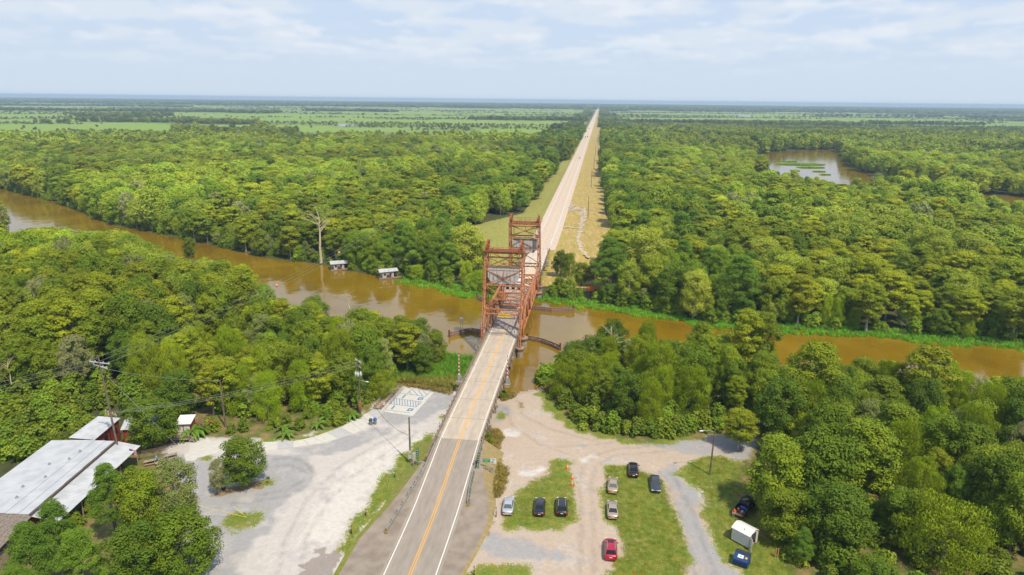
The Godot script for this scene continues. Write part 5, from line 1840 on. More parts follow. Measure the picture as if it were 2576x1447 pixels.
	street_lamp_arm(p3, Vector3(0.05, 7.4, 0), Vector3(1.5, 7.5, 0.5))
	b = MB.new()
	b.lathe(Vector3(0, 0.6, 0), [Vector2(0.24, 0), Vector2(0.42, 0.6), Vector2(0.42, 1.6), Vector2(0.18, 2.6)], 9)
	part("wrapped_vines", b, mat(0.28, 0.15, 0.06), p3)
	var lp := pole(Vector3(-18.3, 0, -112.1), 9.2, Vector2(0.02, 0), "utility pole with grey meter boxes on the verge left of the ramp", [])
	for q in [[0.0, 2.35, 0.5, 0.55], [0.0, 1.45, 0.55, 0.8], [0.75, 1.6, 0.55, 1.2], [0.75, 0.65, 0.5, 0.7]]:
		b = MB.new()
		b.bx(Vector3(q[0], q[1], 0.25), Vector3(q[2], q[3], 0.25))
		part("meter_box", b, mat(0.55, 0.57, 0.58, 0.5, 0.2), lp)
	b = MB.new()
	b.tube(Vector3(0.18, 0, 0.2), Vector3(0.18, 5.0, 0.1), 0.06, 0.06, 6)
	part("conduit", b, galv, lp)
	var rl := thing("street_lamp", "wooden street lamp pole with a white lamp arm on the right lawn", "street lamp", Vector3(35.8, 0, -109.1))
	b = MB.new()
	b.tube(Vector3(0, -0.4, 0), Vector3(0.15, 9.0, 0), 0.17, 0.11, 9)
	part("pole", b, pole_mat, rl)
	street_lamp_arm(rl, Vector3(0.1, 8.5, 0), Vector3(-1.9, 8.85, 0.3))
	var fp := Vector3(-41.7, -0.5, -323.8)
	pole(fp, 22.3, Vector2(-0.2, 0), "tall dark utility pole among the trees across the river", [[22.0, 1.6, 0.3, white]])
	pole(Vector3(-6.9, -0.4, -379.6), 14.4, Vector2(0, 0), "utility pole at the edge of the mown clearing left of the highway", [])
	var far_poles := [Vector3(42.33, -0.40, -380.73), Vector3(60.32, -0.40, -528.17), Vector3(78.70, -0.40, -673.45), Vector3(99.10, -0.40, -837.68), Vector3(139.84, -0.40, -1157.08)]
	for i in 5:
		pole(far_poles[i], 13.5, Vector2.ZERO, ["nearest", "second", "third", "fourth", "farthest"][i] + " utility pole along the right verge of the far highway", [], "poles along the right of the highway")
		if i > 0:
			wire(far_poles[i - 1] + Vector3(0, 13.3, 0), far_poles[i] + Vector3(0, 13.3, 0), 1.2, "overhead line between poles right of the highway, span %s" % ["", "nearest the river", "second out", "third out", "farthest out"][i])
	var top := big + Vector3(-1, 20.2, 0.3)
	var k3 := 0
	for o in [-1.9, 0.0, 1.9]:
		wire(top + Vector3(o, 0, o * 0.3), fp + Vector3(o * 0.7, 22.2, o * 0.2), 5.0, "high power line spanning the river from the tallest pole", "power lines crossing the river", 0.026)
		wire(top + Vector3(o, 0, o * 0.3), Vector3(-131 + o, 15, -84 + o), 1.5, "power line running left from the tallest pole", "power lines left of the tallest pole", 0.022)
		wire(big + Vector3(-0.5 + o * 0.7, 10.5, 0.2), Vector3(-31.9 + o * 0.5, 11.9 - k3 * 0.4, -132.4), 1.2, "lower cable from the tallest pole to the transformer pole", "lower cables behind the dark oak", 0.02)
		k3 += 1
	wire(big + Vector3(-0.9, 18.6, 0.2), Vector3(-62.69, 0.00, -116.55), 0.0, "straight guy wire from the tallest pole down to the picnic yard", "", 0.025, mat(0.5, 0.52, 0.52, 0.4))
	wire(big + Vector3(-0.9, 19, 0.2), Vector3(-57.75, 10.1, -125.4), 0.6, "cable from the tallest pole to the plain short pole")
	wire(Vector3(-31.8, 8.3, -132.2), Vector3(-18.3, 5.6, -112.1), 2.6, "sagging black cable from the transformer pole to the meter pole", "", 0.04, mat(0.03, 0.03, 0.03))
	wire(Vector3(-41.82, 0.05, -94.72), Vector3(-61, 7.5, -92), 0.0, "yellow guy wire sleeve rising from the round grass island", "yellow guy wires", 0.035, mat(0.75, 0.6, 0.05))
	wire(Vector3(-41.82, 0.05, -94.72), Vector3(-44.27, 1.20, -96.06), 0.0, "short yellow guy strand at the round grass island", "yellow guy wires", 0.035, mat(0.75, 0.6, 0.05))
	for q in [[0.30, "nearer"], [0.50, "farther"]]:
		var c: Vector3 = top.lerp(fp + Vector3(0, 22.2, 0), q[0]) - Vector3(0, 5.0 * 4 * q[0] * (1 - q[0]), 0)
		var o := MB.new()
		o.lathe(Vector3.ZERO, [Vector2(0, -0.42), Vector2(0.25, -0.34), Vector2(0.4, -0.12), Vector2(0.4, 0.12), Vector2(0.25, 0.34), Vector2(0, 0.42)], 12)
		var mk := put("marker_ball", o.mesh(), mat(0.8, 0.30, 0.17, 0.5), self, c)
		tag(mk, q[1] + " orange marker ball on the power line over the river", "marker ball")
	# bins, mailbox, chimenea
	for k in 2:
		t = thing("litter_bin", ["grey litter bin with a blue lid on the curved path", "grey litter bin with a dark green lid on the curved path"][k], "bin", Vector3(-28.50, 0.12, -127.13) + Vector3(0.75 - k * 0.8, 0, -0.2 + k * 0.35))
		b = MB.new()
		b.lathe(Vector3.ZERO, [Vector2(0.3, 0), Vector2(0.36, 0.9)], 12)
		part("body", b, mat(0.22, 0.22, 0.21), t)
		b = MB.new()
		b.lathe(Vector3(0, 0.9, 0), [Vector2(0.4, 0), Vector2(0.4, 0.12), Vector2(0.28, 0.42), Vector2(0, 0.52)], 12)
		part("lid", b, mat(0.02, 0.10, 0.5, 0.5) if k == 0 else mat(0.015, 0.06, 0.06, 0.5), t)
	t = thing("mailbox", "dark green mailbox on a post by the multi-stemmed lot tree", "mailbox", Vector3(-41.70, 0.00, -104.55), 0.4)
	b = MB.new()
	b.bx(Vector3(0, 0.5, 0), Vector3(0.1, 1.1, 0.1))
	part("post", b, wood, t)
	b = MB.new()
	b.bx(Vector3(0, 1.18, 0), Vector3(0.55, 0.3, 0.28))
	b.tube(Vector3(-0.275, 1.32, 0), Vector3(0.275, 1.32, 0), 0.14, 0.14, 10)
	part("box", b, mat(0.02, 0.09, 0.07, 0.5), t)
	t = thing("chimenea", "black bottle shaped garden stove under the lot tree", "stove", Vector3(-48.63, 0.05, -102.54))
	b = MB.new()
	b.lathe(Vector3.ZERO, [Vector2(0.2, 0), Vector2(0.38, 0.25), Vector2(0.4, 0.5), Vector2(0.2, 0.85), Vector2(0.12, 1.0), Vector2(0.12, 1.5), Vector2(0.15, 1.52), Vector2(0.0, 1.53)], 12)
	part("body", b, mat(0.015, 0.015, 0.018, 0.5), t)
	picnic_table(Vector3(-62.48, 0.00, -112.91), 0.6, "weathered picnic table nearest the white patio")
	picnic_table(Vector3(-63.01, 0.00, -110.27), 0.6, "weathered picnic table half under the foreground tree")
	picnic_table(Vector3(-65.25, 0.00, -110.68), 0.5, "picnic table by the fence where the person in blue sits")
	person("person in a bright blue shirt sitting at the picnic table by the fence", Vector3(-64.54, 0.00, -111.62), 1.2, Color(0.05, 0.26, 0.62), Color(0.06, 0.06, 0.08), Color(0.5, 0.3, 0.22), Color(0.25, 0.2, 0.15))
	# boardwalk beside the parking slab
	t = thing("boardwalk", "weathered boardwalk ramp between two railings left of the parking slab", "boardwalk", Vector3.ZERO)
	var w0: Vector3 = Vector3(-28.53, 0.30, -134.21)
	var w1: Vector3 = Vector3(-26.41, 0.30, -144.41)
	var wd := tmat(mcache["plank"], Vector3(2, 1, 2), 0.9, false)
	var dir := (w1 - w0).normalized()
	var sd := dir.cross(Vector3.UP)
	for k in 36:
		b = MB.new()
		var c := w0.lerp(w1, (k + 0.5) / 36)
		b.bar(c - sd * 0.75, c + sd * 0.75, w0.distance_to(w1) / 36 * 0.9, 0.05)
		part("plank", b, wd, t)
	for s in [-1, 1]:
		for k in 9:
			b = MB.new()
			var c: Vector3 = w0.lerp(w1, k / 8.0) + sd * 0.8 * s
			b.bar(c - Vector3(0, 0.3, 0), c + Vector3(0, 1.05, 0), 0.1, 0.1, dir)
			part("rail_post", b, wd, t)
		for k in 3:
			b = MB.new()
			var u: Vector3 = sd * 0.8 * s + Vector3(0, 0.35 + k * 0.33, 0)
			b.bar(w0 + u, w1 + u, 0.06, 0.13)
			part("rail", b, wd, t)
	t = thing("notice_sign", "small white notice fixed to the boardwalk railing", "sign", Vector3(-27.34, 1.00, -135.16), 0.4)
	b = MB.new()
	b.bx(Vector3.ZERO, Vector3(0.5, 0.6, 0.03))
	part("plate", b, mat(0.75, 0.75, 0.78), t)
	b = MB.new()
	b.bx(Vector3(0, 0.05, 0.02), Vector3(0.3, 0.2, 0.01))
	part("red_panel", b, mat(0.5, 0.05, 0.05), t)
	# gauge on the fender, orange boards on the far bank
	t = thing("gauge_box", "white gauge box on thin legs above the left fender", "gauge", Vector3(-14.48, -0.30, -187.63))
	b = MB.new()
	for x in [-0.3, 0.3]:
		b.tube(Vector3(x, -1.0, 0), Vector3(x, 2.6, 0), 0.05, 0.05, 6)
	part("legs", b, galv, t)
	b = MB.new()
	b.bx(Vector3(0, 3.2, 0), Vector3(0.9, 1.2, 0.6))
	part("box", b, mat(0.62, 0.64, 0.66, 0.5), t)
	b = MB.new()
	b.tube(Vector3(0.3, 3.8, 0), Vector3(0.3, 4.8, 0), 0.05, 0.05, 6)
	part("mast", b, galv, t)
	t = thing("channel_board", "orange and white board on the far bank left of the bridge", "sign", Vector3(-26.70, -0.50, -252.68), 0.1)
	b = MB.new()
	b.bx(Vector3(-1.0, 3.0, 0), Vector3(1.6, 2.2, 0.08))
	part("orange_panel", b, mat(0.85, 0.18, 0.03), t)
	b = MB.new()
	b.bx(Vector3(0.9, 2.95, 0.0), Vector3(4.4, 0.9, 0.06))
	part("white_panel", b, mat(0.8, 0.78, 0.74), t)
	b = MB.new()
	for x in [-0.8, 1.6]:
		b.bx(Vector3(x, 0.9, -0.08), Vector3(0.14, 4.2, 0.1))
	part("posts", b, wood, t)
	t = thing("channel_board", "plain orange board on the far bank right of the bridge", "sign", Vector3(27.17, -0.60, -226.30), 0.0)
	b = MB.new()
	b.bx(Vector3(0, 2.6, 0), Vector3(2.2, 1.8, 0.08))
	part("orange_panel", b, mat(0.85, 0.16, 0.02), t)
	b = MB.new()
	for x in [-0.7, 0.7]:
		b.bx(Vector3(x, 0.7, -0.08), Vector3(0.14, 3.8, 0.1))
	part("posts", b, wood, t)
	# odd timbers on the right lawn
	t = thing("lumber_frame", "open frame of yellow lumber lying behind the white shed", "lumber", Vector3(39.31, 0.10, -92.07), -0.7)
	for q in [[Vector3(-1.1, 0.05, -0.8), Vector3(1.1, 0.05, -0.8)], [Vector3(-1.1, 0.05, 0), Vector3(1.1, 0.05, 0)], [Vector3(-1.1, 0.05, 0.8), Vector3(1.1, 0.05, 0.8)], [Vector3(1.15, 0.05, -0.9), Vector3(1.15, 0.05, 0.9)], [Vector3(-1.15, 0.05, -0.9), Vector3(-1.15, 0.05, 0.9)]]:
		b = MB.new()
		b.bar(q[0], q[1], 0.1, 0.1)
		part("beam", b, mat(0.45, 0.26, 0.08), t)
	for k in 2:
		t = thing("wooden_post", ["left", "right"][k] + " of two short wooden posts on the lawn behind the dumpster", "post", [Vector3(39.10, 0.00, -86.24), Vector3(39.41, 0.00, -86.18)][k])
		b = MB.new()
		b.bx(Vector3(0, 0.75, 0), Vector3(0.14, 1.6, 0.14))
		part("post", b, mat(0.42, 0.25, 0.09), t)
	t = thing("mooring_post", "dark mooring post standing in the water by the boat ramp", "post", Vector3(7.50, -1.30, -159.61))
	b = MB.new()
	b.tube(Vector3(0, -2, 0), Vector3(0, 2.4, 0), 0.22, 0.2, 9)
	part("post", b, mat(0.06, 0.045, 0.04), t)

# ---------------------------------------------------------------- buildings
func sheet_roof(t: Node3D, a: Vector3, b: Vector3, c: Vector3, d: Vector3, n: int, m: Material, called := "roof_sheet"):
	# corrugated sheets between the edge a-b (upper) and d-c (lower), each with three ribs
	for i in n:
		var mb := MB.new()
		var k := 6
		for j in k:
			var f0 := (i + float(j) / k) / n
			var f1 := (i + (j + 1.0) / k) / n
			var u0 := Vector3(0, 0.07 if j % 2 else 0.0, 0)
			var u1 := Vector3(0, 0.0 if j % 2 else 0.07, 0)
			mb.quad(d.lerp(c, f0) + u0, d.lerp(c, f1) + u1, a.lerp(b, f1) + u1, a.lerp(b, f0) + u0)
		m.cull_mode = BaseMaterial3D.CULL_DISABLED
		part(called, mb, m, t)

func houseboat(label: String, at: Vector3, turn: float, w: float, d: float, tilt: float, sag: bool):
	var t := thing("houseboat", label, "houseboat", at, turn)
	t.rotation.z = tilt
	var wallm := tmat(ntex(91, 0.03, 4, [Color(0.30, 0.25, 0.23), Color(0.52, 0.49, 0.48), Color(0.62, 0.6, 0.6)], 128, 8), Vector3(2, 2, 2), 0.9, false)
	var tin := tmat(ntex(92, 0.025, 4, [Color(0.42, 0.43, 0.45), Color(0.62, 0.64, 0.67), Color(0.72, 0.74, 0.77)], 128), Vector3(4, 4, 4), 0.45, false, 0.2)
	var b := MB.new()
	b.bx(Vector3(0.6, 0.25, 0), Vector3(w + 2.6, 0.4, d + 0.9))
	part("pontoon", b, wood, t)
	b = MB.new()
	b.bx(Vector3(-0.2, 1.65, 0), Vector3(w * 0.72, 2.4, d))
	var wl := part("wall", b, wallm, t)
	for x in [-0.24, 0.12]:
		b = MB.new()
		b.bx(Vector3(w * x, 1.8, d / 2 + 0.015), Vector3(0.75, 0.9, 0.05))
		part("window", b, mat(0.03, 0.035, 0.04, 0.2), wl)
	b = MB.new()
	b.bx(Vector3(w * 0.16 - 0.9, 1.1, d / 2 + 0.02), Vector3(w * 0.3, 1.2, 0.04))
	part("dark_panel", b, mat(0.12, 0.05, 0.045), wl)
	b = MB.new()
	b.bx(Vector3(w * 0.36 - 0.18, 1.45, 0.3), Vector3(0.05, 1.9, 0.9))
	part("door", b, mat(0.55, 0.58, 0.56), t)
	for x in [-w / 2 - 0.35, w / 2 + 0.45]:
		for z in [-d / 2 + 0.1, d / 2 - 0.05]:
			b = MB.new()
			b.bx(Vector3(x, 1.55, z), Vector3(0.12, 2.4, 0.12))
			part("porch_post", b, wood, t)
	var dz := d / 2 + 0.45
	var lx := -w / 2 - 0.6
	var rx := w / 2 + 0.75
	var drop := 0.35 if sag else 0.0
	sheet_roof(t, Vector3(lx, 3.65, -0.1), Vector3(rx, 3.6 - drop, -0.1), Vector3(rx, 2.85 - drop, dz), Vector3(lx, 2.8, dz), 8, tin)
	sheet_roof(t, Vector3(rx, 3.62 - drop, -0.12), Vector3(lx, 3.67, -0.12), Vector3(lx, 2.8, -dz), Vector3(rx, 2.85 - drop, -dz), 8, tin)
	for s in [-1, 1]:
		b = MB.new()
		b.prism(PackedVector2Array([Vector2(-d / 2, 2.85), Vector2(d / 2, 2.85), Vector2(0.1, 3.5 - (drop if s > 0 else 0.0))]), Transform3D(Basis(Vector3(0, 0, 1), Vector3(0, 1, 0), Vector3(-1, 0, 0)), Vector3(-0.2 + s * w * 0.36, 0, 0)), 0.05)
		part("gable", b, wallm, t)

func buildings():
	var membrane := tmat(ntex(93, 0.012, 5, [Color(0.44, 0.475, 0.53), Color(0.50, 0.535, 0.59), Color(0.54, 0.575, 0.63)], 256, 5), Vector3(9, 9, 9), 0.55)
	var tin := tmat(ntex(94, 0.02, 4, [Color(0.38, 0.41, 0.45), Color(0.48, 0.51, 0.56), Color(0.55, 0.58, 0.63)], 128), Vector3(5, 5, 5), 0.45)
	var red := tmat(ntex(95, 0.03, 4, [Color(0.20, 0.028, 0.018), Color(0.30, 0.042, 0.025), Color(0.38, 0.07, 0.04)], 128, 6), Vector3(2, 2, 2), 0.85)
	var wd := tmat(mcache["plank"], Vector3(2, 1, 2), 0.9, false)
	# the long building with the pale flat roof
	var t := thing("long_building", "long low building with a pale membrane roof and corrugated awning by the tallest pole", "building", Vector3(-76.7, 0, -99))
	var b := MB.new()
	b.bx(Vector3(0, 2.05, -0.5), Vector3(11.2, 4.1, 22.4))
	part("wall", b, red, t)
	b = MB.new()
	b.bx(Vector3(0, 1.35, 18.8), Vector3(11.2, 2.7, 15.7))
	part("wall", b, wd, t)
	for i in 6:
		for j in 5:
			b = MB.new()
			var x0 := -5.9 + i * 1.95
			var z0 := -11.9 + j * 4.5
			var y0 := 4.62 - absf(x0 + 0.97) * 0.03
			b.bx(Vector3(x0 + 0.97, y0, z0 + 2.25), Vector3(1.93, 0.07, 4.48))
			part("roof_panel", b, membrane, t)
	for q in [Vector3(-74.93, 4.60, -106.77), Vector3(-75.12, 4.60, -104.10), Vector3(-77.35, 4.60, -102.34), Vector3(-75.38, 4.60, -98.36), Vector3(-77.01, 4.60, -95.46), Vector3(-75.86, 4.60, -92.42)]:
		b = MB.new()
		b.lathe(q - t.position + Vector3(0, 0.02, 0), [Vector2(0.24, 0), Vector2(0.24, 0.12), Vector2(0.1, 0.16), Vector2(0.1, 0.35), Vector2(0, 0.36)], 8)
		part("roof_vent", b, mat(0.25, 0.26, 0.28), t)
	for k in 14:
		b = MB.new()
		b.bx(Vector3(5.85, 4.62, -11.2 + k * 1.64), Vector3(0.34, 0.2 + 0.05 * (k % 3), 1.6))
		part("dark_coping", b, mat(0.10, 0.08, 0.07), t)
	sheet_roof(t, Vector3(6.02, 4.35, 11.0), Vector3(6.02, 4.35, -12.0), Vector3(10.0, 3.55, -12.0), Vector3(10.0, 3.55, 11.0), 22, tin, "awning_sheet")
	for k in 5:
		b = MB.new()
		b.bx(Vector3(9.4, 1.75, -11.4 + k * 5.4), Vector3(0.14, 3.5, 0.14))
		part("awning_post", b, wd, t)
	for z in [-8.0, -4.0, 0.0, 4.0]:
		b = MB.new()
		b.bx(Vector3(5.62, 1.9, z), Vector3(0.06, 1.1, 1.6))
		part("window", b, mat(0.03, 0.03, 0.035, 0.2), t)
	var shingle := tmat(ntex(97, 0.03, 4, [Color(0.14, 0.115, 0.10), Color(0.22, 0.185, 0.16), Color(0.28, 0.24, 0.21)], 128, 12), Vector3(2, 2, 2), 0.95)
	for k in 20:
		b = MB.new()
		b.box(Transform3D(Basis(Vector3.RIGHT, 0.11), Vector3(-0.1, 4.38 - 0.075 * k, 10.9 + k * 0.8)), Vector3(12.4, 0.06, 0.85))
		part("shingle_strip", b, shingle, t)
	# the two sheds behind
	t = thing("red_annex", "red walled annex with a white corrugated roof behind the long building", "building", Vector3(-77.4, 0, -115.8))
	b = MB.new()
	b.bx(Vector3(0, 2.1, 0), Vector3(3.6, 4.2, 8.0))
	part("wall", b, red, t)
	sheet_roof(t, Vector3(-2.4, 4.75, 4.4), Vector3(-2.2, 4.75, -4.4), Vector3(2.1, 4.4, -4.4), Vector3(2.3, 4.4, 4.4), 8, tin)
	for z in [-2.5, 0.5]:
		b = MB.new()
		b.bx(Vector3(1.83, 2.6, z), Vector3(0.06, 1.2, 1.1))
		part("window", b, mat(0.03, 0.03, 0.035, 0.2), t)
	t = thing("red_kitchen", "red house wall half hidden behind the dark oak", "building", Vector3(-71.2, 0, -120.5), 0.2)
	b = MB.new()
	b.bx(Vector3(0, 1.7, 0), Vector3(6.0, 3.4, 5.0))
	part("wall", b, red, t)
	sheet_roof(t, Vector3(-3.3, 4.2, 0), Vector3(3.3, 4.2, 0), Vector3(3.3, 3.4, 2.9), Vector3(-3.3, 3.4, 2.9), 5, tin)
	sheet_roof(t, Vector3(3.3, 4.22, -0.02), Vector3(-3.3, 4.22, -0.02), Vector3(-3.3, 3.4, -2.9), Vector3(3.3, 3.4, -2.9), 5, tin)
	for x in [-1.6, 1.2]:
		b = MB.new()
		b.bx(Vector3(x, 1.9, 2.515), Vector3(0.9, 1.0, 0.06))
		part("window", b, mat(0.10, 0.10, 0.11, 0.3), t)
	t = thing("red_shed", "small red shed with white doors and a white roof on a wooden deck", "shed", Vector3(-63.9, 0, -122.4), 0.12)
	b = MB.new()
	b.bx(Vector3(0, 1.5, 0), Vector3(2.4, 3.0, 2.6))
	part("wall", b, red, t)
	for x in [-0.85, 0.45]:
		b = MB.new()
		b.bx(Vector3(x, 1.4, 1.33), Vector3(1.1, 2.3, 0.06))
		part("door", b, mat(0.72, 0.73, 0.76), t)
	b = MB.new()
	b.box(Transform3D(Basis(Vector3.RIGHT, 0.12), Vector3(-0.1, 3.1, 0)), Vector3(3.0, 0.1, 3.4))
	part("roof", b, mat(0.78, 0.78, 0.8), t)
	t = thing("wooden_deck", "raised wooden deck with steps in front of the small red shed", "deck", Vector3(-63.9, 0, -119.6), 0.12)
	for k in 12:
		b = MB.new()
		b.bx(Vector3(-1.2 + k * 0.27, 0.85, 0), Vector3(0.25, 0.05, 2.6))
		part("plank", b, wd, t)
	for k in 4:
		b = MB.new()
		b.bx(Vector3(2.2 + k * 0.28, 0.7 - k * 0.2, 0.6), Vector3(0.3, 0.05, 1.3))
		part("step", b, wd, t)
	for z in [-0.1, 1.3]:
		b = MB.new()
		b.bar(Vector3(-1.3, 1.75, z), Vector3(2.0, 1.75, z), 0.08, 0.08)
		b.bar(Vector3(2.0, 1.75, z), Vector3(3.2, 0.95, z), 0.08, 0.08)
		for x in [-1.3, 0.3, 2.0]:
			b.bx(Vector3(x, 1.2, z), Vector3(0.08, 1.1, 0.08))
		part("railing", b, wd, t)
	t = thing("plank_fence", "weathered plank fence in front of the dark oak by the picnic tables", "fence", Vector3(-67.82, 0.00, -111.70))
	var f0 := Vector3.ZERO
	var f1: Vector3 = Vector3(-63.57, 0.00, -113.99) - Vector3(-67.82, 0.00, -111.70)
	for k in 40:
		b = MB.new()
		b.bar(f0.lerp(f1, k / 40.0), f0.lerp(f1, k / 40.0) + Vector3(0, 1.9 + 0.06 * (k % 3), 0), f1.length() / 40 * 0.9, 0.03, f1)
		part("plank", b, wd, t)
	t = thing("deck_railing", "dark wooden deck rails behind the fan palm and pink flowers", "railing", Vector3(-64.80, 0.50, -125.98))
	for k in 4:
		b = MB.new()
		b.bar(Vector3(0, 0.4 * k, 0), Vector3(-60.34, 0.50, -124.56) - Vector3(-64.80, 0.50, -125.98) + Vector3(0, 0.4 * k, 0), 0.08, 0.14)
		part("rail", b, wd, t)
	t = thing("flower_bush", "flowering bush with pink blossoms beside the plain short pole", "shrub", Vector3(-59.83, 0.00, -124.06))
	put("crown", protos["shrub"][1].near, leaf_mats[0], t)
	for k in 9:
		b = MB.new()
		b.lathe(Vector3(-2.6 + rng0.randf() * 3.6, 1.9 + rng0.randf() * 0.9, 0.8 + rng0.randf() * 0.9), [Vector2(0, -0.14), Vector2(0.16, 0), Vector2(0, 0.14)], 6)
		part("blossom", b, mat(0.6, 0.02, 0.13), t)
	t = thing("flag", "striped red and white flag with a blue corner hanging from the awning", "flag", Vector3(-67.87, 3.40, -108.97), 0.3)
	b = MB.new()
	b.bar(Vector3(0, 0, 0), Vector3(0.9, 0.9, 0.5), 0.05, 0.05)
	part("staff", b, mat(0.7, 0.68, 0.6), t)
	for k in 13:
		b = MB.new()
		var y := 0.75 - k * 0.085
		b.bar(Vector3(0.25, y, 0.33), Vector3(1.35, y - 0.55, 0.42), 0.012, 0.09)
		part("stripe", b, mat(0.5, 0.02, 0.03) if k % 2 == 0 else mat(0.75, 0.75, 0.75), t)
	b = MB.new()
	b.bar(Vector3(0.25, 0.48, 0.332), Vector3(0.7, 0.255, 0.37), 0.03, 0.58)
	part("blue_corner", b, mat(0.02, 0.04, 0.2), t)
	# white shed on skids
	t = thing("white_shed", "white storage shed on skids with its door open on the right lawn", "shed", Vector3(35.7, 0, -89.9), -0.863)
	var wht := tmat(ntex(96, 0.03, 4, [Color(0.60, 0.585, 0.55), Color(0.68, 0.665, 0.63), Color(0.72, 0.71, 0.68)], 128, 4), Vector3(2, 2, 2), 0.7, false)
	b = MB.new()
	for z in [-1.22, 1.22]:
		b.bx(Vector3(0, 1.3, z), Vector3(2.9, 2.0, 0.06))
	b.bx(Vector3(-1.42, 1.3, 0), Vector3(0.06, 2.0, 2.38))
	part("wall", b, wht, t)
	for k in 14:
		b = MB.new()
		b.bx(Vector3(-1.35 + k * 0.208, 1.3, 1.258), Vector3(0.035, 2.0, 0.02))
		part("batten", b, wht, t)
	b = MB.new()
	b.bx(Vector3(1.42, 1.3, -0.95), Vector3(0.06, 2.0, 0.5))
	b.bx(Vector3(1.42, 1.3, 0.95), Vector3(0.06, 2.0, 0.5))
	part("front_wall", b, wht, t)
	b = MB.new()
	b.bx(Vector3(0, 0.26, 0), Vector3(2.8, 0.08, 2.4))
	part("floor", b, wood, t)
	for s in [-1, 1]:
		b = MB.new()
		b.quad(Vector3(-1.6, 2.3, 1.36 * s), Vector3(1.6, 2.3, 1.36 * s), Vector3(1.6, 2.72, 0.5 * s), Vector3(-1.6, 2.72, 0.5 * s))
		b.quad(Vector3(-1.6, 2.72, 0.5 * s), Vector3(1.6, 2.72, 0.5 * s), Vector3(1.6, 2.85, 0), Vector3(-1.6, 2.85, 0))
		var rm := mat(0.74, 0.735, 0.72, 0.5)
		rm.cull_mode = BaseMaterial3D.CULL_DISABLED
		part("roof", b, rm, t)
	for x in [-1.44, 1.40]:
		b = MB.new()
		b.prism(PackedVector2Array([Vector2(-1.25, 2.3), Vector2(1.25, 2.3), Vector2(0.5, 2.68), Vector2(0, 2.8), Vector2(-0.5, 2.68)]), Transform3D(Basis(Vector3(0, 0, -1), Vector3(0, 1, 0), Vector3(1, 0, 0)), Vector3(x, 0, 0)), 0.04)
		part("gable", b, wht, t)
	b = MB.new()
	b.box(Transform3D(Basis(Vector3.UP, 0.9), Vector3(1.75, 1.25, 1.25)), Vector3(0.05, 1.9, 1.1))
	var dr := part("door", b, wht, t)
	b = MB.new()
	b.bx(Vector3(1.72, 1.3, 0.85), Vector3(0.06, 0.12, 0.05))
	part("handle", b, mat(0.05, 0.05, 0.05), dr)
	for z in [-0.9, 0.9]:
		b = MB.new()
		b.bx(Vector3(0, 0.11, z), Vector3(3.1, 0.2, 0.18))
		part("skid", b, wood, t)
	b = MB.new()
	b.lathe(Vector3(0.3, 2.6, 0.7), [Vector2(0.09, 0), Vector2(0.09, 0.2), Vector2(0, 0.22)], 7)
	part("roof_vent", b, mat(0.6, 0.6, 0.6), t)
	# blue dumpster
	t = thing("dumpster", "dark blue dumpster with a ribbed lid and white notice beside the gravel track", "dumpster", Vector3(33.6, 0, -84.7), -0.588)
	var bl := mat(0.010, 0.045, 0.16, 0.45)
	b = MB.new()
	b.prism(PackedVector2Array([Vector2(-0.95, 0.15), Vector2(0.75, 0.15), Vector2(0.95, 1.15), Vector2(-0.25, 1.65), Vector2(-0.95, 1.65)]), Transform3D(Basis(Vector3(0, 0, 1), Vector3(0, 1, 0), Vector3(-1, 0, 0)), Vector3(1.05, 0, 0)), 2.1)
	part("body", b, bl, t)
	for k in 11:
		b = MB.new()
		b.box(Transform3D(Basis(Vector3.RIGHT, 0.0), Vector3(-0.95 + k * 0.19, 1.69, -0.6)), Vector3(0.12, 0.05, 0.72))
		part("lid_rib", b, mat(0.035, 0.045, 0.07, 0.6), t)
	b = MB.new()
	b.bx(Vector3(0, 1.665, -0.6), Vector3(2.12, 0.03, 0.76))
	part("lid", b, mat(0.02, 0.03, 0.05, 0.6), t)
	var slope := Basis(Vector3.RIGHT, 0.3948)
	b = MB.new()
	b.box(Transform3D(slope, Vector3(-0.1, 1.44, 0.3)), Vector3(0.8, 0.02, 0.55))
	part("white_notice", b, mat(0.72, 0.74, 0.78), t)
	b = MB.new()
	b.box(Transform3D(slope, Vector3(-0.1, 1.456, 0.28)), Vector3(0.16, 0.01, 0.2))
	part("notice_mark", b, mat(0.1, 0.15, 0.3), t)
	b = MB.new()
	b.box(Transform3D(slope, Vector3(0.68, 1.44, 0.3)), Vector3(0.3, 0.02, 0.28))
	part("yellow_notice", b, mat(0.75, 0.5, 0.02), t)
	for s in [-1, 1]:
		b = MB.new()
		b.bx(Vector3(1.1 * s, 0.85, 0.1), Vector3(0.12, 0.22, 1.1))
		part("fork_pocket", b, bl, t)
	for y in [0.55, 0.95]:
		b = MB.new()
		b.bx(Vector3(0, y, 0.83 + (y - 0.15) * 0.13), Vector3(2.12, 0.07, 0.12))
		part("front_rib", b, bl, t)
	# houseboats and a small tank house on the far bank
	houseboat("tilted ramshackle houseboat with a bent tin roof beside the bare dead tree", Vector3(-68.88, -1.30, -263.77), 0.35, 5.6, 4.2, 0.05, true)
	houseboat("tidy grey houseboat with a tin roof and porch, nearer the bridge", Vector3(-47.28, -1.30, -250.89), 0.42, 6.0, 3.6, 0.0, false)
	t = thing("tank_house", "small white hut with a rusty roof at the waterside left of the bridge", "hut", Vector3(-23.00, -1.00, -243.10), 0.3)
	b = MB.new()
	b.bx(Vector3(0, 1.3, 0), Vector3(2.4, 2.4, 2.0))
	part("wall", b, mat(0.6, 0.62, 0.6), t)
	b = MB.new()
	b.box(Transform3D(Basis(Vector3.BACK, 0.2), Vector3(0, 2.65, 0)), Vector3(2.8, 0.1, 2.5))
	part("roof", b, rust, t)
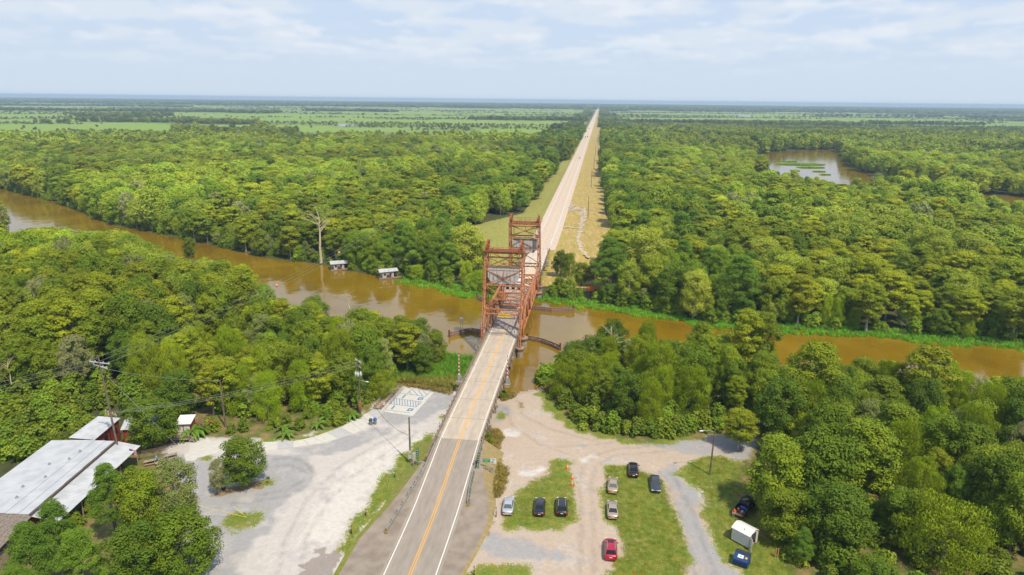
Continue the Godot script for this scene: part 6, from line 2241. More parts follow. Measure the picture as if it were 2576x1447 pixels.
	# glimpses between the right hand trees
	t = thing("camper_trailer", "grey camper trailer roof glimpsed between the trees behind the street lamp", "trailer", Vector3(52.48, 0.00, -125.13), 0.05)
	b = MB.new()
	b.bx(Vector3(0, 1.5, 0), Vector3(5.4, 2.0, 2.2))
	part("body", b, mat(0.3, 0.3, 0.31), t)
	b = MB.new()
	b.bx(Vector3(0, 2.56, 0), Vector3(5.6, 0.12, 2.4))
	part("roof", b, mat(0.55, 0.56, 0.58), t)
	for x in [-1.5, 1.2]:
		b = MB.new()
		b.bx(Vector3(x, 1.7, 1.12), Vector3(1.3, 0.7, 0.05))
		part("window", b, mat(0.02, 0.02, 0.025, 0.2), t)
		b = MB.new()
		b.tube(Vector3(x, 0.35, 0.9), Vector3(x, 0.35, 1.1), 0.35, 0.35, 12)
		part("wheel", b, mat(0.02, 0.02, 0.02), t)
	for q in [[Vector3(50.01, -1.20, -154.81), 0.4, "white cabin boat moored behind the trees right of the ramp"], [Vector3(64.95, -1.20, -154.53), 1.2, "white boat glimpsed through the trees by the right bank"]]:
		t = thing("moored_boat", q[2], "boat", q[0], q[1])
		b = MB.new()
		var rings := []
		for k in [[-3.2, 0.9, 0.1], [-1.0, 1.15, 0.05], [1.2, 1.05, 0.05], [2.6, 0.6, 0.15], [3.3, 0.08, 0.3]]:
			rings.append([Vector3(k[0], k[2], -k[1] * 0.6), Vector3(k[0], k[2], k[1] * 0.6), Vector3(k[0], 1.0 + k[2], k[1]), Vector3(k[0], 1.0 + k[2], -k[1])])
		b.loft(rings)
		part("hull", b, mat(0.72, 0.72, 0.72, 0.4), t)
		b = MB.new()
		b.bx(Vector3(-0.6, 1.7, 0), Vector3(2.4, 1.3, 1.7))
		part("cabin", b, mat(0.74, 0.74, 0.75, 0.4), t)
		b = MB.new()
		b.bx(Vector3(-0.6, 1.85, 0.86), Vector3(1.9, 0.5, 0.04))
		part("window", b, mat(0.03, 0.03, 0.04, 0.1), t)
	# pale works and houses on the horizon
	for q in [[2013, 262, 90, 26, "long white works with a rounded roof on the horizon right of the highway"], [2250, 267, 80, 22, "white cluster of works buildings near the right horizon"], [1872, 263, 60, 18, "grey works with a stack on the horizon, nearest the highway"], [1722, 276, 45, 9, "white waterside house row beyond the marsh right of the highway"]]:
		var far: float = 9000.0 if q[3] > 10 else 5200.0
		var px := Vector3(q[0] - 1288.0, 0, 0)
		t = thing("far_works", q[4], "building", Vector3(px.x / 1717.0 * far * 0.97, 0, -far))
		for k in 4:
			b = MB.new()
			var w: float = q[2] * [0.5, 0.3, 0.2, 0.25][k]
			b.bx(Vector3(q[2] * [-0.3, 0.2, 0.45, -0.6][k], q[3] * [0.5, 0.35, 0.45, 0.3][k], 0), Vector3(w, q[3] * [1.0, 0.7, 0.9, 0.6][k], 30))
			part("hall", b, mat(0.8, 0.8, 0.8), t)
		if q[0] == 1872:
			b = MB.new()
			b.tube(Vector3(-40, 0, 0), Vector3(-40, 52, 0), 4, 3, 8)
			part("stack", b, mat(0.5, 0.5, 0.5), t)
	t = thing("radio_mast", "thin radio mast standing on the horizon above the marsh", "mast", Vector3(330, 0, -9000))
	b = MB.new()
	b.tube(Vector3.ZERO, Vector3(0, 62, 0), 1.6, 1.2, 6)
	part("mast", b, mat(0.3, 0.3, 0.32), t)

# ---------------------------------------------------------------- vehicles
func car(label: String, at: Vector3, turn: float, kind: String, col: Color, glass_tint := 0.012) -> Node3D:
	# front towards -z
	var t := thing("parked_car" if at.z > -200 else "passing_car", label, "car", at, turn, "cars parked on the grass by the bridge" if at.z > -200 else "cars on the far highway")
	var suv := kind == "suv"
	var L := 4.75 if not suv else 4.8
	var W := 0.91 if not suv else 0.95
	var belt := 0.98 if not suv else 1.12
	var top := 1.44 if not suv else 1.74
	var paint := StandardMaterial3D.new()
	paint.albedo_color = lin(col.r, col.g, col.b)
	paint.roughness = 0.32
	paint.metallic = 0.35
	paint.clearcoat_enabled = true
	paint.clearcoat = 0.8
	paint.clearcoat_roughness = 0.06
	var st := [[-1.0, 0.66, 0.34, 0.60], [-0.955, 0.84, 0.24, 0.70], [-0.70, 0.98, 0.2, belt - 0.16], [-0.40, 1.0, 0.2, belt - 0.03], [0.0, 1.0, 0.2, belt], [0.50, 1.0, 0.2, belt + 0.02], [0.72, 0.98, 0.22, belt + 0.03], [0.94, 0.9, 0.28, belt + (0.0 if not suv else 0.02)], [1.0, 0.78, 0.36, belt - 0.14]]
	var rings := []
	for s in st:
		var z: float = s[0] * L / 2
		var w: float = s[1] * W
		rings.append([Vector3(-w * 0.86, s[2], z), Vector3(w * 0.86, s[2], z), Vector3(w, s[2] + 0.16, z), Vector3(w * 1.0, s[3] - 0.22, z), Vector3(w * 0.93, s[3] - 0.04, z), Vector3(w * 0.75, s[3], z), Vector3(0, s[3] + 0.025, z), Vector3(-w * 0.75, s[3], z), Vector3(-w * 0.93, s[3] - 0.04, z), Vector3(-w * 1.0, s[3] - 0.22, z), Vector3(-w, s[2] + 0.16, z)])
	var b := MB.new()
	b.loft(rings)
	part("body", b, paint, t)
	# cabin: windscreen base, roof front, roof back, rear window base
	var zs := [-0.40 * L / 2, -0.06 * L / 2, 0.42 * L / 2, 0.70 * L / 2]
	if suv: zs = [-0.42 * L / 2, -0.14 * L / 2, 0.80 * L / 2, 0.955 * L / 2]
	var wb := W * 0.88
	var wr := W * 0.68
	var P := func(i, s, k): # i station, s side, k 0 base 1 roof
		return Vector3(s * (wb if k == 0 else wr), belt - 0.01 if k == 0 else top, zs[i])
	b = MB.new()
	var rf := [Vector3(-wr, top, zs[1]), Vector3(wr, top, zs[1]), Vector3(wr, top, zs[2]), Vector3(-wr, top, zs[2])]
	var ridge := [Vector3(0, top + 0.05, lerpf(zs[1], zs[2], 0.12)), Vector3(0, top + 0.05, lerpf(zs[1], zs[2], 0.88))]
	b.group = 1
	b.quad(rf[3], ridge[1], ridge[0], rf[0])
	b.quad(ridge[1], rf[2], rf[1], ridge[0])
	b.tri(rf[0], ridge[0], rf[1])
	b.tri(rf[2], ridge[1], rf[3])
	part("roof", b, paint, t)
	b = MB.new()
	b.quad(Vector3(-wb, belt - 0.01, zs[0]), Vector3(-wr, top, zs[1]), Vector3(wr, top, zs[1]), Vector3(wb, belt - 0.01, zs[0]))
	b.quad(Vector3(wb, belt - 0.01, zs[3]), Vector3(wr, top, zs[2]), Vector3(-wr, top, zs[2]), Vector3(-wb, belt - 0.01, zs[3]))
	for s in [-1, 1]:
		var q := [Vector3(s * wb, belt - 0.01, zs[0]), Vector3(s * wb, belt - 0.01, zs[3]), Vector3(s * wr, top, zs[2]), Vector3(s * wr, top, zs[1])]
		if s > 0: b.quad(q[1], q[0], q[3], q[2])
		else: b.quad(q[0], q[1], q[2], q[3])
	part("cabin", b, paint, t)
	var glass := mat(glass_tint, glass_tint * 1.1, glass_tint * 1.25, 0.06)
	var pane := func(q: Array, called: String):
		var m: Vector3 = (q[0] + q[1] + q[2] + q[3]) * 0.25
		var n: Vector3 = (q[1] - q[0]).cross(q[3] - q[0]).normalized()
		if n.dot(m - Vector3(0, 0.9, 0)) < 0: n = -n
		var r := []
		for v in q:
			r.append(m + (v - m) * 0.90 + n * 0.012)
		var pb := MB.new()
		if (r[1] - r[0]).cross(r[3] - r[0]).dot(n) > 0: pb.quad(r[0], r[1], r[2], r[3])
		else: pb.quad(r[3], r[2], r[1], r[0])
		part(called, pb, glass, t)
	pane.call([Vector3(-wb, belt, zs[0]), Vector3(wb, belt, zs[0]), Vector3(wr, top, zs[1]), Vector3(-wr, top, zs[1])], "windscreen")
	pane.call([Vector3(-wb, belt + (0.12 if suv else 0.0), zs[3]), Vector3(wb, belt + (0.12 if suv else 0.0), zs[3]), Vector3(wr, top, zs[2]), Vector3(-wr, top, zs[2])], "rear_window")
	for s in [-1, 1]:
		var zm := lerpf(zs[1], zs[2], 0.5)
		pane.call([Vector3(s * wb, belt, zs[0] + 0.12), Vector3(s * wb, belt, zm - 0.03), Vector3(s * wr, top, zm - 0.03), Vector3(s * wr, top, zs[1])], "side_window")
		pane.call([Vector3(s * wb, belt, zm + 0.03), Vector3(s * wb, belt, zs[3] - 0.2), Vector3(s * wr, top, zs[2] - 0.03), Vector3(s * wr, top, zm + 0.03)], "side_window")
		for z in [-0.60 * L / 2, 0.62 * L / 2]:
			b = MB.new()
			b.tube(Vector3(s * (W - 0.22), 0.32, z), Vector3(s * (W + 0.015), 0.32, z), 0.32, 0.32, 16)
			var wh := part("wheel", b, mat(0.015, 0.015, 0.015, 0.9), t)
			b = MB.new()
			b.tube(Vector3(s * (W + 0.01), 0.32, z), Vector3(s * (W + 0.03), 0.32, z), 0.21, 0.19, 12)
			part("rim", b, mat(0.45, 0.46, 0.48, 0.35, 0.6), wh)
		b = MB.new()
		b.bx(Vector3(s * (W + 0.09), belt + 0.06, zs[0] + 0.35), Vector3(0.2, 0.14, 0.12))
		part("mirror", b, paint, t)
		b = MB.new()
		b.bx(Vector3(s * W * 0.68, belt - 0.23 if not suv else belt - 0.2, L / 2 - 0.05), Vector3(0.38, 0.17, 0.14))
		part("tail_light", b, mat(0.5, 0.012, 0.012, 0.25), t)
		b = MB.new()
		b.bx(Vector3(s * W * 0.66, 0.63, -L / 2 + 0.1), Vector3(0.38, 0.13, 0.16))
		part("headlight", b, mat(0.7, 0.72, 0.74, 0.15), t)
	b = MB.new()
	b.bx(Vector3(0, belt - 0.33, L / 2 + 0.012), Vector3(0.42, 0.16, 0.02))
	part("licence_plate", b, mat(0.62, 0.63, 0.64), t)
	b = MB.new()
	b.bx(Vector3(0, 0.52, -L / 2 - 0.0), Vector3(0.9, 0.16, 0.05))
	part("grille", b, mat(0.02, 0.02, 0.02), t)
	b = MB.new()
	b.bx(Vector3(0, 0.44, L / 2 - 0.02), Vector3(W * 1.5, 0.12, 0.1))
	part("bumper", b, paint, t)
	if suv:
		for s in [-1, 1]:
			b = MB.new()
			b.bar(Vector3(s * wr * 0.9, top + 0.05, zs[1] + 0.3), Vector3(s * wr * 0.9, top + 0.05, zs[2] - 0.2), 0.05, 0.05)
			part("roof_rail", b, mat(0.6, 0.6, 0.62, 0.3, 0.6), t)
	return t

func pickup():
	var t := thing("pickup_truck", "black pickup truck with its loaded bed open, half under the big trees", "truck", Vector3(38.6, 0, -98.5), -0.68)
	var paint := mat(0.012, 0.013, 0.016, 0.25)
	var b := MB.new()
	var rings := []
	for s in [[-2.8, 0.8, 0.45, 0.95], [-2.7, 0.92, 0.4, 1.05], [-1.2, 0.97, 0.4, 1.15], [0.5, 0.97, 0.4, 1.15]]:
		rings.append([Vector3(-s[1], s[2], s[0]), Vector3(s[1], s[2], s[0]), Vector3(s[1], s[3] - 0.1, s[0]), Vector3(s[1] * 0.85, s[3], s[0]), Vector3(-s[1] * 0.85, s[3], s[0]), Vector3(-s[1], s[3] - 0.1, s[0])])
	b.loft(rings)
	part("body", b, paint, t)
	b = MB.new()
	b.loft([[Vector3(-0.86, 1.14, -1.3), Vector3(0.86, 1.14, -1.3), Vector3(0.7, 1.8, -0.6), Vector3(-0.7, 1.8, -0.6)], [Vector3(-0.86, 1.14, 0.5), Vector3(0.86, 1.14, 0.5), Vector3(0.72, 1.8, 0.35), Vector3(-0.72, 1.8, 0.35)]])
	part("cab", b, mat(0.02, 0.03, 0.05, 0.12), t)
	b = MB.new()
	for s in [-1, 1]:
		b.bx(Vector3(0.92 * s, 0.9, 1.65), Vector3(0.12, 0.62, 2.3))
	b.bx(Vector3(0, 0.62, 1.65), Vector3(1.72, 0.08, 2.3))
	b.bx(Vector3(0, 0.9, 0.56), Vector3(1.72, 0.62, 0.1))
	part("bed", b, paint, t)
	b = MB.new()
	b.bx(Vector3(0, 0.62, 3.08), Vector3(1.8, 0.07, 0.52))
	part("tailgate", b, mat(0.2, 0.10, 0.06, 0.5), t)
	for s in [-1, 1]:
		b = MB.new()
		b.bx(Vector3(0.93 * s, 0.95, 2.82), Vector3(0.14, 0.4, 0.06))
		part("tail_light", b, mat(0.5, 0.02, 0.02, 0.3), t)
		for z in [-1.9, 1.75]:
			b = MB.new()
			b.tube(Vector3(s * 0.72, 0.38, z), Vector3(s * 1.0, 0.38, z), 0.38, 0.38, 16)
			var wh := part("wheel", b, mat(0.015, 0.015, 0.015, 0.9), t)
			b = MB.new()
			b.tube(Vector3(s * 0.99, 0.38, z), Vector3(s * 1.02, 0.38, z), 0.23, 0.2, 12)
			part("rim", b, mat(0.4, 0.41, 0.43, 0.35, 0.6), wh)
	var cargo := [["blue_tarpaulin", "crumpled blue tarpaulin in the front of the pickup bed", "tarpaulin", Vector3(0.1, 0.66, 1.0), Vector3(1.2, 0.4, 0.7), Color(0.02, 0.07, 0.35)], ["red_fuel_can", "red fuel can in the pickup bed", "fuel can", Vector3(-0.35, 0.66, 2.2), Vector3(0.35, 0.4, 0.25), Color(0.5, 0.02, 0.02)], ["yellow_tool_case", "yellow tool case in the pickup bed", "tool case", Vector3(-0.45, 0.66, 1.75), Vector3(0.4, 0.3, 0.3), Color(0.7, 0.45, 0.02)], ["grey_engine", "grey engine part by the tail light in the pickup bed", "machine", Vector3(0.4, 0.66, 2.3), Vector3(0.5, 0.4, 0.5), Color(0.3, 0.3, 0.32)]]
	for q in cargo:
		var c := t.transform * (q[3] as Vector3)
		var mb := MB.new()
		var s: Vector3 = q[4]
		var rr := []
		for k in [[0.0, 0.9], [0.15, 1.0], [0.8, 0.85], [1.0, 0.55]]:
			var ring := []
			for i in 8:
				var a := -TAU * i / 8
				ring.append(Vector3(cos(a) * s.x * 0.55 * k[1], s.y * k[0], sin(a) * s.z * 0.55 * k[1]))
			rr.append(ring)
		mb.loft(rr)
		var o := put(q[0], mb.mesh(), mat(q[5].r, q[5].g, q[5].b, 0.6), self, c, -0.68)
		tag(o, q[1], q[2])
	var seat := t.transform * Vector3(-0.55, 0.2, 3.12)
	person("person in an orange top and grey trousers sitting on the pickup's tailgate", Vector3(seat.x, 0.2, seat.z), PI - 0.68, Color(0.75, 0.13, 0.02), Color(0.22, 0.24, 0.28), Color(0.5, 0.24, 0.15), Color(0.12, 0.08, 0.06))

func vehicles():
	car("silver sedan at the left end of the row of three", Vector3(-0.2, 0.05, -98.0), -0.06, "sedan", Color(0.42, 0.46, 0.52), 0.10)
	car("black sedan with red tail lights in the middle of the row of three", Vector3(4.9, 0.05, -97.8), -0.07, "sedan", Color(0.010, 0.013, 0.022))
	car("black tall car with roof rails at the right end of the row of three", Vector3(8.5, 0.05, -97.9), -0.06, "suv", Color(0.008, 0.010, 0.018))
	car("black coupe farthest back, at the top of the right lawn", Vector3(22.2, 0.05, -109.8), -0.14, "sedan", Color(0.008, 0.008, 0.011))
	car("pale tan hatchback on the right lawn, the farther of the two tan cars", Vector3(17.8, 0.05, -104.5), -0.16, "sedan", Color(0.38, 0.32, 0.20), 0.12)
	car("tan and grey sedan on the right lawn, the nearer of the two tan cars", Vector3(16.7, 0.05, -97.2), -0.11, "sedan", Color(0.36, 0.31, 0.25), 0.03)
	car("dark grey sedan facing the camera beside the gravel track", Vector3(25.2, 0.05, -105.0), PI - 0.13, "sedan", Color(0.045, 0.055, 0.075), 0.06)
	var r := car("bright red tall car with a sunroof, nearest the camera on the right", Vector3(15.0, 0.05, -87.1), -0.12, "suv", Color(0.42, 0.004, 0.035))
	var b := MB.new()
	b.bx(Vector3(0, 1.80, -0.05), Vector3(0.9, 0.03, 0.5))
	part("sunroof", b, mat(0.02, 0.025, 0.05, 0.1), r)
	car("white car driving on the far highway, nearest of those out there", RP(790, 2.2, 0.75), RY, "suv", Color(0.75, 0.75, 0.75))
	car("dark car on the far highway, right of a close pair", RP(1270, 2.2, 0.75), RY, "suv", Color(0.03, 0.03, 0.03))
	car("dark car on the far highway, left of a close pair", RP(1250, -1.6, 0.75), RY + PI, "suv", Color(0.04, 0.03, 0.03))
	car("small dark car on the far highway, farthest of those out there", RP(1640, -1.6, 0.75), RY + PI, "sedan", Color(0.05, 0.04, 0.04))
	pickup()

# ---------------------------------------------------------------- vegetation
func bare_tree(label: String, base: Vector3, h: float, seed_: int, lean: float, reach: float, n := 13, thick := 0.028):
	var rng := RandomNumberGenerator.new()
	rng.seed = seed_
	var spots := []
	for i in n:
		var a := i * 2.4
		spots.append(Vector3(cos(a) * reach * rng.randf_range(0.5, 1.1), h * rng.randf_range(0.62, 1.0), sin(a) * reach * rng.randf_range(0.5, 1.1)))
	var t := thing("bare_tree", label, "tree", base)
	var m := put("trunk", trunk_mesh(seed_, h, h * thick, spots, n, true), tmat(mcache["deadwood"], Vector3(1, 3, 1), 0.9, false), t)
	m.rotation.z = lean

func blade_mesh(sd: int, n: int, h: float, w: float, spread: float) -> ArrayMesh:
	var rng := RandomNumberGenerator.new()
	rng.seed = sd
	var b := MB.new()
	b.use_c = true
	for i in n:
		var a := rng.randf() * TAU
		var p := Vector3(cos(a), 0, sin(a)) * spread * sqrt(rng.randf())
		var d := Vector3(rng.randfn() * 0.35, 1, rng.randfn() * 0.35) * h * rng.randf_range(0.5, 1.15)
		var s := Vector3(cos(a * 3), 0, sin(a * 3)) * w
		var k := rng.randf_range(0.7, 1.3)
		b.col = Color(k * rng.randf_range(0.9, 1.15), k, k)
		b.tri(p - s, p + s, p + d)
		b.tri(p + d * 0.3 - s * 1.5, p + d * 0.4 + s * 2.0, p + d * 0.8 + s * 4.0)
	return b.mesh()

var lake_line := [1880, 425, 1905, 432, 1940, 438, 2050, 458, 2130, 463, 2200, 470, 2210, 400, 2430, 400, 2440, 498, 2480, 522, 2576, 548, 2700, 580]
var cand := []
func offer(kind: String, p: Vector2, h: float, r: float, region: String, line: Array):
	var y := ground_h(p)
	if line.size() > 0:
		var ok := false
		for k in 9:
			var q := pixel(Vector3(p.x, y + h, p.y))
			var side := r * 1717.0 / Vector3(p.x, y + h - 64.5, p.y).length() * 0.55
			var lim := maxf(skyline(line, q.x), maxf(skyline(line, q.x - side), skyline(line, q.x + side)))
			if q.y > lim:
				ok = true
				break
			h -= 1.1
		if not ok or h < 3.5:
			return
		r = minf(r, h * 0.42)
	cand.append([kind, rng0.randi() % 3, Vector3(p.x, y, p.y), h, r, rng0.randf() * TAU, rng0.randi() % 6, region])

func choose(w: Array) -> String:
	var s := 0.0
	for i in range(1, w.size(), 2):
		s += w[i]
	var x := rng0.randf() * s
	for i in range(1, w.size(), 2):
		x -= w[i]
		if x <= 0:
			return w[i - 1]
	return w[0]

func fill_zone(poly: PackedVector2Array, step: float, kinds: Array, h0: float, h1: float, region: String, line: Array, block: Array):
	var lo := Vector2(1e9, 1e9)
	var hi := -lo
	for q in poly:
		lo = lo.min(q)
		hi = hi.max(q)
	var z := lo.y
	while z < hi.y:
		var x := lo.x
		while x < hi.x:
			var p := Vector2(x, z) + Vector2(rng0.randf(), rng0.randf()) * step
			x += step
			if not inside(p, poly):
				continue
			var bad := false
			for b in block:
				if inside(p, b):
					bad = true
					break
			if bad:
				continue
			var kind := choose(kinds)
			var h := rng0.randf_range(h0, h1)
			offer(kind, p, h, clampf(h * rng0.randf_range(0.27, 0.36), 1.5, 6.0), region, line)
		z += step

func plants():
	mcache["deadwood"] = ntex(101, 0.03, 4, [Color(0.42, 0.34, 0.24), Color(0.62, 0.52, 0.39), Color(0.74, 0.66, 0.53)], 128)
	var water_keep := [grow(river, 1.5), grow(lake, 1.5)]
	var yard_keep := grow(yard, 1.6)
	var n_hand := 0
	# ---- trees that stand out
	var hand := [
		["pine", 0, Vector3(-62.13, 11.50, -75.99), 3.9, 1, "tufted pine at the lower left corner in front of the white roof"],
		["pine", 1, Vector3(-55.75, 11.00, -75.82), 3.7, 0, "tufted pine just right of the corner pine in the lower left foreground"],
		["pine", 0, Vector3(-59.44, 12.50, -89.35), 3.6, 0, "tall tufted pine standing against the edge of the white roof's awning"],
		["pine", 0, Vector3(-62.38, 11.50, -81.00), 3.6, 4, "tufted pine in front of the shingled end of the long building"],
		["pine", 1, Vector3(-60.58, 9.00, -71.01), 3.6, 3, "low pine cut off by the bottom edge in the left corner"],
		["mossy", 0, Vector3(-50.98, 12.00, -91.32), 4.4, 1, "moss draped grey green tree in front of the picnic tables"],
		["broadleaf", 0, Vector3(-54.29, 11.50, -88.49), 3.6, 4, "green tree between the tall pine and the moss draped tree"],
		["broadleaf", 1, Vector3(-44.35, 10.50, -80.08), 4.8, 3, "dark leafy tree at the bottom left beside the grey gravel"],
		["broadleaf", 2, Vector3(-49.35, 10.00, -77.37), 4.2, 1, "leafy tree at the bottom edge left of the dark leafy one"],
		["broadleaf", 1, Vector3(-67.6, 9.8, -117.0), 5.0, 3, "dark oak behind the tallest pole hiding the red house"],
		["broadleaf", 2, Vector3(-68.42, 10.00, -129.09), 4.6, 4, "rounded green tree behind the dark oak"],
		["willow", 0, Vector3(-56.39, 11.00, -131.69), 3.9, 0, "yellow green willow behind the plain short pole"],
		["willow", 1, Vector3(-52.75, 12.50, -136.65), 4.6, 0, "tallest yellow green willow above the curved path"],
		["cypress", 0, Vector3(-41.64, 11.50, -134.90), 4.3, 4, "tiered cypress left of the transformer pole"],
		["broadleaf", 0, Vector3(-36.54, 11.00, -138.70), 4.2, 3, "dark tree just left of the transformer pole"],
		["willow", 1, Vector3(-28.61, 6.50, -140.12), 3.2, 2, "bushy willow beside the boardwalk railing"],
		["broadleaf", 0, Vector3(42.77, 13.50, -97.30), 5.2, 0, "broad tree above the black pickup on the right"],
		["broadleaf", 1, Vector3(49.88, 14.50, -97.13), 6.0, 3, "big dark green tree beyond the white shed"],
		["cypress", 1, Vector3(57.84, 15.50, -100.26), 6.2, 0, "large olive yellow tree right of the big dark green one"],
		["broadleaf", 2, Vector3(47.89, 11.00, -87.10), 5.2, 1, "tree with low drooping boughs behind the white shed"],
		["broadleaf", 0, Vector3(41.77, 8.50, -90.47), 4.2, 3, "shady lower tree over the pickup's cab"],
		["cypress", 2, Vector3(61.32, 19.00, -127.77), 6.4, 1, "tall cypress standing against the brown river on the right"],
		["cypress", 0, Vector3(56.60, 17.50, -154.35), 5.0, 0, "tallest cypress of the right bank, rising across the water"],
		["cypress", 1, Vector3(60.55, 17.00, -154.20), 4.4, 2, "cypress just right of the tallest one on the right bank"],
		["cypress", 1, Vector3(45.61, 14.00, -155.00), 3.4, 4, "slim cypress on the bank left of the tallest one"],
		["willow", 0, Vector3(32.84, 13.00, -156.37), 3.3, 1, "round topped willow on the right bank in front of the river"],
		["broadleaf", 2, Vector3(25.32, 12.00, -160.37), 3.8, 3, "dark tree beside the bare grey trunk on the right bank"],
		["cypress", 2, Vector3(43.82, 8.50, -118.37), 4.0, 2, "feathery olive tree leaning over the grey track behind the street lamp"],
		["willow", 0, Vector3(62.06, 11.00, -84.15), 6.4, 2, "wide yellow olive tree in the lower right corner"],
		["pine", 0, Vector3(42.28, 6.00, -84.74), 1.9, 0, "small dark pine behind the short wooden posts"],
		["broadleaf", 1, Vector3(59.45, 9.00, -90.33), 4.0, 1, "slender green tree left of the wide yellow olive one"],
		["broadleaf", 2, Vector3(48.98, 6.00, -77.73), 3.4, 5, "bright green bushy tree at the bottom edge on the right"],
		["cypress", 0, Vector3(85.56, 17.50, -130.33), 6.2, 3, "dark dome shaped cypress by the river at the right side"],
		["broadleaf", 2, Vector3(18.35, 9.50, -251.80), 3.6, 3, "dark tree on the far bank right beside the bridge's far end"],
		["willow", 0, Vector3(21.50, 9.00, -251.06), 3.2, 1, "second tree right of the bridge's far end, in front of the clearing"],
		["broadleaf", 0, Vector3(25.22, 8.00, -239.67), 3.4, 1, "low leafy tree in front of the sandy track's end"],
		["mossy", 0, Vector3(29.46, 9.50, -239.19), 3.4, 2, "grey green tree at the right end of the clearing by the water"],
		["broadleaf", 0, Vector3(-19.29, 8.00, -162.67), 3.3, 3, "leafy tree at the right end of the left wood, nearest the bridge deck"],
		["broadleaf", 1, Vector3(-24.17, 9.50, -167.90), 3.7, 1, "second leafy tree from the right end of the left wood"],
		["cypress", 2, Vector3(-28.72, 10.50, -168.32), 3.6, 3, "cypress third from the right end of the left wood"],
		["broadleaf", 2, Vector3(-21.70, 7.50, -154.97), 3.2, 4, "lower bushy tree in front of the left wood's right end"],
		["willow", 1, Vector3(17.48, 11.00, -137.94), 4.2, 1, "willow leaning over the boat ramp's right side"],
		["willow", 0, Vector3(12.14, 9.50, -140.44), 4.0, 2, "olive willow nearest the boat ramp"],
	]
	for q in hand:
		var p: Vector3 = q[2]
		var g := ground_h(Vector2(p.x, p.z))
		tree(q[0], q[1], Vector3(p.x, g, p.z), p.y - g, q[3], rng0.randf() * TAU, q[4], q[5])
		n_hand += 1
	tree("broadleaf", 1, Vector3(-45.65, 0.00, -103.89), 8.8, 4.0, 0.5, 3, "multi-stemmed tree standing alone in the left gravel lot")
	tree("mossy", 1, Vector3(-48.82, 0.00, -101.17), 6.5, 1.9, 1.5, 2, "small half bare mossy tree beside the multi-stemmed one")
	tree("cypress", 1, Vector3(-128.20, -1.00, -264.40), 12.0, 3.0, 0.2, 3, "lone round cypress standing out in the water left of the bridge")
	bare_tree("tall bare bleached dead tree in the water by the tilted houseboat", Vector3(-78.58, -1.50, -273.01), 23.5, 5, 0.0, 6.8, 10)
	bare_tree("bare grey snag rising above the right bank's trees", Vector3(24.06, -0.30, -153.94), 14.0, 9, 0.02, 2.6, 10)
	bare_tree("bare twiggy white snag at the water's edge left of the bridge", Vector3(-48.79, 0.00, -196.06), 9.0, 12, 0.05, 2.6, 9)
	bare_tree("pale bare trunk at the far left above the undergrowth", Vector3(-107.47, 0.00, -136.15), 12.0, 14, 0.06, 1.8, 6, 0.015)
	bare_tree("second pale bare trunk at the far left, right of the first", Vector3(-107.20, 0.00, -139.76), 12.0, 15, 0.05, 1.8, 6, 0.014)
	# ---- trees near the car parks
	var sw := PackedVector2Array([Vector2(-330, -375), Vector2(-220, -302), Vector2(-170, -272), Vector2(-122, -241), Vector2(-95, -218), Vector2(-60, -182), Vector2(-36, -171), Vector2(-19, -167), Vector2(-21, -158), Vector2(-27, -148), Vector2(-33, -139), Vector2(-44, -127), Vector2(-58, -129), Vector2(-84, -126), Vector2(-90, -112), Vector2(-96, -92), Vector2(-130, -80), Vector2(-330, -120)])
	var thicket := PackedVector2Array([Vector2(-150, -78), Vector2(-90, -86), Vector2(-85, -112), Vector2(-80, -124), Vector2(-64, -131), Vector2(-60, -137), Vector2(-90, -141), Vector2(-120, -134), Vector2(-150, -122)])
	var sw_far := PackedVector2Array([Vector2(-330, -375), Vector2(-220, -302), Vector2(-170, -272), Vector2(-122, -241), Vector2(-95, -218), Vector2(-78, -200), Vector2(-70, -165), Vector2(-110, -140), Vector2(-150, -130), Vector2(-330, -160)])
	fill_zone(sw_far, 6.4, ["cypress", 7, "broadleaf", 2, "pale", 1.2, "mossy", 0.8], 16.0, 20.5, "left bank", left_skyline, [yard_keep, thicket])
	fill_zone(sw, 5.6, ["cypress", 3, "broadleaf", 5, "willow", 1.5, "mossy", 1], 9.0, 14.5, "left lot", left_skyline, [yard_keep, sw_far, thicket])
	var se := PackedVector2Array([Vector2(9.5, -157), Vector2(22, -164), Vector2(47, -164), Vector2(75, -152), Vector2(116, -140), Vector2(150, -136), Vector2(290, -84), Vector2(290, -60), Vector2(130, -60), Vector2(95, -72), Vector2(62, -97), Vector2(50, -106), Vector2(46, -118), Vector2(30, -124), Vector2(14, -140)])
	var gap := PackedVector2Array([Vector2(61.8, -104.3), Vector2(66.7, -102.8), Vector2(62.4, -93.7), Vector2(56.5, -93.6)])
	fill_zone(se, 5.8, ["broadleaf", 6, "cypress", 1.6, "willow", 2.2, "mossy", 0.6], 9.0, 14.0, "right lot", right_skyline, [yard_keep, gap])
	# ---- the forest beyond the river, thinning out into far tree lines
	var mix := noise(77, 0.006, 3)
	var bands := [[-175, -640, 8.0], [-640, -1250, 9.5], [-1250, -2400, 13.5], [-2400, -4600, 24.0], [-4600, -9800, 44.0]]
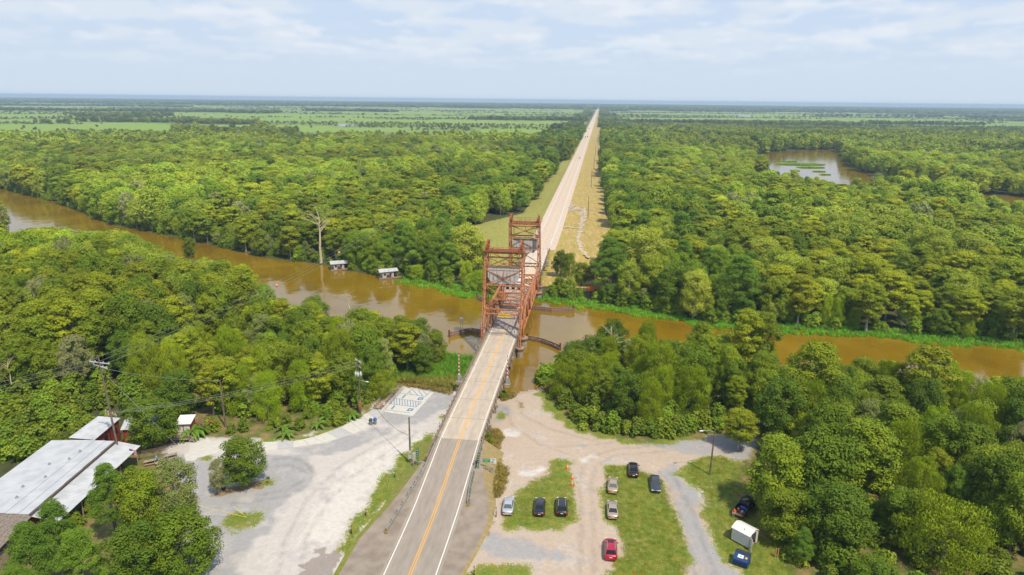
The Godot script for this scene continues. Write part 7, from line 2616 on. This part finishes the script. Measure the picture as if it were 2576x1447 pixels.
	for bd in bands:
		var z: float = bd[0]
		var st: float = bd[2]
		while z > bd[1]:
			var half := -z * 0.86 + 60
			var x := -half
			while x < half:
				var p := Vector2(x + rng0.randf() * st, z - rng0.randf() * st)
				x += st
				var sl := to_sl(p)
				if sl.x < 1700 and sl.x > 150:
					var lw := -10.0
					if sl.x < 760: lw = -18.0 if sl.x > 400 else -22.0
					if sl.y > lw and sl.y < 28.5:
						continue
				elif absf(sl.y) < 22:
					continue
				if z > -1150:
					if inside(p, water_keep[0]) or inside(p, water_keep[1]) or inside(p, clearing_left) or inside(p, clearing_right):
						continue
					# south bank is planted above
					if z > -420 and (inside(p, sw) or inside(p, se) or p.y > -150 - 0.0 and absf(p.x) < 130 or (p.y > -178 and p.x > -60 and p.x < 10)):
						continue
					if p.x > 90 and p.y > -178 and p.x * 0.35 - 215 < p.y:
						continue
					if p.x < -60 and p.y > -184 + (p.x + 60) * 0.95:
						continue
				elif z < -1150:
					var wet := false
					for w in ponds:
						if inside(p, w): wet = true
					if wet: continue
				if z > -300 and free_spot(p): continue
				var cv := cover(p)
				if cv == 0 and rng0.randf() > 0.010:
					continue
				if cv == 1 and rng0.randf() > (0.8 if sl.y > 0 else 0.4):
					continue
				var n := mix.get_noise_2d(p.x, p.y)
				var kinds := ["cypress", 3.5, "broadleaf", 2.2, "pale", 3.4, "mossy", 0.6]
				if absf(sl.y) < 75 + 40 * n and sl.x < 2500:
					kinds = ["broadleaf", 5, "pine", 2.5, "cypress", 1.2, "pale", 0.8]
				elif n > 0.14: kinds = ["pale", 6, "cypress", 1.5, "broadleaf", 1, "mossy", 0.5]
				elif n < -0.12: kinds = ["cypress", 7, "broadleaf", 1.5, "pale", 0.7]
				if z < -2000: kinds = ["broadleaf", 3, "cypress", 2, "pale", 1]
				var kind := choose(kinds)
				var h := rng0.randf_range(11.5, 17.5) * (1.0 + 0.25 * n)
				if z > -330 and kind == "broadleaf": h *= 0.8
				if z > -620 and p.x > 130:   # lower growth before the bend and the side channel, so that their water shows
					for q in 7:
						var at := pixel(Vector3(p.x, h, p.y))
						if at.y > skyline(lake_line, at.x) or p.y < -470 and at.x > 2300: break
						h -= 1.3
					if h < 4.0: continue
				if cv < 2: h = rng0.randf_range(2.2, 5.5)
				if rng0.randf() < 0.14 and cv == 2: h *= 1.18
				var r := h * rng0.randf_range(0.31, 0.46)
				if z < -1250: r = maxf(r, st * (0.42 if cv == 2 else 0.22))
				if z < -1250 and cv == 2: h = rng0.randf_range(8, 13) if z > -5200 else rng0.randf_range(14, 21)
				cand.append([kind, rng0.randi() % 3, Vector3(p.x, -0.55, p.y), h, r, rng0.randf() * TAU, rng0.randi() % 6, "far"])
			z -= st
	# low trees along the water's edge across the river
	for i in range(2, 24):
		var a: Vector2 = river[i] if i < river.size() else river[0]
		var b: Vector2 = river[(i + 1) % river.size()]
		var len := a.distance_to(b)
		var nrm := Vector2(-(b - a).y, (b - a).x).normalized()
		for k in int(len / 4.2):
			var m := a.lerp(b, (k + rng0.randf()) / (len / 4.2))
			var side := -1.0 if inside(m + nrm * 4, river) else 1.0
			var p := m + nrm * side * rng0.randf_range(2.5, 6.5)
			var sl := to_sl(p)
			if absf(sl.y) < 12 or absf(p.x) > 420 or inside(p, clearing_right) or free_spot(p):
				continue
			cand.append([choose(["broadleaf", 4, "willow", 2, "mossy", 2, "pale", 1.5]), rng0.randi() % 3, Vector3(p.x, -0.7, p.y), rng0.randf_range(4.5, 9.5), rng0.randf_range(2.0, 3.2), rng0.randf() * TAU, rng0.randi() % 6, "bank"])
	# ---- the trees that show largest are single trees, the rest one mass
	var shown := []
	for i in cand.size():
		var c: Array = cand[i]
		var mid: Vector3 = c[2] + Vector3(0, c[3] * 0.6, 0)
		var d := mid.distance_to(cam.position)
		if d > 420:
			continue
		var q := pixel(mid)
		var rp: float = c[4] * 1717.0 / d
		if q.x < -rp or q.x > 2576 + rp or q.y > 1447 + rp * 1.5 or q.y < 0:
			continue
		shown.append([rp * (1.0 if c[7] != "bank" else 1.25), i])
	shown.sort_custom(func(a, b): return a[0] > b[0])
	var single := {}
	for k in mini(shown.size(), 298 - n_hand - 8):
		single[shown[k][1]] = true
	var place := {"left bank": "in the left wood", "left lot": "behind the curved path", "right lot": "in the right wood", "far": "in the forest across the river", "bank": "at the far water's edge"}
	var looks := {"cypress": "olive tiered cypress", "broadleaf": "leafy round tree", "willow": "yellow drooping willow", "pine": "dark tufted pine", "pale": "pale feathery tree", "mossy": "grey mossy tree"}
	var buckets := {}
	for i in cand.size():
		var c: Array = cand[i]
		if single.has(i):
			var at := pixel(c[2])
			var size: String = "tall " if c[3] > 16.0 else ("low " if c[3] < 9.5 else "")
			var spread: String = "broad " if c[4] > 5.2 else ("slim " if c[4] < 3.2 else "")
			var deep := ""
			if c[7] == "left bank" or c[7] == "left lot":
				deep = ", riverside" if c[2].z < -185 else (", middle rows" if c[2].z < -150 else ", car park side")
				deep += ["", ", left end", ", bridge end"][1 if at.x < 430 else (2 if at.x > 800 else 0)]
			elif c[7] == "right lot":
				deep = ", nearest the river" if c[2].z < -145 else (", in its middle" if c[2].z < -115 else ", nearest the camera")
				deep += ["", ", toward the ramp", ", toward the right edge"][1 if at.x < 1760 else (2 if at.x > 2250 else 0)]
			else:
				deep = ", left of the bridge" if at.x < 1250 else (", right of the bridge" if at.x < 1900 else ", at the far right")
			tree(c[0], c[1], c[2], c[3], c[4], c[5], c[6] + (6 if c[7] in ["far", "bank"] else 0), size + spread + looks[c[0]] + " " + place[c[7]] + deep, c[0] + " trees " + place[c[7]])
			continue
		var pl: Array = protos[c[0]]
		var j: int = c[1] % pl.size()
		var pr: Dictionary = pl[j]
		var d: float = (c[2] as Vector3).distance_to(cam.position)
		var lod := "near" if d < 300 else ("far" if d < 900 else "tiny")
		var key := "%s %d %s" % [c[0], j, lod]
		if not buckets.has(key):
			buckets[key] = [pr[lod], [], []]
		var k := Vector3(c[4] / pr.r, c[3] / pr.h, c[4] / pr.r)
		buckets[key][1].append(Transform3D(Basis(Vector3.UP, c[5]).scaled_local(k), c[2]))
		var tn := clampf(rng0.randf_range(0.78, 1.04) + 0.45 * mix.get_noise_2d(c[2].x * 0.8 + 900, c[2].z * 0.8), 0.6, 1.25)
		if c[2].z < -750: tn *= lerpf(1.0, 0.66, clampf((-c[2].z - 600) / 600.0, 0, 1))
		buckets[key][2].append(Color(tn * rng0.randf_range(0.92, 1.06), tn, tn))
		if d < 430:
			var tk := "%s %d trunk" % [c[0], j]
			if not buckets.has(tk):
				buckets[tk] = [pr.trunk, [], []]
			buckets[tk][1].append(Transform3D(Basis(Vector3.UP, c[5]).scaled_local(Vector3(minf(k.x, 1.2), k.y, minf(k.x, 1.2))), c[2]))
	var forest := Node3D.new()
	forest.name = "forest"
	add_child(forest)
	tag(forest, "dense green forest and far tree lines reaching to the horizon across the river", "forest")
	forest.set_meta("kind", "stuff")
	var fm := leaf_mat(1.0)
	for key in buckets:
		var w: PackedStringArray = (key as String).split(" ")
		var bk: Array = buckets[key]
		var is_trunk := w[2] == "trunk"
		scatter(w[0] + ("_trunks" if is_trunk else "_crowns"), bk[0], bark["pale" if w[0] in ["cypress", "pale", "mossy"] else "brown"] if is_trunk else fm, bk[1], bk[2], forest)
	# ---- shrubs along the edges of the car parks
	var spots := []
	var right_edge := [Vector3(8.14, 0.00, -148.71), Vector3(10.28, 0.00, -141.66), Vector3(11.78, 0.00, -136.07), Vector3(13.74, 0.00, -131.44), Vector3(15.95, 0.00, -128.16), Vector3(18.19, 0.00, -126.07), Vector3(20.51, 0.00, -125.08), Vector3(23.12, 0.00, -124.62), Vector3(25.48, 0.00, -124.16), Vector3(28.10, 0.00, -123.97), Vector3(30.84, 0.00, -124.29), Vector3(33.64, 0.00, -124.87), Vector3(36.35, 0.00, -125.97), Vector3(39.24, 0.00, -127.63), Vector3(17.71, 0.00, -135.02), Vector3(20.98, 0.00, -132.18), Vector3(24.82, 0.00, -130.57), Vector3(32.21, 0.00, -130.75), Vector3(9.30, 0.00, -154.97), Vector3(12.57, 0.00, -147.08)]
	for p in right_edge:
		spots.append([p, "leafy shrub at the foot of the trees along the right gravel drive", "shrubs along the right gravel drive", rng0.randf_range(2.2, 4.0)])
	for p in [Vector3(-45.83, 0.00, -127.51), Vector3(-42.47, 0.00, -124.85), Vector3(-47.68, 0.00, -125.41), Vector3(-42.33, 0.00, -129.73), Vector3(-38.14, 0.00, -129.83), Vector3(-35.50, 0.00, -127.06), Vector3(-46.13, 0.00, -132.57), Vector3(-41.96, 0.00, -134.19), Vector3(-37.59, 0.00, -132.78), Vector3(-34.26, 0.00, -129.92), Vector3(-33.15, 0.00, -135.17), Vector3(-31.46, 0.00, -138.37), Vector3(-55.36, 0.00, -122.56), Vector3(-53.41, 0.00, -123.93), Vector3(-30.57, 0.00, -140.85)]:
		spots.append([p, "leafy shrub on the slope above the curved concrete path", "shrubs above the curved path", rng0.randf_range(1.6, 3.0)])
	for p in [Vector3(-90.80, 0.00, -124.01), Vector3(-95.52, 0.00, -126.94), Vector3(-89.60, 0.00, -127.08), Vector3(-95.93, 0.00, -122.42), Vector3(-96.31, 0.00, -119.55), Vector3(-102.12, 0.00, -126.78), Vector3(-89.68, 0.00, -131.90), Vector3(-100.85, 0.00, -133.30), Vector3(-96.67, 0.00, -134.25), Vector3(-93.10, 0.00, -116.88), Vector3(-93.56, 0.00, -112.96), Vector3(-84.93, 0.00, -121.23), Vector3(-87.03, 0.00, -133.64), Vector3(-106.92, 0.00, -131.47), Vector3(-102.50, 0.00, -140.35), Vector3(-97.94, 0.00, -140.47), Vector3(-92.30, 0.00, -138.78)]:
		spots.append([p, "rounded shrub in the thicket behind the long building", "shrubs behind the long building", rng0.randf_range(2.6, 4.2)])
	for p in [Vector3(56.37, 0.00, -91.46), Vector3(59.44, 0.00, -93.63), Vector3(53.14, 0.00, -91.40), Vector3(48.54, 0.00, -88.30), Vector3(44.80, 0.00, -86.08), Vector3(60.07, 0.00, -89.74), Vector3(49.90, 0.00, -85.93), Vector3(61.35, 0.00, -87.31), Vector3(46.02, 0.00, -84.03), Vector3(42.04, 0.00, -86.04), Vector3(51.29, 0.00, -83.22)]:
		spots.append([p, "green shrub in the rough ground behind the dumpster at lower right", "shrubs at the lower right", rng0.randf_range(1.8, 3.4)])
	for p in [Vector3(-4.56, 0.30, -121.84), Vector3(-3.80, 0.20, -119.59), Vector3(-4.71, 0.20, -117.20), Vector3(-1.84, 0.00, -144.00), Vector3(-0.83, 0.00, -141.21), Vector3(-0.46, 0.00, -144.03), Vector3(-1.98, 0.00, -140.72)]:
		spots.append([p, "low bush against the right side of the near approach span", "bushes beside the near approach span", rng0.randf_range(0.7, 1.2)])
	for q in [[-67.5, -92.0, 2.4], [-67.0, -95.5, 2.0], [-66.8, -99.0, 1.6], [-67.8, -88.6, 2.8], [-66.5, -103.0, 1.8], [-66.8, -107.0, 1.5]]:
		spots.append([Vector3(q[0], 0, q[1]), "leafy shrub under the edge of the long building's awning", "shrubs along the awning", q[2]])
	for k in 70:
		var p := Vector2(rng0.randf_range(-125, -62), rng0.randf_range(-141, -88))
		if inside(p, thicket):
			spots.append([Vector3(p.x, 0, p.y), "rounded shrub in the thicket behind the long building", "shrubs behind the long building", rng0.randf_range(2.6, 4.6)])
	for k in 40:
		var p := Vector2(rng0.randf_range(44, 80), rng0.randf_range(-100, -76))
		if not inside(p, yard_keep) and not inside(p, gap):
			spots.append([Vector3(p.x, 0, p.y), "green shrub in the rough ground behind the dumpster at lower right", "shrubs at the lower right", rng0.randf_range(1.8, 4.0)])
	var i2 := 0
	for s in spots:
		var p: Vector3 = s[0]
		var h: float = s[3]
		tree("shrub", i2, Vector3(p.x, ground_h(Vector2(p.x, p.z)), p.z), h, h * rng0.randf_range(0.6, 0.85), rng0.randf() * TAU, i2 % 6, s[1], s[2])
		i2 += 1
	var k4 := 0
	for p in [Vector3(-44.07, 0.00, -121.53), Vector3(-45.21, 0.00, -124.12), Vector3(-38.92, 0.00, -125.61), Vector3(-37.92, 0.00, -128.41), Vector3(-33.13, 0.00, -129.95), Vector3(-33.18, 0.00, -129.81)]:
		leafy_plant(p, 2.4, 9, ["banana plant nearest the tan planter box, beside the path", "banana plant right behind the first one by the path", "banana plant with wide leaves halfway along the path", "taller banana plant just behind the halfway one", "banana plant on the slope left of the transformer pole", "banana plant at the foot of the transformer pole"][k4], "banana plants beside the curved path", "banana_plant", "plant")
		k4 += 1
	leafy_plant(Vector3(-62.32, 0.30, -121.24), 3.4, 18, "large fan palm beside the steps of the small red shed", "", "fan_palm", "palm")
	leafy_plant(Vector3(-61.48, 0.30, -121.62), 2.6, 14, "smaller fan palm just right of the large one by the deck", "", "fan_palm", "palm")
	leafy_plant(Vector3(-71.40, 0.50, -98.48), 3.2, 16, "palm at the edge of the long building's awning", "", "fan_palm", "palm")
	# ---- ground cover nobody could count
	var gm := leaf_mat(1.0)
	var tuft := blade_mesh(3, 34, 0.9, 0.05, 0.6)
	var reed := []
	var reed_c := []
	for i in range(12, 26):
		var a: Vector2 = river[i % river.size()]
		var b: Vector2 = river[(i + 1) % river.size()]
		var len := a.distance_to(b)
		var nrm := Vector2(-(b - a).y, (b - a).x).normalized()
		if inside(a.lerp(b, 0.5) + nrm * 4, river): nrm = -nrm
		for k in int(len * 7.0):
			var f := rng0.randf()
			var m := a.lerp(b, f)
			var wob := 1.4 * mix.get_noise_2d(m.x * 9, m.y * 9) + 0.4
			var p := m + nrm * rng0.randf_range(-2.6 - wob * 3, 4.0)
			if absf(p.x) > 230 or absf(to_sl(p).y) < 4.5: continue
			reed.append(Transform3D(Basis(Vector3.UP, rng0.randf() * TAU).scaled_local(Vector3.ONE * rng0.randf_range(0.7, 1.35)), Vector3(p.x, maxf(-1.35, ground_h(p) - 0.05), p.y)))
			reed_c.append(Color(0.22, 0.50, 0.03) * rng0.randf_range(0.75, 1.25))
	var south := PackedVector2Array([Vector2(-30, -172), Vector2(-10, -166.5), Vector2(-6, -157), Vector2(-9, -146), Vector2(-15, -146), Vector2(-28, -150)])
	var lo := Vector2(-30, -173)
	for k in 2600:
		var p := lo + Vector2(rng0.randf() * 25, rng0.randf() * 28)
		if inside(p, south):
			reed.append(Transform3D(Basis(Vector3.UP, rng0.randf() * TAU).scaled_local(Vector3.ONE * rng0.randf_range(0.8, 1.7)), Vector3(p.x, maxf(-1.3, ground_h(p)), p.y)))
			var br := clampf((p.y + 154) / 6.0, 0, 1)
			reed_c.append(Color(0.17, 0.37, 0.025).lerp(Color(0.40, 0.26, 0.09), br * rng0.randf_range(0.4, 1)) * rng0.randf_range(0.75, 1.25))
	var rd := scatter("bank_grass", tuft, gm, reed, reed_c)
	tag(rd, "bright green water plants and reeds fringing the river banks", "reeds")
	var dryw := []
	var dry_c := []
	for z in [[[Vector2(-5.3, -124.5), Vector2(-2.7, -125.3), Vector2(-1.6, -122.4), Vector2(-2.8, -114.9), Vector2(-0.8, -110.0), Vector2(-0.6, -106.5), Vector2(-2.1, -101.1), Vector2(-3.9, -100.8), Vector2(-4.8, -105.3), Vector2(-4.7, -109.3), Vector2(-5.7, -114.8)], 1100], [[Vector2(-25.8, -150.7), Vector2(-19.1, -149.9), Vector2(-12.8, -145.6), Vector2(-13.7, -142.1), Vector2(-17.7, -144.4), Vector2(-24.1, -146.6)], 700], [[Vector2(5.9, -149.0), Vector2(9.7, -141.6), Vector2(13.6, -130.3), Vector2(16.7, -126.0), Vector2(15.4, -133.2), Vector2(11.9, -149.2), Vector2(9.2, -152.7)], 900], [[Vector2(-2.5, -145.4), Vector2(0.5, -145.5), Vector2(0.9, -141.7), Vector2(-2.0, -138.9)], 300], [[Vector2(-5.5, -124.9), Vector2(-2.8, -125.4), Vector2(-2.5, -121.0), Vector2(-3.5, -115.3), Vector2(-5.1, -115.3), Vector2(-5.5, -116.9)], 500]]:
		var poly := PackedVector2Array(z[0])
		var l2 := Vector2(1e9, 1e9)
		var h2 := -l2
		for q in poly:
			l2 = l2.min(q)
			h2 = h2.max(q)
		for k in z[1]:
			var p := Vector2(rng0.randf_range(l2.x, h2.x), rng0.randf_range(l2.y, h2.y))
			if inside(p, poly):
				dryw.append(Transform3D(Basis(Vector3.UP, rng0.randf() * TAU).scaled_local(Vector3(1.2, 0.62, 1.2) * rng0.randf_range(0.4, 1.0)), Vector3(p.x, ground_h(p), p.y)))
				dry_c.append(Color(0.40, 0.25, 0.09).lerp(Color(0.20, 0.26, 0.03), rng0.randf() * 0.8) * rng0.randf_range(0.7, 1.25))
	var dw := scatter("dry_weeds", tuft, gm, dryw, dry_c)
	tag(dw, "brown and green weeds beside the ramp, slab and boat ramp", "weeds")
	# undergrowth beneath the trees and along the water
	var ug := []
	var ug_c := []
	for k in 5200:
		var p := Vector2(rng0.randf_range(-240, 200), rng0.randf_range(-300, -62))
		if not (inside(p, sw) or inside(p, se)) or inside(p, yard_keep) or inside(p, gap):
			continue
		ug.append(Transform3D(Basis(Vector3.UP, rng0.randf() * TAU).scaled_local(Vector3(1, 1, 1) * rng0.randf_range(0.6, 1.5)), Vector3(p.x, ground_h(p), p.y)))
		ug_c.append(Color(1, 1, 1) * rng0.randf_range(0.7, 1.15))
	for i in range(1, 40):
		var a: Vector2 = river[i % river.size()]
		var b: Vector2 = river[(i + 1) % river.size()]
		var len := a.distance_to(b)
		var nrm := Vector2(-(b - a).y, (b - a).x).normalized()
		if inside(a.lerp(b, 0.5) + nrm * 4, river): nrm = -nrm
		for k in int(len / 1.5):
			var p := a.lerp(b, rng0.randf()) + nrm * rng0.randf_range(1.5, 9.0)
			if absf(p.x) > 420 or absf(to_sl(p).y) < 9 or inside(p, yard_keep) or free_spot(p, 0.7): continue
			ug.append(Transform3D(Basis(Vector3.UP, rng0.randf() * TAU).scaled_local(Vector3(1, 1, 1) * rng0.randf_range(0.7, 1.7)), Vector3(p.x, ground_h(p), p.y)))
			ug_c.append(Color(1, 1, 1) * rng0.randf_range(0.7, 1.15))
	var um := scatter("undergrowth", protos["shrub"][0].near, gm, ug, ug_c)
	tag(um, "tangled undergrowth beneath the trees and along the banks", "undergrowth")
	var isl := []
	var isl_c := []
	for q in [[Vector2(315.9, -762.6), 26.0, 9.0, 420], [Vector2(312.8, -725.9), 14.0, 4.0, 120], [Vector2(281.6, -689.3), 4.0, 2.0, 30], [Vector2(303.0, -683.8), 5.0, 2.0, 30], [Vector2(295.6, -653.4), 4.0, 2.0, 20], [Vector2(317.7, -797.8), 8.0, 3.0, 60]]:
		for k in q[3]:
			var a := rng0.randf() * TAU
			var p: Vector2 = q[0] + Vector2(cos(a) * q[1], sin(a) * q[2]) * sqrt(rng0.randf())
			isl.append(Transform3D(Basis(Vector3.UP, a).scaled_local(Vector3(2.6, 1.3, 2.6)), Vector3(p.x, -1.35, p.y)))
			isl_c.append(Color(0.25, 0.45, 0.03) * rng0.randf_range(0.75, 1.2))
	var im := scatter("reed_islands", tuft, gm, isl, isl_c)
	tag(im, "low green reed islands in the far river bend on the right", "reeds")
	# rough grass on the verges and lawns
	var gr := []
	var gr_c := []
	var short := blade_mesh(8, 26, 0.12, 0.014, 0.4)
	for z in [[[Vector2(-14.6, -125.5), Vector2(-19.4, -117.1), Vector2(-21.7, -110.2), Vector2(-23.1, -103.1), Vector2(-23.7, -98.4), Vector2(-24.9, -92.5), Vector2(-26.0, -88.2), Vector2(-24.4, -83.6), Vector2(-23.5, -88.6), Vector2(-21.6, -94.2), Vector2(-19.5, -100.8), Vector2(-17.8, -105.1), Vector2(-16.9, -110.3), Vector2(-14.3, -119.7)], 800], [[Vector2(31.7, -112.0), Vector2(36.8, -115.7), Vector2(44.2, -114.3), Vector2(42.8, -105.7), Vector2(40.0, -97.4), Vector2(42.9, -90.9), Vector2(41.5, -82.5), Vector2(33.7, -82.3), Vector2(31.4, -89.4), Vector2(32.7, -101.3), Vector2(32.4, -105.5)], 2200], [[Vector2(17.6, -111.5), Vector2(21.5, -111.9), Vector2(25.7, -109.4), Vector2(26.9, -105.9), Vector2(27.0, -98.7), Vector2(26.6, -90.6), Vector2(25.5, -80.7), Vector2(13.1, -82.0), Vector2(16.8, -86.2), Vector2(16.7, -93.1), Vector2(15.8, -102.4)], 2600], [[Vector2(8.5, -113.7), Vector2(11.1, -105.3), Vector2(10.6, -94.7), Vector2(3.6, -93.4), Vector2(-0.9, -92.5), Vector2(-1.2, -99.3), Vector2(2.5, -105.1), Vector2(6.3, -109.0)], 1100]]:
		var poly := PackedVector2Array(z[0])
		var l2 := Vector2(1e9, 1e9)
		var h2 := -l2
		for q in poly:
			l2 = l2.min(q)
			h2 = h2.max(q)
		for k in z[1]:
			var p := Vector2(rng0.randf_range(l2.x, h2.x), rng0.randf_range(l2.y, h2.y))
			if inside(p, poly):
				gr.append(Transform3D(Basis(Vector3.UP, rng0.randf() * TAU).scaled_local(Vector3.ONE * rng0.randf_range(0.6, 1.3)), Vector3(p.x, ground_h(p) + 0.05, p.y)))
				gr_c.append(Color(0.17, 0.25, 0.018).lerp(Color(0.27, 0.28, 0.035), rng0.randf()) * rng0.randf_range(0.8, 1.2))
	var gg := scatter("rough_grass", short, gm, gr, gr_c)
	tag(gg, "patchy short grass on the verges and lawns", "grass")
